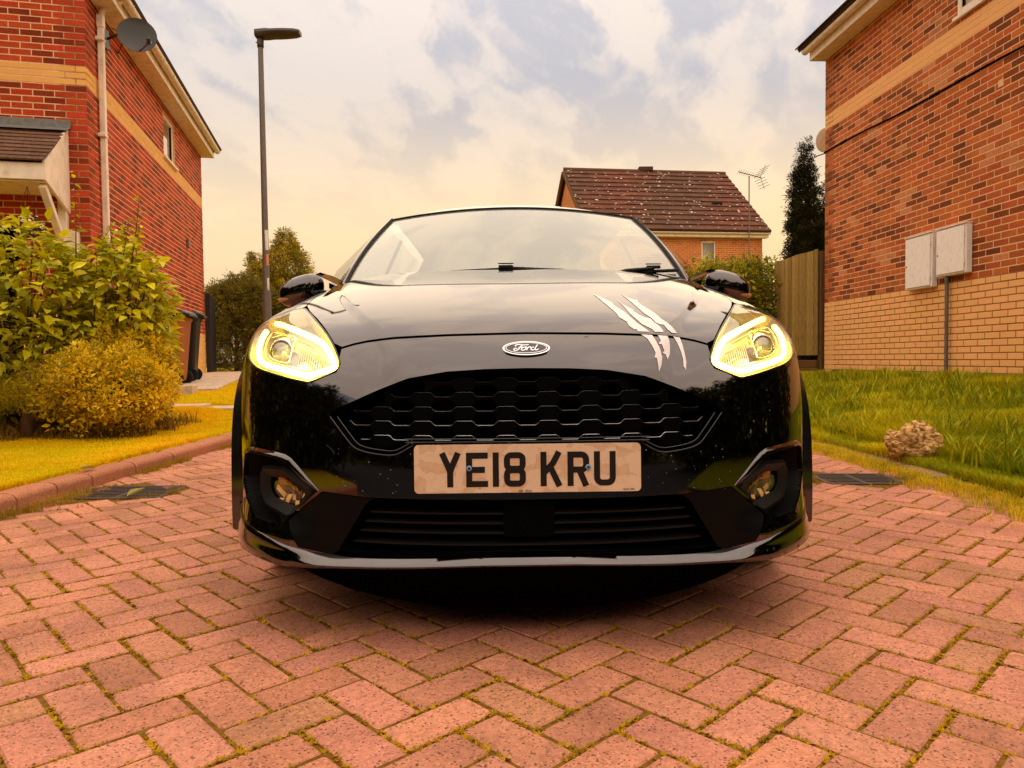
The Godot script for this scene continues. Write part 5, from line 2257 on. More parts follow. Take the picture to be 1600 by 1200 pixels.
	var strokes := [
		# F: top bar, stem with loop
		[[-0.0245, 0.0040], [-0.0262, 0.0075], [-0.0205, 0.0102], [-0.0120, 0.0092], [-0.0040, 0.0086], [0.0060, 0.0098]],
		[[-0.0095, 0.0090], [-0.0130, 0.0030], [-0.0190, -0.0055], [-0.0262, -0.0092], [-0.0300, -0.0062], [-0.0272, -0.0020], [-0.0215, -0.0030]],
		[[-0.0190, 0.0008], [-0.0120, 0.0012], [-0.0075, 0.0018]],
		# o
		[[-0.0035, 0.0015], [-0.0095, -0.0012], [-0.0118, -0.0062], [-0.0082, -0.0088], [-0.0032, -0.0062], [-0.0015, -0.0012], [-0.0040, 0.0016], [0.0020, 0.0012]],
		# r
		[[0.0045, 0.0018], [0.0020, -0.0040], [0.0005, -0.0088]],
		[[0.0022, -0.0035], [0.0060, 0.0012], [0.0098, 0.0018], [0.0102, -0.0006]],
		# d
		[[0.0185, 0.0012], [0.0130, -0.0008], [0.0112, -0.0060], [0.0150, -0.0088], [0.0200, -0.0052], [0.0225, 0.0005]],
		[[0.0275, 0.0092], [0.0230, 0.0010], [0.0205, -0.0060], [0.0235, -0.0088], [0.0290, -0.0050]],
	]
	for s in strokes:
		ribbon(mb, smooth(vlist(s), 5, false), 0.00125, z, false)
		z += 0.0001
	part("script", mb, M.chrome, b)

func text(p: Node, what: String, size: float, at: Vector3, bold: bool) -> void:
	var t := TextMesh.new()
	var f := SystemFont.new()
	f.font_names = PackedStringArray(["Droid Sans"])
	f.font_weight = 700 if bold else 400
	t.font = f
	t.text = what
	t.font_size = 48
	t.pixel_size = size / 48.0 * 1.15
	t.depth = 0.0002
	t.horizontal_alignment = HORIZONTAL_ALIGNMENT_LEFT
	t.material = M.plate_black
	put("lettering", t, p, Transform3D(Basis(), at))

func flanks(c: Node3D) -> void:
	for sg: float in [-1.0, 1.0]:
		# front wing, round the headlight and over the arch
		var o := PackedVector2Array()
		for q in vlist([[0.786, 0.690], [0.801, 0.723], [0.8165, 0.775], [0.807, 0.807], [0.757, 0.8345], [0.676, 0.849], [0.672, 0.856], [0.689, 0.89], [0.706, 0.935], [0.715, 0.98], [0.717, 1.018]]):
			o.append(dom(q.x * sg, q.y))
		o.append(flank(1.36, 1.02, sg))
		o.append(flank(1.36, 0.24, sg))
		o.append(flank(1.20, 0.24, sg))
		for k in 15:
			var a := deg_to_rad(-12.0 + k * 13.0)
			var s := 0.83 + 0.37 * cos(a)
			var y := 0.31 + 0.37 * sin(a)
			if s < 0.60 and y < 0.585:
				break
			o.append(flank(s, y, sg))
		o.append(dom(0.8155 * sg, 0.640))
		o.append(dom(0.8035 * sg, 0.677))
		var mb := MB.new()
		panel(mb, o, [], 0.022, 0.0, 0.012)
		part("front_wing", mb, M.paint, c)
		# door and rear quarter
		o = PackedVector2Array()
		o.append(flank(1.366, 1.02, sg)); o.append(flank(2.52, 1.02, sg)); o.append(flank(2.52, 0.24, sg)); o.append(flank(1.366, 0.24, sg))
		mb = MB.new()
		panel(mb, o, [], 0.05, 0.0, 0.012)
		var d := part("door", mb, M.paint, c)
		mb = MB.new()
		var hp := flank(2.35, 0.86, sg)
		var hq := skin(hp.x, hp.y)
		mb.cbox(hq + Vector3(-0.02, -0.015, -0.10), hq + Vector3(0.02, 0.015, 0.10), 0.008)
		part("handle", mb, M.paint, d)
		o = PackedVector2Array()
		o.append(flank(2.526, 1.02, sg)); o.append(flank(3.98, 1.02, sg)); o.append(flank(3.98, 0.28, sg)); o.append(flank(3.71, 0.28, sg))
		for k in 14:
			var a := deg_to_rad(-5.0 + k * 14.6)
			o.append(flank(3.323 + 0.37 * cos(a), 0.31 + 0.37 * sin(a), sg))
		o.append(flank(2.95, 0.24, sg)); o.append(flank(2.526, 0.24, sg))
		mb = MB.new()
		panel(mb, o, [], 0.05, 0.0, 0.012)
		part("rear_quarter", mb, M.paint, c)
		# arch lips
		for sc: float in [0.83, 3.323]:
			mb = MB.new()
			var rows := [[], [], [], []]
			for k in 29:
				var a := deg_to_rad(-16.0 + k * 7.65)
				var s0: float = sc + 0.365 * cos(a)
				var y0 := 0.31 + 0.365 * sin(a)
				var s1: float = sc + 0.405 * cos(a)
				var y1 := 0.31 + 0.405 * sin(a)
				var fa := flank(s0, maxf(y0, 0.16), sg)
				var fb := flank(s1, maxf(y1, 0.16), sg)
				var xa := absf(skin(fa.x, fa.y).x)
				var xb := absf(skin(fb.x, fb.y).x)
				rows[0].append(Vector3(sg * (xa - 0.12), y0, -s0))
				rows[1].append(Vector3(sg * (xa + 0.026), y0, -s0))
				rows[2].append(Vector3(sg * (lerpf(xa, xb, 0.4) + 0.027), lerpf(y0, y1, 0.4), -lerpf(s0, s1, 0.4)))
				rows[3].append(Vector3(sg * (xb - 0.001), y1, -s1))
			for k in 3:
				mb.grid([rows[k], rows[k + 1]], func(p): return Vector3(sg, 0, 0) if k > 0 else Vector3(0, 0.31 - p.y, -(p.z + sc)))
			part("arch_trim", mb, M.gloss_plastic, c)
			# liner
			mb = MB.new()
			rows = [[], []]
			for k in 25:
				var a := deg_to_rad(-20.0 + k * 9.2)
				rows[0].append(Vector3(sg * 0.84, 0.31 + 0.372 * sin(a), -(sc + 0.372 * cos(a))))
				rows[1].append(Vector3(sg * 0.52, 0.31 + 0.372 * sin(a), -(sc + 0.372 * cos(a))))
			mb.grid(rows, func(p): return Vector3(0, 0.31 - p.y, -(p.z + sc)))
			part("arch_liner", mb, M.deep_black, c)
	# underside and rear
	var ub := MB.new()
	ub.cbox(Vector3(-0.52, 0.13, -3.9), Vector3(0.52, 0.235, -0.36), 0.01)
	ub.cbox(Vector3(-0.40, 0.188, -0.355), Vector3(0.40, 0.215, -0.12), 0.01)
	ub.cbox(Vector3(-0.80, 0.132, -2.92), Vector3(0.80, 0.236, -1.24), 0.01)
	ub.box(Vector3(-0.52, 0.236, -1.2), Vector3(0.52, 0.66, -0.28))
	part("underbody", ub, M.deep_black, c)
	# added black flap, shaped to block light and darken ground under the nose
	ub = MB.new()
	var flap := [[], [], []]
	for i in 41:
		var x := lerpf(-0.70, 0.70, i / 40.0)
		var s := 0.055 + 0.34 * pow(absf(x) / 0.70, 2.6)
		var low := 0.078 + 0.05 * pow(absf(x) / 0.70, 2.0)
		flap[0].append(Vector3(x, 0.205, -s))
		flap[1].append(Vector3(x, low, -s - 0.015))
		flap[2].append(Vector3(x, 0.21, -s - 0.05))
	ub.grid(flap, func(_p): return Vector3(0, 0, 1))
	part("shade_flap", ub, M.deep_black, c)
	var rb := MB.new()
	var rows := []
	for e in [[3.98, 0.24], [4.05, 0.32], [4.07, 0.5], [4.04, 0.66], [3.99, 0.85], [3.97, 1.02]]:
		var row := []
		for i in 21:
			var x := lerpf(-1.0, 1.0, i / 20.0)
			row.append(Vector3(x * 0.868 * wide(e[1]), e[1], -(e[0] - 0.10 * pow(absf(x), 4.0))))
		rows.append(row)
	rb.grid(rows, func(_p): return Vector3.FORWARD)
	part("rear_bumper", rb, M.paint, c)

func screen_point(u: float, t: float) -> Vector3:
	var bow := 0.018 * sin(PI * t)
	var x := u * lerpf(0.695, 0.590, pow(maxf(t, 0.0), 1.25))
	var y := lerpf(0.998, 1.398, t) + bow - u * u * lerpf(0.012, 0.034, t)
	var s := lerpf(1.12, 1.80, t) + u * u * lerpf(0.17, 0.10, t)
	return Vector3(x, y, -s)

func cabin(c: Node3D) -> void:
	var mb := MB.new()
	var rows := []
	for j in 25:
		var row := []
		for i in 41:
			row.append(screen_point(lerpf(-0.985, 0.985, i / 40.0), lerpf(0.0, 0.985, j / 24.0)))
		rows.append(row)
	mb.grid(rows, func(_p): return Vector3(0, 1, 1))
	part("windscreen", mb, M.screen_glass, c)
	# pillars, with a rubber edge to the glass
	for sg: float in [-1.0, 1.0]:
		mb = MB.new()
		rows = []
		for j in 21:
			var t := lerpf(-0.04, 1.0, j / 20.0)
			var a := screen_point(sg, t)
			var b := a + Vector3(sg * lerpf(0.052, 0.040, t), -0.004, -0.075)
			var d := a + Vector3(sg * lerpf(0.075, 0.055, t), -0.035, -0.16)
			rows.append([a + Vector3(-sg * 0.004, -0.012, 0.0), a + Vector3(sg * 0.006, 0.004, 0), a.lerp(b, 0.5) + Vector3(0, 0.008, 0.004), b, d])
		mb.grid(rows, func(_p): return Vector3(sg * 0.8, 0.8, 0.6))
		part("front_pillar", mb, M.paint, c)
		mb = MB.new()
		var line := []
		for j in 21:
			line.append(screen_point(sg * 0.992, lerpf(0.0, 0.99, j / 20.0)) + Vector3(0, 0.004, 0.0))
		mb.tube(line, 0.0085, 6)
		part("screen_seal", mb, M.rubber, c)
		# side glass
		mb = MB.new()
		rows = []
		for j in 7:
			var row := []
			for i in 17:
				var s := lerpf(1.48, 3.45, i / 16.0)
				var t := j / 6.0
				var top := minf(1.36, 1.02 + maxf(0.0, s - 1.40) * 0.62)
				var y := lerpf(1.015, top, t)
				var x := lerpf(0.795, 0.625, (y - 1.015) / 0.36)
				row.append(Vector3(sg * x, y, -s))
			rows.append(row)
		mb.grid(rows, func(_p): return Vector3(sg, 0.3, 0))
		part("side_window", mb, M.side_glass, c)
		# shoulder from wing to glass, roof rail
		mb = MB.new()
		rows = []
		for i in 33:
			var s := lerpf(1.20, 3.98, i / 32.0)
			rows.append([Vector3(sg * 0.79, 1.022, -s), Vector3(sg * 0.770, 1.03, -s), Vector3(sg * 0.72, 1.015, -s)])
		mb.grid(rows, func(_p): return Vector3(0, 1, 0))
		part("shoulder", mb, M.gloss_plastic, c)
		mb = MB.new()
		rows = []
		for e in [[2.02, 1.0], [2.4, 1.0], [2.62, 1.0]]:
			pass
		for i in 9:
			var t := i / 8.0
			var y := lerpf(1.0, 1.37, t)
			var x := lerpf(0.80, 0.628, (y - 1.0) / 0.37)
			rows.append([Vector3(sg * x, y, -2.46), Vector3(sg * (x + 0.006), y, -2.50), Vector3(sg * x, y, -2.56)])
		mb.grid(rows, func(_p): return Vector3(sg, 0, 0))
		part("middle_pillar", mb, M.gloss_plastic, c)
		mb = MB.new()
		rows = []
		for i in 9:
			var t := i / 8.0
			var y := lerpf(1.0, 1.38, t)
			var x := lerpf(0.80, 0.60, (y - 1.0) / 0.38)
			rows.append([Vector3(sg * x, y, -(3.36 + 0.05 * t)), Vector3(sg * (x - 0.01), y, -(3.70 + 0.0 * t)), Vector3(sg * (x - 0.08), y, -(4.0 - 0.26 * t))])
		mb.grid(rows, func(_p): return Vector3(sg, 0, -0.2))
		part("rear_pillar", mb, M.paint, c)
	# roof
	mb = MB.new()
	rows = []
	for j in 25:
		var t := j / 24.0
		var row := []
		for i in 31:
			var u := lerpf(-1.0, 1.0, i / 30.0)
			var front := screen_point(u, 1.0)
			var s := lerpf(-front.z, 3.72 - 0.06 * u * u, t)
			var rise := 0.075 * (1.0 - pow(absf(t * 2.0 - 0.95) / 1.05, 2.2)) if t > 0.0 else 0.0
			var y := front.y + clampf(0.155 * sin(minf(t * 2.2, 1.0) * PI * 0.5), 0, 0.072) - 0.06 * t * t * t
			var drop := 0.045 * pow(absf(u), 6.0) * ss(0.0, 0.1, t)
			var _r := rise
			row.append(Vector3(u * lerpf(0.592, 0.61 - 0.03 * t, ss(0.0, 0.3, t)), y - drop, -s))
		rows.append(row)
	mb.grid(rows, func(_p): return Vector3(0, 1, 0.05))
	part("roof", mb, M.paint, c)
	mb = MB.new()
	var hl := []
	for i in 31:
		hl.append(screen_point(lerpf(-0.98, 0.98, i / 30.0), 0.992) + Vector3(0, 0.003, 0))
	mb.tube(hl, 0.005, 6)
	part("header_seal", mb, M.rubber, c)
	# tailgate
	mb = MB.new()
	rows = []
	for j in 9:
		var t := j / 8.0
		var row := []
		for i in 17:
			var u := lerpf(-1.0, 1.0, i / 16.0)
			row.append(Vector3(u * lerpf(0.58, 0.74, t), lerpf(1.40, 1.02, t) - 0.04 * pow(absf(u), 4.0) * (1.0 - t), -(lerpf(3.71, 3.98, t) - 0.09 * u * u)))
		rows.append(row)
	mb.grid(rows, func(_p): return Vector3(0, 0.3, -1))
	part("tailgate", mb, M.privacy_glass, c)
	# interior
	mb = MB.new()
	rows = []
	for j in 5:
		var row := []
		for i in 21:
			var x := lerpf(-0.68, 0.68, i / 20.0)
			row.append(Vector3(x, 0.985 + [0.0, 0.012, 0.01, -0.03, -0.25][j], -([1.22, 1.42, 1.62, 1.70, 1.72][j] + 0.10 * x * x)))
		rows.append(row)
	mb.grid(rows, func(_p): return Vector3(0, 1, -0.3))
	part("dashboard", mb, M.cabin, c)
	mb = MB.new()
	mb.box(Vector3(-0.74, 0.30, -3.8), Vector3(0.74, 0.34, -1.5))
	for sg: float in [-1.0, 1.0]:
		mb.face([Vector3(sg * 0.76, 0.34, -1.3), Vector3(sg * 0.76, 0.34, -3.8), Vector3(sg * 0.76, 1.0, -3.8), Vector3(sg * 0.76, 1.0, -1.3)], Vector3(-sg, 0, 0))
	mb.face([Vector3(-0.58, 1.385, -1.95), Vector3(0.58, 1.385, -1.95), Vector3(0.56, 1.375, -3.6), Vector3(-0.56, 1.375, -3.6)], Vector3.DOWN)
	mb.face([Vector3(-0.72, 0.34, -3.75), Vector3(0.72, 0.34, -3.75), Vector3(0.72, 1.05, -3.72), Vector3(-0.72, 1.05, -3.72)], Vector3.BACK)
	part("cabin_lining", mb, M.cabin, c)
	for sx: float in [-0.37, 0.37]:
		for sz: float in [2.35, 3.2]:
			mb = MB.new()
			mb.cbox(Vector3(sx - 0.25, 0.40, -(sz + 0.05)), Vector3(sx + 0.25, 0.56, -(sz - 0.45)), 0.05)
			mb.cbox(Vector3(sx - 0.24, 0.56, -(sz + 0.16)), Vector3(sx + 0.24, 1.10, -(sz + 0.03)), 0.05)
			var so := part("seat", mb, M.seat_cloth, c)
			mb = MB.new()
			mb.cbox(Vector3(sx - 0.13, 1.14, -(sz + 0.17)), Vector3(sx + 0.13, 1.30, -(sz + 0.07)), 0.04)
			mb.tube([Vector3(sx - 0.06, 1.08, -(sz + 0.12)), Vector3(sx - 0.06, 1.16, -(sz + 0.12))], 0.008, 6)
			mb.tube([Vector3(sx + 0.06, 1.08, -(sz + 0.12)), Vector3(sx + 0.06, 1.16, -(sz + 0.12))], 0.008, 6)
			part("headrest", mb, M.seat_cloth, so)
	mb = MB.new()
	var ring := []
	for k in 32:
		var a := TAU * k / 32.0
		ring.append(Vector3(-0.37 + 0.185 * cos(a), 0.90 + 0.175 * sin(a), -1.78 - 0.06 * sin(a)))
	mb.tube(ring, 0.016, 8, true)
	mb.tube([Vector3(-0.54, 0.90, -1.78), Vector3(-0.37, 0.89, -1.76), Vector3(-0.20, 0.90, -1.78)], 0.02, 6)
	part("steering_wheel", mb, M.cabin, c)
	# sensor housing and mirror behind the top of the screen
	mb = MB.new()
	var hp := PackedVector2Array()
	for q in [[-0.105, 0.0], [-0.09, -0.045], [-0.05, -0.075], [0.05, -0.075], [0.09, -0.045], [0.105, 0.0]]:
		hp.append(Vector2(q[0], q[1]))
	var top := screen_point(0.0, 0.955)
	var bot := screen_point(0.0, 0.78)
	var yv := (top - bot).normalized()
	var zv := Vector3.RIGHT.cross(yv)
	mb.prism(hp, -0.03, -0.006, Transform3D(Basis(Vector3.RIGHT, yv, zv), top))
	part("sensor_housing", mb, M.cabin, c)
	mb = MB.new()
	mb.cbox(Vector3(-0.12, 1.27, -1.88), Vector3(0.12, 1.335, -1.85), 0.014)
	part("rear_view_mirror", mb, M.cabin, c)
	wipers(c)

func wipers(c: Node3D) -> void:
	for w in [[0.40], [0.60]]:
		var o := Node3D.new()
		o.name = "wiper"
		c.add_child(o, true)
		var lift := Vector3(0, 0.009, 0.010)
		var blade := []
		var arm := []
		if w[0] > 0.5:
			# the passenger blade, parked up the edge of the glass
			for k in 13:
				blade.append(screen_point(lerpf(0.97, 0.56, k / 12.0), lerpf(0.105, 0.018, k / 12.0)) + lift)
			arm = [screen_point(0.50, -0.02) + lift, screen_point(0.62, 0.03) + lift * 1.8, screen_point(0.80, 0.075) + lift * 2.0]
		else:
			for k in 17:
				blade.append(screen_point(lerpf(-0.80, 0.04, k / 16.0), lerpf(0.012, 0.052, k / 16.0)) + lift)
			arm = [screen_point(0.62, -0.03) + lift, screen_point(0.25, 0.02) + lift * 1.3, screen_point(-0.06, 0.047) + lift * 1.5]
		var mb := MB.new()
		mb.tube(blade, 0.0075, 6, false, true)
		part("blade", mb, M.rubber, o)
		mb = MB.new()
		mb.tube(arm, [0.012, 0.010, 0.007], 6)
		var mid: Vector3 = arm[2] + Vector3(0, 0.004, 0)
		mb.cbox(mid - Vector3(0.028, 0.006, 0.008), mid + Vector3(0.028, 0.007, 0.008), 0.003)
		mb.tube([mid + Vector3(-0.03, 0.013, 0), mid + Vector3(0.03, 0.013, 0)], 0.0025, 5)
		part("arm", mb, M.satin_plastic, o)

func wheels(c: Node3D) -> void:
	for s: float in [0.83, 3.323]:
		for sg: float in [-1.0, 1.0]:
			var w := Node3D.new()
			w.name = "wheel"
			c.add_child(w, true)
			w.position = Vector3(sg * 0.745, 0.31, -s)
			var t := Transform3D(Basis(Vector3(0, 0, 1), Vector3(sg, 0, 0), Vector3(0, sg, 0)), Vector3.ZERO)
			var mb := MB.new()
			mb.lathe([Vector2(0.212, -0.085), Vector2(0.225, -0.10), Vector2(0.27, -0.105), Vector2(0.297, -0.098), Vector2(0.308, -0.075), Vector2(0.3105, 0.0), Vector2(0.308, 0.075), Vector2(0.297, 0.098), Vector2(0.27, 0.105), Vector2(0.225, 0.10), Vector2(0.212, 0.085)], 56, t)
			for k in 40:
				var a := TAU * k / 40
				mb.box(Vector3(-0.004, -0.07, -0.004), Vector3(0.004, 0.07, 0.0015), t * Transform3D(Basis(Vector3.UP, a) * Basis(Vector3.FORWARD, 0.0), Vector3.ZERO).translated_local(Vector3(0, 0, 0.3105)))
			part("tyre", mb, M.rubber, w)
			mb = MB.new()
			mb.lathe([Vector2(0.212, -0.085), Vector2(0.20, -0.06), Vector2(0.19, 0.0), Vector2(0.20, 0.07), Vector2(0.214, 0.086)], 40, t)
			for k in 10:
				var a := TAU * k / 10.0
				mb.cbox(Vector3(-0.014, 0.045, 0.03), Vector3(0.014, 0.075, 0.205), 0.005, t * Transform3D(Basis(Vector3.UP, a), Vector3.ZERO))
			mb.lathe([Vector2(0.0, 0.085), Vector2(0.03, 0.083), Vector2(0.05, 0.07), Vector2(0.055, 0.03)], 24, t)
			part("rim", mb, M.alloy, w)
			mb = MB.new()
			mb.lathe([Vector2(0.0, 0.02), Vector2(0.14, 0.02), Vector2(0.14, -0.01), Vector2(0.0, -0.01)], 32, t)
			part("brake_disc", mb, M.galvanised, w)

func mirrors(c: Node3D) -> void:
	for sg: float in [-1.0, 1.0]:
		var m := Node3D.new()
		m.name = "door_mirror"
		c.add_child(m, true)
		m.position = Vector3(sg * 0.905, 0.983, -1.43)
		var mb := MB.new()
		var rows := []
		for j in 17:
			var th := PI * j / 16.0
			var row := []
			for i in 33:
				var ph := TAU * i / 32.0
				var d := Vector3(sin(th) * cos(ph), cos(th), sin(th) * sin(ph))
				var e := 0.72
				var p := Vector3(signf(d.x) * pow(absf(d.x), e), signf(d.y) * pow(absf(d.y), 0.80), signf(d.z) * pow(absf(d.z), 0.9))
				# fuller towards the car at the top, drooping outwards
				var k := p.x * sg
				p.y *= (1.0 + 0.10 * k) if p.y < 0 else (1.0 - 0.16 * k - 0.10 * k * k)
				row.append(Vector3(p.x * 0.094, p.y * 0.062 - 0.016 * k, p.z * (0.066 if p.z > 0 else 0.03)))
			rows.append(row)
		mb.grid(rows, func(p): return p)
		part("shell", mb, M.paint, m)
		mb = MB.new()
		var ind := []
		for k in 9:
			var t := k / 8.0
			ind.append(Vector3(sg * lerpf(0.030, 0.092, t), -0.036 - 0.006 * t, lerpf(0.052, 0.014, t * t)))
		mb.tube(ind, [0.003, 0.006, 0.008, 0.009, 0.010, 0.010, 0.010, 0.010, 0.008], 8)
		part("indicator", mb, M.amber_lens, m)
		mb = MB.new()
		mb.tube([Vector3(-sg * 0.06, -0.03, 0.0), Vector3(-sg * 0.12, -0.06, -0.02), Vector3(-sg * 0.18, -0.05, -0.04)], [0.028, 0.03, 0.035], 8)
		part("mirror_foot", mb, M.gloss_plastic, m)
		mb = MB.new()
		var gl := []
		for k in 24:
			gl.append(Vector3(0.072 * cos(TAU * k / 24), 0.044 * sin(TAU * k / 24), -0.032))
		mb.face(gl, Vector3.FORWARD)
		part("mirror_glass", mb, M.chrome, m)

func decals(c: Node3D) -> void:
	var claws := [
		[[0.206, 0.868], [0.223, 0.855], [0.238, 0.841], [0.246, 0.836], [0.247, 0.826], [0.251, 0.819], [0.267, 0.802], [0.276, 0.786], [0.287, 0.770], [0.299, 0.759], [0.313, 0.7455], [0.282, 0.7465], [0.281, 0.752], [0.274, 0.752], [0.263, 0.762], [0.261, 0.773], [0.245, 0.786], [0.243, 0.797], [0.236, 0.810], [0.222, 0.835]],
		[[0.288, 0.7385], [0.316, 0.737], [0.322, 0.721], [0.328, 0.703], [0.330, 0.681], [0.326, 0.664], [0.317, 0.646], [0.317, 0.662], [0.316, 0.680], [0.310, 0.681], [0.315, 0.692], [0.310, 0.708], [0.301, 0.728]],
		[[0.263, 0.846], [0.272, 0.830], [0.281, 0.820], [0.296, 0.808], [0.291, 0.806], [0.302, 0.794], [0.314, 0.786], [0.328, 0.783], [0.333, 0.772], [0.343, 0.763], [0.348, 0.752], [0.349, 0.7445], [0.326, 0.7455], [0.322, 0.752], [0.314, 0.757], [0.299, 0.766], [0.287, 0.783], [0.279, 0.797], [0.274, 0.816]],
		[[0.331, 0.7365], [0.356, 0.7345], [0.358, 0.721], [0.356, 0.703], [0.352, 0.688], [0.344, 0.676], [0.341, 0.688], [0.333, 0.692], [0.339, 0.697], [0.337, 0.704], [0.335, 0.714], [0.327, 0.7145], [0.335, 0.723]],
		[[0.289, 0.870], [0.300, 0.854], [0.313, 0.846], [0.326, 0.844], [0.321, 0.836], [0.328, 0.823], [0.347, 0.801], [0.358, 0.781], [0.375, 0.763], [0.383, 0.749], [0.386, 0.7415], [0.371, 0.743], [0.362, 0.752], [0.357, 0.765], [0.349, 0.765], [0.337, 0.771], [0.332, 0.783], [0.318, 0.798], [0.309, 0.818], [0.301, 0.838]],
		[[0.372, 0.7335], [0.390, 0.7305], [0.392, 0.714], [0.393, 0.692], [0.393, 0.668], [0.389, 0.650], [0.384, 0.659], [0.386, 0.676], [0.384, 0.696], [0.379, 0.718]],
	]
	for k in claws.size():
		var mb := MB.new()
		panel(mb, doms(vlist(claws[k])), [], 0.008, 0.0011, 0.0)
		part("claw_decal", mb, M.decal, c)

# ------------------------------------------------------------------ street furniture and small things
func street_things() -> void:
	lamp_post()
	bins()
	rock()
	gate_and_fence()

func lamp_post() -> void:
	var foot := Vector3(-3.70, left_height(-3.7, -11.0), -11.0)
	var t := thing("street_lamp", "tall grey street lamp post with stickers standing in front of the dark tree", "street lamp", foot)
	var h := 5.53 - foot.y
	var lean := Vector3(-0.015, 0, 0)
	var mb := MB.new()
	mb.tube([Vector3(0, -0.1, 0), Vector3(0, 1.35, 0) + lean * 0.2], 0.066, 14)
	mb.tube([Vector3(0, 1.34, 0) + lean * 0.2, Vector3(0, 1.42, 0) + lean * 0.25], [0.066, 0.050], 14)
	part("base", mb, M.galvanised, t)
	mb = MB.new()
	mb.tube([Vector3(0, 1.40, 0) + lean * 0.25, Vector3(0, h * 0.6, 0) + lean * 0.5, Vector3(0, h - 0.12, 0) + lean], [0.050, 0.044, 0.038], 14)
	part("post", mb, M.galvanised, t)
	mb = MB.new()
	mb.lathe([Vector2(0.0, -0.14), Vector2(0.046, -0.14), Vector2(0.050, -0.10), Vector2(0.050, 0.02), Vector2(0.0, 0.03)], 14, Transform3D(Basis(), Vector3(0, h, 0) + lean))
	mb.tube([Vector3(-0.07, h - 0.06, 0.0) + lean, Vector3(-0.03, h - 0.06, 0.0) + lean], 0.008, 6)
	part("collar", mb, M.lamp_grey, t)
	# flat lantern, reaching right
	mb = MB.new()
	var rows := []
	for i in 9:
		var k := i / 8.0
		var x := lerpf(-0.06, 0.60, k)
		var w := 0.085 + 0.045 * sin(PI * clampf(k, 0.08, 0.9))
		var th := lerpf(0.13, 0.10, k) if k < 0.28 else 0.095
		if i == 8:
			w *= 0.8; th *= 0.7
		if i == 0:
			th *= 0.9
		var row := []
		for q in 13:
			var a := TAU * q / 12.0
			var cx := signf(cos(a)) * pow(absf(cos(a)), 0.5)
			var cy := signf(sin(a)) * pow(absf(sin(a)), 0.5)
			row.append(Vector3(x, h + 0.055 + cy * th / 2 + 0.012 * k, cx * w))
		rows.append(row)
	mb.grid(rows, func(p): return Vector3(0, p.y - h - 0.06, p.z))
	mb.face(rows[0].slice(0, 12), Vector3.LEFT)
	mb.face(rows[8].slice(0, 12), Vector3.RIGHT)
	var l := part("lantern", mb, M.lamp_grey, t, Transform3D(Basis(), lean))
	mb = MB.new()
	mb.cbox(Vector3(-0.09, h + 0.105, -0.02), Vector3(0.12, h + 0.125, 0.02), 0.005)
	part("photocell", mb, M.lamp_grey, l)
	# stickers and number plates on the shaft
	for e in [["sticker", 2.22, 2.52, "sticker_white"], ["sticker", 1.99, 2.16, "sticker_orange"], ["sticker", 1.55, 1.80, "sticker_white"]]:
		var s := MB.new()
		var rws := []
		for j in 2:
			var row := []
			for i in 9:
				var a := deg_to_rad(lerpf(20.0, 110.0, i / 8.0))
				var y: float = e[1] if j == 0 else e[2]
				var rr: float = (0.0492 - 0.0016 * y)
				row.append(Vector3(cos(a) * rr, y - foot.y + 0.15, sin(a) * rr))
			rws.append(row)
		s.grid(rws, func(p): return Vector3(p.x, 0, p.z))
		part(e[0], s, M[e[3]], t)

func wheelie_bin(called: String, label: String, at: Vector3, turn: float, body: Material, grp: String) -> void:
	var t := thing(called, label, "wheelie bin", at, turn, grp)
	var mb := MB.new()
	var rows := []
	for e in [[0.06, 0.20, 0.22], [0.12, 0.205, 0.235], [0.90, 0.275, 0.315], [0.93, 0.29, 0.335], [0.97, 0.29, 0.335]]:
		var row := []
		for q in round_rect(e[1] * 2, e[2] * 2, 0.045, 4):
			row.append(Vector3(q.x, e[0], q.y + (0.9 - e[0]) * -0.03))
		row.append(row[0])
		rows.append(row)
	mb.grid(rows, func(p): return Vector3(p.x, 0, p.z))
	mb.face(rows[0].slice(0, rows[0].size() - 1), Vector3.DOWN)
	part("body", mb, body, t)
	mb = MB.new()
	rows = []
	for e in [[0.975, 1.0], [0.995, 1.05], [1.02, 1.05], [1.055, 0.9], [1.065, 0.0]]:
		var row := []
		for q in round_rect(0.61 * e[1], 0.72 * e[1], 0.05 * maxf(e[1], 0.1), 4):
			row.append(Vector3(q.x, e[0] + 0.04 * (q.y / 0.36) * -0.3, q.y))
		row.append(row[0])
		rows.append(row)
	mb.grid(rows, func(p): return Vector3(p.x, 0.4 if p.y > 1.02 else 0.0, p.z))
	part("lid", mb, M.bin_black, t)
	mb = MB.new()
	mb.tube([Vector3(-0.22, 0.99, -0.40), Vector3(0.22, 0.99, -0.40)], 0.016, 8)
	mb.tube([Vector3(-0.22, 0.99, -0.40), Vector3(-0.22, 0.97, -0.33)], 0.016, 6)
	mb.tube([Vector3(0.22, 0.99, -0.40), Vector3(0.22, 0.97, -0.33)], 0.016, 6)
	part("handle", mb, M.bin_black, t)
	for s: float in [-1.0, 1.0]:
		mb = MB.new()
		mb.lathe([Vector2(0.0, -0.025), Vector2(0.06, -0.025), Vector2(0.095, -0.022), Vector2(0.10, -0.012), Vector2(0.10, 0.012), Vector2(0.095, 0.022), Vector2(0.06, 0.025), Vector2(0.05, 0.012), Vector2(0.0, 0.012)], 24, Transform3D(Basis(Vector3(0, 0, 1), Vector3(1, 0, 0), Vector3(0, 1, 0)), Vector3(s * 0.255, 0.10, -0.22)))
		part("wheel", mb, M.rubber, t)

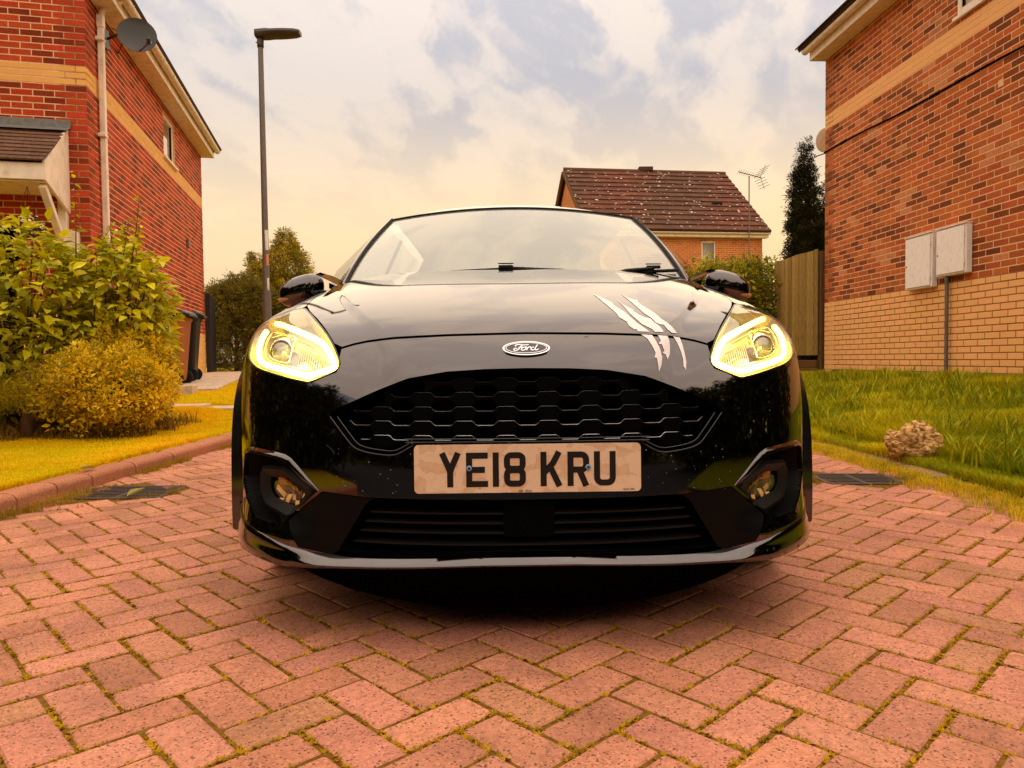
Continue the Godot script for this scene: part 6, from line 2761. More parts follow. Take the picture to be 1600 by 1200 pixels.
func bins() -> void:
	# stood with their backs and wheels to the lawn
	var g := "wheelie bins along the side of the porch house"
	var y := 0.0
	var p := LCORNER + LDIR * 2.62 + LNORM * 0.36
	y = left_height(p.x, p.z) + 0.045
	wheelie_bin("wheelie_bin", "black wheelie bin, the farther one standing at the brick wall", Vector3(p.x, y, p.z), -1.28, M.bin_black, g)
	p = LCORNER + LDIR * 1.92 + LNORM * 0.33
	y = left_height(p.x, p.z) + 0.045
	wheelie_bin("wheelie_bin", "brown wheelie bin half hidden behind the golden shrub", Vector3(p.x, y, p.z), -1.40, M.bin_brown, g)

func rock() -> void:
	var t := thing("rock", "rough sandy brown rock lying on the grass by the drain", "rock", Vector3(2.47, 0.06, -4.42), 0.3)
	var f := FastNoiseLite.new()
	f.seed = 19
	f.frequency = 1.7
	f.fractal_octaves = 4
	var cell := FastNoiseLite.new()
	cell.seed = 6
	cell.noise_type = FastNoiseLite.TYPE_CELLULAR
	cell.cellular_return_type = FastNoiseLite.RETURN_CELL_VALUE
	cell.frequency = 1.3
	var mb := MB.new()
	var rows := []
	for j in 41:
		var th := PI * j / 40.0
		var row := []
		for i in 65:
			var ph := TAU * i / 64.0
			var d := Vector3(sin(th) * cos(ph), cos(th), sin(th) * sin(ph))
			var r := 1.0 + 0.30 * f.get_noise_3dv(d * 0.55) + 0.17 * cell.get_noise_3d(d.x * 0.8, d.y * 1.6, d.z * 0.8) + 0.05 * f.get_noise_3dv(d * Vector3(0.9, 2.8, 0.9) + Vector3(7, 0, 0))
			row.append(Vector3(d.x * 0.195, d.y * 0.120 + 0.055 - d.x * 0.026, d.z * 0.135) * r)
		rows.append(row)
	mb.grid(rows, func(p): return p - Vector3(0, 0.05, 0))
	part("stone", mb, M.rock, t)

func gate_and_fence() -> void:
	# dark gate past the far corner of the porch house
	var gp := LCORNER + LDIR * 7.06 + LNORM * 0.06
	var gy := left_height(gp.x, gp.z)
	var t := thing("garden_gate", "dark narrow garden gate at the far corner of the porch house", "gate", Vector3(gp.x, gy, gp.z), 1.80)
	var mb := MB.new()
	mb.cbox(Vector3(-0.05, -0.1, -0.05), Vector3(0.05, 1.72, 0.05), 0.008)
	part("post", mb, M.iron, t)
	for k in 6:
		mb = MB.new()
		mb.cbox(Vector3(0.055 + k * 0.125, 0.05, -0.012), Vector3(0.055 + k * 0.125 + 0.118, 1.66, 0.012), 0.004)
		part("board", mb, M.iron, t)
	mb = MB.new()
	mb.cbox(Vector3(0.06, 0.3, -0.04), Vector3(0.78, 0.38, -0.0125), 0.004)
	mb.cbox(Vector3(0.06, 1.3, -0.04), Vector3(0.78, 1.38, -0.0125), 0.004)
	part("rail", mb, M.iron, t)
	mb = MB.new()
	mb.cbox(Vector3(0.06, 0.5, 0.0125), Vector3(0.10, 0.68, 0.03), 0.004)
	part("latch", mb, M.galvanised, t)
	# close-boarded fence from the far corner of the brown house
	var a := Vector3(4.93, 0, -11.62)
	var b := Vector3(4.66, 0, -12.75)
	var dir := (b - a).normalized()
	var L := (b - a).length()
	var f := thing("timber_fence", "weathered brown timber fence panel between the hedge and the brown house", "fence", a)
	var n := 12
	var face := Vector3(dir.z, 0, -dir.x)
	if face.dot(CAM - a) < 0: face = -face
	for k in n:
		var tn := rf(0.7, 1.15)
		mb = MB.new()
		mb.col = Color(0.44 * tn, 0.28 * tn, 0.075 * tn)
		var u0 := L * k / n
		var u1 := L * (k + 1.12) / n
		var top := lerpf(2.39, 2.34, float(k) / n) + rf(-0.008, 0.008)
		var z0 := 0.012 + 0.010 * (k % 2)
		var tr := Transform3D(Basis(dir, Vector3.UP, face if dir.cross(Vector3.UP).dot(face) > 0 else -dir.cross(Vector3.UP) * -1.0), Vector3.ZERO)
		tr.basis.z = face
		mb.cbox(Vector3(u0, 0.70, z0), Vector3(u1 - 0.004, top, z0 + 0.014), 0.003, tr)
		put("board", mb.mesh(M.fence_wood, true), f)
	for y: float in [0.56, 0.42]:
		mb = MB.new()
		mb.col = Color(0.18, 0.085, 0.03)
		var tr := Transform3D(Basis(dir, Vector3.UP, face), Vector3.ZERO)
		mb.cbox(Vector3(0.0, y - 0.065, 0.0), Vector3(L, y + 0.062, 0.07), 0.008, tr)
		put("sleeper", mb.mesh(M.fence_wood, true), f)
	for u: float in [0.0, L]:
		mb = MB.new()
		mb.col = Color(0.15, 0.08, 0.035)
		var tr := Transform3D(Basis(dir, Vector3.UP, face), Vector3.ZERO)
		mb.cbox(Vector3(u - 0.045, 0.3, -0.10), Vector3(u + 0.045, 2.36, -0.005), 0.006, tr)
		put("post", mb.mesh(M.fence_wood, true), f)
	mb = MB.new()
	mb.col = Color(0.2, 0.11, 0.045)
	var t3 := Transform3D(Basis(dir, Vector3.UP, face), Vector3.ZERO)
	for y: float in [0.9, 1.55, 2.15]:
		mb.cbox(Vector3(0.05, y, -0.05), Vector3(L - 0.05, y + 0.08, 0.0), 0.004, t3)
	put("rail", mb.mesh(M.fence_wood, true), f)

# ------------------------------------------------------------------ plants
func leaf_shape(mb: MB, base: Vector3, along: Vector3, up: Vector3, l: float, w: float, fold := 0.25, droop := 0.2) -> void:
	# pointed oval leaf, folded along the midrib and drooping to its tip
	along = along.normalized()
	var side := along.cross(up).normalized()
	var nn := side.cross(along)
	var prof := [[0.0, 0.05], [0.18, 0.62], [0.42, 1.0], [0.72, 0.66], [1.0, 0.0]]
	var mid := []
	var lft := []
	var rgt := []
	for p in prof:
		var c: Vector3 = base + along * l * p[0] - nn * droop * l * p[0] * p[0]
		mid.append(c)
		lft.append(c + side * w * p[1] * 0.5 + nn * w * p[1] * fold)
		rgt.append(c - side * w * p[1] * 0.5 + nn * w * p[1] * fold)
	for i in 4:
		mb.face([mid[i], mid[i + 1], lft[i + 1], lft[i]], nn)
		mb.face([mid[i], mid[i + 1], rgt[i + 1], rgt[i]], nn)

func leaf_mesh(k: int, col: Color, slim := 0.55) -> ArrayMesh:
	var mb := MB.new()
	mb.col = col
	leaf_shape(mb, Vector3.ZERO, Vector3(0, 0, 1), Vector3.UP, 1.0, slim, 0.12 + 0.06 * (k % 3), 0.15 + 0.1 * (k % 4))
	return mb.mesh(M.leaf, true)

# a small spray of leaves within about a unit, for crowns and hedges
func spray(n: int, l: float, w: float, seed_: int, upright := 0.2) -> MB:
	var r := RandomNumberGenerator.new()
	r.seed = seed_
	var mb := MB.new()
	for k in n:
		var d := Vector3(r.randfn(), r.randfn() + upright, r.randfn()).normalized()
		var p := d * r.randf_range(0.15, 0.75)
		var g := r.randf_range(0.75, 1.2)
		mb.col = Color(g, g, g)
		var a := (d + Vector3(r.randfn(), r.randfn(), r.randfn()) * 0.45).normalized()
		var up := Vector3(r.randfn() * 0.5, 1, r.randfn() * 0.5)
		if absf(a.dot(up.normalized())) > 0.95: up = Vector3.RIGHT
		var s := r.randf_range(0.7, 1.25)
		# four-faced leaf
		var side := a.cross(up).normalized()
		var nn := side.cross(a)
		var m := p + a * l * s * 0.5
		var e := p + a * l * s - nn * 0.15 * l
		mb.face([p, m + side * w * s * 0.5 + nn * w * 0.15, e], nn)
		mb.face([p, m - side * w * s * 0.5 + nn * w * 0.15, e], nn)
	return mb

func rand_turn() -> Basis:
	return Basis(Vector3(rng.randfn(), rng.randfn(), rng.randfn()).normalized(), rf(0, TAU))

func plants() -> void:
	lawn_grass()
	weeds()
	big_shrub()
	golden_shrub()
	low_shrub()
	far_plants()
	trees_behind()

func blade_tuft(n: int, h: float, spread: float, w: float, seed_: int, bend := 0.6) -> MB:
	var r := RandomNumberGenerator.new()
	r.seed = seed_
	var mb := MB.new()
	for k in n:
		var a := r.randf_range(0, TAU)
		var b := Vector3(r.randf_range(-spread, spread), 0, r.randf_range(-spread, spread))
		var out := Vector3(cos(a), 0, sin(a))
		var hh := h * r.randf_range(0.5, 1.15)
		var m := b + Vector3.UP * hh * 0.55 + out * hh * 0.18 * bend
		var e := b + Vector3.UP * hh * r.randf_range(0.75, 1.0) + out * hh * r.randf_range(0.3, 0.8) * bend
		var s := Vector3(-out.z, 0, out.x) * w
		var g := r.randf_range(0.7, 1.25)
		mb.col = Color(g, g * r.randf_range(0.92, 1.05), g)
		var nn := (Vector3.UP + out * 0.5).normalized()
		mb.face([b - s, b + s, m + s * 0.8, m - s * 0.8], nn)
		mb.face([m - s * 0.8, m + s * 0.8, e], nn)
	return mb

func lawn_grass() -> void:
	var patch := FastNoiseLite.new()
	patch.seed = 2
	patch.frequency = 0.9
	patch.fractal_octaves = 4
	# mown lawn on the left, dry and yellow
	var where := []
	var cols := PackedColorArray()
	var tries := 0
	while where.size() < 60000 and tries < 400000:
		tries += 1
		var d := pow(rng.randf(), 1.5) * 14.5 + 1.7
		var x := rf(-2.47, maxf(-7.2, -0.74 * d - 0.4))
		var z := -d
		if rng.randf() > clampf(6.5 / d, 0.3, 1.0):
			continue
		var p := Vector3(x, left_height(x, z), z)
		if seen(p) <= 0.0 or inside_left_house(p) or on_path(p):
			continue
		var n := patch.get_noise_2d(x, z)
		var s := rf(0.7, 1.15) * (0.85 + 0.3 * n)
		where.append(Transform3D(Basis(Vector3.UP, rf(0, TAU)).scaled(Vector3(1, 1, 1) * s), p))
		var g := rf(0.8, 1.15)
		var dry := clampf(0.5 + 1.0 * n + rf(-0.25, 0.25), 0.0, 1.0)
		var c := Color(0.84, 0.70, 0.006).lerp(Color(0.98, 0.66, 0.012), dry)
		cols.append(Color(c.r * g, c.g * g, c.b * g))
	var m := blade_tuft(7, 0.040, 0.030, 0.0030, 1, 1.0).mesh(M.grass, true)
	tag(many("mown_grass", m, where, cols, self), "short dry yellow grass on the lawn beside the red kerb", "grass", "", "stuff")
	# longer, greener grass on the right bank
	where = []
	cols = PackedColorArray()
	tries = 0
	while where.size() < 60000 and tries < 400000:
		tries += 1
		var d := pow(rng.randf(), 1.25) * 10.0 + 2.9
		var x := rf(2.36, minf(5.6, 0.74 * d + 0.3))
		var z := -d
		var wall_x := RCORNER.x + (z - RCORNER.z) * RDIR.x / RDIR.z
		if x > wall_x - 0.02 and z > -11.55:
			continue
		if rng.randf() > clampf(5.0 / d, 0.35, 1.0):
			continue
		var p := Vector3(x, right_height(x, z), z)
		if seen(p) <= 0.0:
			continue
		var n := patch.get_noise_2d(x + 20, z)
		var s := rf(0.65, 1.2) * (0.9 + 0.5 * n)
		if x < 2.55: s *= 0.6
		where.append(Transform3D(Basis(Vector3.UP, rf(0, TAU)).scaled(Vector3(1, 1, 1) * s), p))
		var g := rf(0.75, 1.2)
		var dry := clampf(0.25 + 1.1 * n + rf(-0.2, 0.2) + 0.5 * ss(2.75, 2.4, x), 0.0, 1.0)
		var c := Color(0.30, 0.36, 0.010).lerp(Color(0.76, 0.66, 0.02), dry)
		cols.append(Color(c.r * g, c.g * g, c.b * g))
	m = blade_tuft(8, 0.105, 0.040, 0.0034, 2, 1.1).mesh(M.grass, true)
	# taller seeding tufts
	for k in 2600:
		var z := -rf(3.1, 10.5)
		var x := rf(2.5, 5.0)
		if patch.get_noise_2d(x * 1.7 + 5, z * 1.7) < 0.02 or seen(Vector3(x, 0.3, z)) <= 0.0:
			continue
		var s := rf(1.2, 1.9)
		where.append(Transform3D(Basis(Vector3.UP, rf(0, TAU)).scaled(Vector3(s, s * 1.1, s)), Vector3(x, right_height(x, z), z)))
		var g := rf(0.8, 1.2)
		cols.append(Color(0.55 * g, 0.52 * g, 0.02 * g) if rng.randf() < 0.5 else Color(0.24 * g, 0.30 * g, 0.012 * g))
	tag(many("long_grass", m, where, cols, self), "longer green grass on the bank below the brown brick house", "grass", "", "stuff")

func inside_left_house(p: Vector3) -> bool:
	var q := p - LCORNER
	return q.dot(LNORM) < 0.02 and q.dot(LDIR) > -0.02

func on_path(p: Vector3) -> bool:
	var q := p - LCORNER
	var u := q.dot(LDIR)
	var n := q.dot(LNORM)
	if u > 0.95 and u < 9.1 and n < 1.18:
		return true
	return absf(p.z - (-8.0 + 0.05 * (-2.62 - p.x) / 0.5)) < 0.23 and p.x < -2.4 and p.x > -5.4

func weeds() -> void:
	var where := []
	var cols := PackedColorArray()
	# dry weeds spilling over the right edge of the paving
	for k in 5200:
		var z := -rf(2.7, 6.2)
		var x := 2.28 + rng.randfn() * 0.07 + (0.05 if z > -3.9 else 0.0)
		if z > -3.9:
			x = 2.36 + rng.randfn() * 0.13 + 0.05 * sin(z * 7.0)
		elif absf(z + 4.8) > 0.5 and rng.randf() < 0.55:
			continue
		if absf(x - DRAIN_R.x) < 0.22 and absf(z - DRAIN_R.z) < 0.18:
			continue
		var y := 0.0 if x < 2.36 else right_height(x, z)
		var s := rf(0.25, 0.62)
		where.append(Transform3D(Basis(Vector3.UP, rf(0, TAU)).scaled(Vector3(1, 1, 1) * s), Vector3(x, y, z)))
		var g := rf(0.8, 1.2)
		cols.append(Color(0.76 * g, 0.55 * g, 0.03 * g) if rng.randf() < 0.65 else Color(0.46 * g, 0.42 * g, 0.02 * g))
	# along the left kerb
	for k in 1500:
		var z := -rf(2.9, 6.2)
		var x := -2.315 + absf(rng.randfn()) * 0.035
		if absf(z - DRAIN_L.z) < 0.5:
			x += absf(rng.randfn()) * 0.06
		if rng.randf() > 0.35 + 0.5 * sin(z * 5.0):
			continue
		var s := rf(0.2, 0.55)
		where.append(Transform3D(Basis(Vector3.UP, rf(0, TAU)).scaled(Vector3(1, 1, 1) * s), Vector3(x, 0.0, z)))
		var g := rf(0.8, 1.2)
		cols.append(Color(0.40 * g, 0.25 * g, 0.03 * g))
	# tufts round the drains
	for e in [DRAIN_L, DRAIN_R]:
		for k in 260:
			var a := rf(0, TAU)
			var p: Vector3 = e + Vector3(cos(a) * rf(0.23, 0.30), 0, sin(a) * rf(0.18, 0.24))
			if rng.randf() > 0.45 + 0.5 * sin(a * 2.0 + 1.0):
				continue
			var s := rf(0.15, 0.42)
			where.append(Transform3D(Basis(Vector3.UP, rf(0, TAU)).scaled(Vector3(1, 1, 1) * s), p))
			var g := rf(0.8, 1.2)
			cols.append(Color(0.34 * g, 0.24 * g, 0.03 * g))
	var m := blade_tuft(9, 0.075, 0.030, 0.0024, 5, 1.2).mesh(M.grass, true)
	tag(many("weeds", m, where, cols, self), "dry yellow weeds along the kerbs and round the drains", "weeds", "", "stuff")
	# fallen leaves on the kerb and drain
	var spots := [[-2.38, 0.082, -4.05, "curled pale leaf lying on the rounded red kerb"], [-1.93, 0.012, -3.66, "pale leaf lying across the long drain grate"]]
	for e in spots:
		var t := thing("fallen_leaf", e[3], "leaf", Vector3(e[0], e[1], e[2]), rf(0, TAU), "fallen leaves")
		var mb := MB.new()
		mb.col = Color(0.45, 0.36, 0.10)
		leaf_shape(mb, Vector3(-0.05, 0.004, 0), Vector3(1, 0.05, 0.2), Vector3.UP, 0.11, 0.05, 0.4, -0.15)
		put("blade", mb.mesh(M.leaf, true), t)

# hold the parts of a plant: the leaves that show largest singly, the others as one mass
func dress(plant: Node3D, leaves: Array, variants: Array, tones: Array, plain: Mesh, most: int) -> void:
	for e in leaves:
		var sc := seen(plant.position + e[0].origin)
		e.append(sc * e[0].basis.x.length() + rng.randf() * 0.001)
	leaves.sort_custom(func(a, b): return a[2] > b[2])
	var rest := []
	var cols := PackedColorArray()
	for i in leaves.size():
		var e: Array = leaves[i]
		if i < most:
			put("leaf", variants[e[1]], plant, e[0])
		else:
			rest.append(e[0])
			cols.append(tones[e[1]])
	if rest.size():
		many("foliage", plain, rest, cols, plant).set_meta("kind", "stuff")

func big_shrub() -> void:
	var tones := []
	for k in 10:
		var g := rf(0.7, 1.2)
		tones.append(Color(0.80 * g, 0.70 * g, 0.010 * g) if k < 6 else Color(0.38 * g, 0.37 * g, 0.012 * g))
	var variants := []
	for k in 10:
		variants.append(leaf_mesh(k, tones[k]))
	var plain := leaf_mesh(1, Color.WHITE)
	var specs := [
		# x, z, lobes [x, y, z, rx, ry], leaves, shoots, label
		[-4.10, -6.05, [[0.0, 0.95, 0.0, 0.60, 0.82], [-0.45, 0.85, 0.1, 0.5, 0.72], [0.05, 1.30, -0.1, 0.45, 0.34]], 2300, 4, "big leaved yellow green shrub at the picture edge under the porch"],
		[-3.55, -6.45, [[0.0, 0.85, 0.0, 0.52, 0.72], [0.12, 1.18, 0.0, 0.40, 0.42], [-0.2, 0.6, 0.25, 0.45, 0.5]], 2000, 11, "big leaved yellow green shrub in front of the downpipe, with long shoots"],
		[-3.72, -6.95, [[0.0, 0.85, 0.0, 0.40, 0.62], [0.10, 1.05, 0.1, 0.30, 0.42]], 1100, 5, "darker leafy shrub nearest the side wall of the porch house"],
	]
	for si in specs.size():
		var s: Array = specs[si]
		var y0 := left_height(s[0], s[1])
		var t := thing("leafy_shrub", s[5], "shrub", Vector3(s[0], y0, s[1]), 0, "shrubs in the bed by the porch house")
		var leaves := []
		var wood := MB.new()
		var total := 0.0
		for l in s[2]: total += l[3] * l[4]
		for l in s[2]:
			var ctr := Vector3(l[0], l[1], l[2])
			var rad := Vector3(l[3], l[4], l[3] * 0.9)
			for q in int(s[3] * l[3] * l[4] / total):
				var d := Vector3(rng.randfn(), rng.randfn() + 0.15, rng.randfn()).normalized()
				var r := 0.62 + 0.40 * pow(rng.randf(), 0.55) + 0.05 * rng.randfn()
				add_leaf(leaves, ctr + d * rad * r, d, rf(0.075, 0.135))
			for k in 9:
				var d := Vector3(rng.randfn(), rng.randfn() * 0.5 + 0.4, rng.randfn()).normalized()
				var tip := ctr + d * rad * 0.85
				wood.tube([Vector3(tip.x * 0.1, 0, tip.z * 0.1), Vector3(tip.x * 0.45, tip.y * 0.55, tip.z * 0.45), tip], [0.013, 0.009, 0.004], 5, false, false)
		# long shoots standing out of the top
		for k in s[4]:
			var l: Array = s[2][rng.randi() % s[2].size()]
			var foot := Vector3(l[0] + rf(-0.8, 0.8) * l[3], l[1] + l[4] * 0.5, l[2] + rf(-0.5, 0.5) * l[3])
			var tip := foot + Vector3(rf(-0.12, 0.16), l[4] * 0.5 + rf(0.12, 0.42), rf(-0.1, 0.1))
			wood.tube([foot, foot.lerp(tip, 0.5) + Vector3(0.01, 0.02, 0), tip], [0.006, 0.004, 0.002], 5, false, false)
			for q in 13:
				var u := 0.25 + 0.75 * q / 12.0
				var p := foot.lerp(tip, u)
				var a := q * 2.4 + rf(-0.4, 0.4)
				add_leaf(leaves, p, Vector3(cos(a), 0.25, sin(a)).normalized(), rf(0.07, 0.115) * (1.1 - 0.45 * u))
		part("stems", wood, M.bark, t)
		dress(t, leaves, variants, tones, plain, 120)

func add_leaf(leaves: Array, p: Vector3, out: Vector3, l: float) -> void:
	var d := (Vector3(out.x, out.y * 0.4 - 0.12, out.z) + Vector3(rng.randfn(), rng.randfn() * 0.6, rng.randfn()) * 0.55).normalized()
	var up := (Vector3.UP + Vector3(rng.randfn(), 0, rng.randfn()) * 0.4 + out * 0.5).normalized()
	var x := up.cross(d).normalized()
	var y := d.cross(x)
	leaves.append([Transform3D(Basis(x, y, d) * Basis.from_scale(Vector3(l * rf(0.8, 1.1), l, l)), p), rng.randi() % 10])

func golden_shrub() -> void:
	# small golden leaves, in the corner between the lawn and the bins
	for e in [[-3.20, -5.75, 0.44, 0.36, "golden small leaved shrub spreading low beside the wheelie bins", 1000], [-3.46, -6.25, 0.46, 0.44, "green gold bushy shrub between the golden shrub and the brick wall", 900], [-3.26, -6.30, 0.32, 0.42, "small golden shrub nearest the stone path and bins", 500]]:
		var y0 := left_height(e[0], e[1])
		var t := thing("golden_shrub", e[4], "shrub", Vector3(e[0], y0, e[1]), 0, "low shrubs in the bed")
		var wood := MB.new()
		var where := []
		var cols := PackedColorArray()
		for k in 30:
			var a := rf(0, TAU)
			var o := sqrt(rng.randf())
			var tip := Vector3(cos(a) * e[2] * o, e[3] * 2.0 * (1.0 - 0.5 * o * o) * rf(0.7, 1.0), sin(a) * e[2] * o)
			wood.tube([Vector3.ZERO, tip * 0.5 + Vector3(0, 0.05, 0), tip], [0.010, 0.006, 0.002], 5, false, false)
			for q in int(e[5] / 30.0):
				var d := Vector3(rng.randfn(), rng.randfn() + 0.1, rng.randfn()).normalized()
				var p := Vector3(0, e[3], 0) + d * Vector3(e[2], e[3] * 0.98, e[2]) * (0.66 + 0.34 * sqrt(rng.randf()) + 0.05 * rng.randfn() + 0.16 * sin(d.x * 5.0 + e[0] * 9.0) * cos(d.y * 4.0 + d.z * 5.0))
				if p.y < 0.03: continue
				var s := rf(0.045, 0.075)
				where.append(Transform3D(rand_turn().scaled(Vector3(s, s, s)), p))
				var g := rf(0.6, 1.15)
				cols.append(Color(0.95 * g, 0.66 * g, 0.010 * g) if rng.randf() < 0.8 else Color(0.55 * g, 0.42 * g, 0.012 * g))
		part("stems", wood, M.bark, t)
		many("foliage", spray(12, 0.75, 0.36, 41).mesh(M.leaf, true), where, cols, t).set_meta("kind", "stuff")

func low_shrub() -> void:
	var p0 := Vector3(-3.72, left_height(-3.72, -5.55), -5.55)
	var t := thing("dwarf_conifer", "small bronze green conifer with a bare reddish trunk at the lawn edge", "shrub", p0, 0, "low shrubs in the bed")
	var wood := MB.new()
	wood.tube([Vector3(-0.01, -0.05, 0), Vector3(0.0, 0.12, 0.01), Vector3(0.01, 0.26, 0)], [0.052, 0.045, 0.040], 9)
	wood.tube([Vector3(0.06, 0.24, 0.02), Vector3(0.10, 0.40, 0.06), Vector3(0.07, 0.52, 0.08)], [0.014, 0.011, 0.007], 6)
	wood.tube([Vector3(0.09, 0.36, 0.05), Vector3(0.14, 0.44, 0.07), Vector3(0.17, 0.50, 0.08)], [0.009, 0.007, 0.004], 6)
	wood.tube([Vector3(0.085, 0.42, 0.06), Vector3(0.03, 0.50, 0.07)], [0.008, 0.004], 6)
	part("trunk", wood, M.bark, t)
	var where := []
	var cols := PackedColorArray()
	for c in [[0.22, 0.36, 0.08, 0.26, 0.18], [-0.16, 0.34, 0.0, 0.20, 0.12], [0.05, 0.50, -0.15, 0.28, 0.16], [-0.35, 0.40, -0.1, 0.22, 0.16], [0.40, 0.26, -0.05, 0.22, 0.14]]:
		for k in 190:
			var d := Vector3(rng.randfn(), rng.randfn(), rng.randfn()).normalized() * pow(rng.randf(), 0.4)
			var p := Vector3(c[0], c[1], c[2]) + d * Vector3(c[3], c[4], c[3])
			var s := rf(0.03, 0.05)
			where.append(Transform3D(rand_turn().scaled(Vector3(s, s, s)), p))
			var g := rf(0.6, 1.25)
			cols.append(Color(0.50 * g, 0.36 * g, 0.014 * g))
	many("foliage", spray(16, 0.6, 0.10, 51).mesh(M.needle, true), where, cols, t).set_meta("kind", "stuff")
	# bare soil, stalks and fallen twigs under the shrubs
	where = []
	cols = PackedColorArray()
	for k in 900:
		var x := rf(-4.7, -2.9)
		var z := -rf(5.35, 6.6) - 0.2 * (x + 3.7)
		where.append(Transform3D(Basis(Vector3.UP, rf(0, TAU)).scaled(Vector3(1, 1, 1) * rf(0.5, 1.4)), Vector3(x, left_height(x, z), z)))
		var g := rf(0.5, 1.2)
		cols.append(Color(0.36 * g, 0.20 * g, 0.03 * g))
	tag(many("undergrowth", blade_tuft(7, 0.11, 0.05, 0.004, 8, 1.3).mesh(M.grass, true), where, cols, self), "brown stalks and long grass under the shrubs", "undergrowth", "", "stuff")

# crown of sprays over a set of lobes
func crown(t: Node3D, lobes: Array, count: int, size: float, mesh: Mesh, tones: Array) -> void:
	var where := []
	var cols := PackedColorArray()
	var total := 0.0
	for l in lobes: total += l[3] * l[4]
	for l in lobes:
		for k in int(count * l[3] * l[4] / total):
			var d := Vector3(rng.randfn(), rng.randfn(), rng.randfn()).normalized()
			var r := 0.55 + 0.45 * pow(rng.randf(), 0.5) + absf(rng.randfn()) * 0.07
			var p := Vector3(l[0], l[1], l[2]) + d * Vector3(l[3], l[4], l[3]) * r
			var s := size * rf(0.65, 1.3)
			where.append(Transform3D(rand_turn().scaled(Vector3(s, s, s)), p))
			var g := rf(0.65, 1.25)
			var c: Color = tones[rng.randi() % tones.size()]
			cols.append(Color(c.r * g, c.g * g, c.b * g))
	many("crown", mesh, where, cols, t).set_meta("kind", "stuff")

func trunk(t: Node3D, h: float, r: float, limbs: Array) -> void:
	var mb := MB.new()
	mb.tube([Vector3(0, -0.1, 0), Vector3(0.02, h * 0.5, 0), Vector3(0, h, 0.02)], [r, r * 0.75, r * 0.3], 8)
	for l in limbs:
		var a: Vector3 = Vector3(0, l[3], 0)
		var b := Vector3(l[0], l[1], l[2])
		mb.tube([a, a.lerp(b, 0.5) + Vector3(0, 0.1, 0), b], [r * 0.5, r * 0.3, r * 0.1], 6)
	part("trunk", mb, M.bark, t)

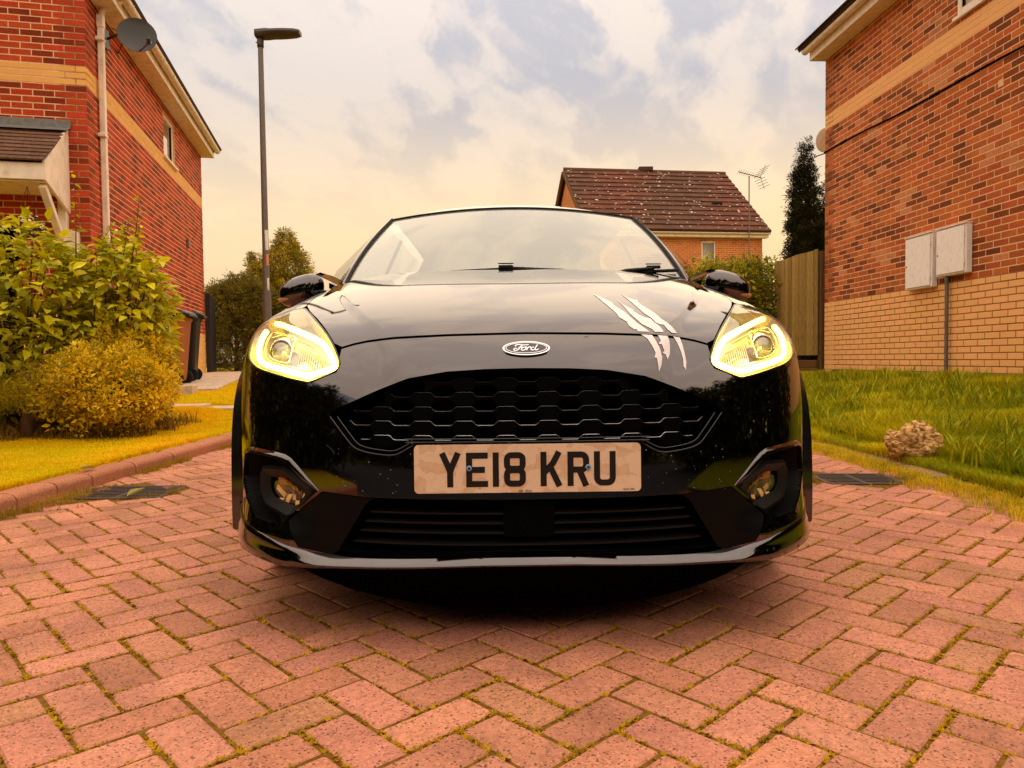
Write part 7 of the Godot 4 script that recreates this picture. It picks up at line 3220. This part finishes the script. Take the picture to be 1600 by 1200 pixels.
func far_plants() -> void:
	var fine := spray(26, 0.42, 0.13, 61).mesh(M.leaf, true)
	var broad := spray(16, 0.55, 0.26, 62).mesh(M.leaf, true)
	# tree behind the lamp post
	var t := thing("garden_tree", "pointed bushy tree rising behind the lamp post", "tree", Vector3(-6.0, 0.42, -19.0))
	trunk(t, 2.8, 0.09, [[0.5, 2.2, 0.1, 1.2], [-0.5, 2.0, -0.1, 1.0], [0.2, 3.0, 0.2, 1.8]])
	crown(t, [[0.0, 1.5, 0.0, 0.95, 1.1], [0.10, 2.6, 0.0, 0.62, 0.75], [-0.45, 2.2, 0.1, 0.5, 0.6], [0.55, 2.0, 0.1, 0.42, 0.65], [0.1, 3.25, 0.0, 0.28, 0.42], [-0.75, 2.85, 0.0, 0.16, 0.25]], 2800, 0.15, fine, [Color(0.36, 0.28, 0.010), Color(0.26, 0.20, 0.010), Color(0.55, 0.40, 0.014)])
	# rounded hedge bush by the gate
	t = thing("hedge_bush", "broad dark hedge bush beside the garden gate", "hedge", Vector3(-6.55, 0.42, -17.2))
	trunk(t, 1.4, 0.06, [[0.4, 1.3, 0.1, 0.5], [-0.4, 1.2, -0.1, 0.4]])
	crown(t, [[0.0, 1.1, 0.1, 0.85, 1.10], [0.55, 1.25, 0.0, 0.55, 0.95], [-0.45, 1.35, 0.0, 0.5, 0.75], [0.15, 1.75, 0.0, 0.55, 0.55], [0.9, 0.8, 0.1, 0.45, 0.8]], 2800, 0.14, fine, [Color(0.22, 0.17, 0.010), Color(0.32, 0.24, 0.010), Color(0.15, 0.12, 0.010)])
	t = thing("hedge_bush", "low dark bush behind the left headlight", "hedge", Vector3(-4.9, 0.42, -17.4))
	trunk(t, 1.0, 0.05, [])
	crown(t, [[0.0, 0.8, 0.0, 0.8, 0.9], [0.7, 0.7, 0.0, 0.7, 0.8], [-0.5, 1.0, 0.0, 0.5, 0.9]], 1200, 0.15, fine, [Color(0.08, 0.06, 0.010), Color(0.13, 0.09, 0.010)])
	# laurel hedge behind the right mirror
	t = thing("laurel_hedge", "clipped leafy laurel hedge beside the timber fence", "hedge", Vector3(4.0, 0.3, -13.2))
	trunk(t, 1.2, 0.05, [[0.4, 1.2, 0, 0.4], [-0.5, 1.2, 0, 0.4]])
	crown(t, [[0.15, 1.0, 0.0, 0.65, 1.10], [0.52, 1.25, 0.15, 0.42, 0.92], [-0.45, 1.1, 0.1, 0.60, 1.0], [-0.05, 1.60, 0.1, 0.62, 0.52], [-0.95, 0.85, 0.1, 0.50, 1.05], [-1.4, 0.7, 0.1, 0.4, 0.95], [0.5, 0.4, 0.2, 0.42, 0.6]], 2600, 0.14, broad, [Color(0.34, 0.32, 0.012), Color(0.55, 0.46, 0.014), Color(0.19, 0.18, 0.010)])
	# dark cypresses behind the fence
	var needles := spray(30, 0.36, 0.09, 63, 1.2).mesh(M.needle, true)
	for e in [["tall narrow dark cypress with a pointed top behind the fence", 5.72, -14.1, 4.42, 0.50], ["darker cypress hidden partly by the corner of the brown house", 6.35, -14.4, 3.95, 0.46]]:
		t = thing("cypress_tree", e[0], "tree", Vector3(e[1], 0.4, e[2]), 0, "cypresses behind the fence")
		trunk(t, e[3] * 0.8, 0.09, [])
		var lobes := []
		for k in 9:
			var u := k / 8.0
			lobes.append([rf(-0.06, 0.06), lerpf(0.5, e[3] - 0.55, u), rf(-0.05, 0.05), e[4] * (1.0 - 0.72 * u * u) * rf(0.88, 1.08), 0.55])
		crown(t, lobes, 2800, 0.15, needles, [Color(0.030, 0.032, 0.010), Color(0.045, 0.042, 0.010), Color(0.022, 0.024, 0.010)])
	# greenery hiding the end of the drive behind the car
	t = thing("hedge_bush", "dark hedge closing the drive behind the car", "hedge", Vector3(0.0, 0.3, -17.5))
	trunk(t, 0.8, 0.05, [])
	var lobes2 := []
	for k in 9:
		lobes2.append([-3.6 + k * 0.85, 0.75, rf(-0.2, 0.2), 0.65, rf(0.75, 0.95)])
	crown(t, lobes2, 1500, 0.18, fine, [Color(0.08, 0.065, 0.012), Color(0.12, 0.09, 0.012)])

func trees_behind() -> void:
	# hedges along both sides of the drive mouth, mirrored in the bumper corners
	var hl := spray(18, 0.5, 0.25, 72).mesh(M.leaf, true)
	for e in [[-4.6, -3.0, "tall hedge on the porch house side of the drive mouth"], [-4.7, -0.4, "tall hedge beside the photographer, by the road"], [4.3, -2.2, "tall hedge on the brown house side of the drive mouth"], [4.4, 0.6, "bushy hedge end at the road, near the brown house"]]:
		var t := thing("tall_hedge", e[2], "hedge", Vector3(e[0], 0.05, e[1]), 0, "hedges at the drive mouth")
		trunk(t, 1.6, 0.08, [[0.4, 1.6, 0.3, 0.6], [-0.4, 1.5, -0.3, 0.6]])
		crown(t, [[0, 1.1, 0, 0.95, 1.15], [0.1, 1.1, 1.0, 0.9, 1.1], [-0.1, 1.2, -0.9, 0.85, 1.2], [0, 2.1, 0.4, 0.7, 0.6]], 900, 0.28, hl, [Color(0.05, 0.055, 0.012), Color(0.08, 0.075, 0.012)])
	# the trees across the road, which the bumper mirrors
	var leaves := spray(18, 0.5, 0.25, 71).mesh(M.leaf, true)
	for k in 13:
		var x := -17.0 + k * 2.9 + rf(-0.5, 0.5)
		var z := 9.4 + rf(-0.3, 1.6)
		var h := rf(5.0, 6.8)
		var t := thing("roadside_tree", "leafy tree across the road behind the camera", "tree", Vector3(x, 0.05, z), 0, "trees across the road")
		trunk(t, h * 0.7, 0.13, [[0.7, h * 0.7, 0.2, h * 0.3], [-0.7, h * 0.65, -0.2, h * 0.3]])
		crown(t, [[0, h * 0.5, 0, 1.7, h * 0.42], [rf(-1, 1), h * 0.75, 0, 1.1, h * 0.28], [0, 0.9, -0.5, 1.8, 1.0]], 420, 0.5, leaves, [Color(0.035, 0.04, 0.012), Color(0.05, 0.05, 0.012)])
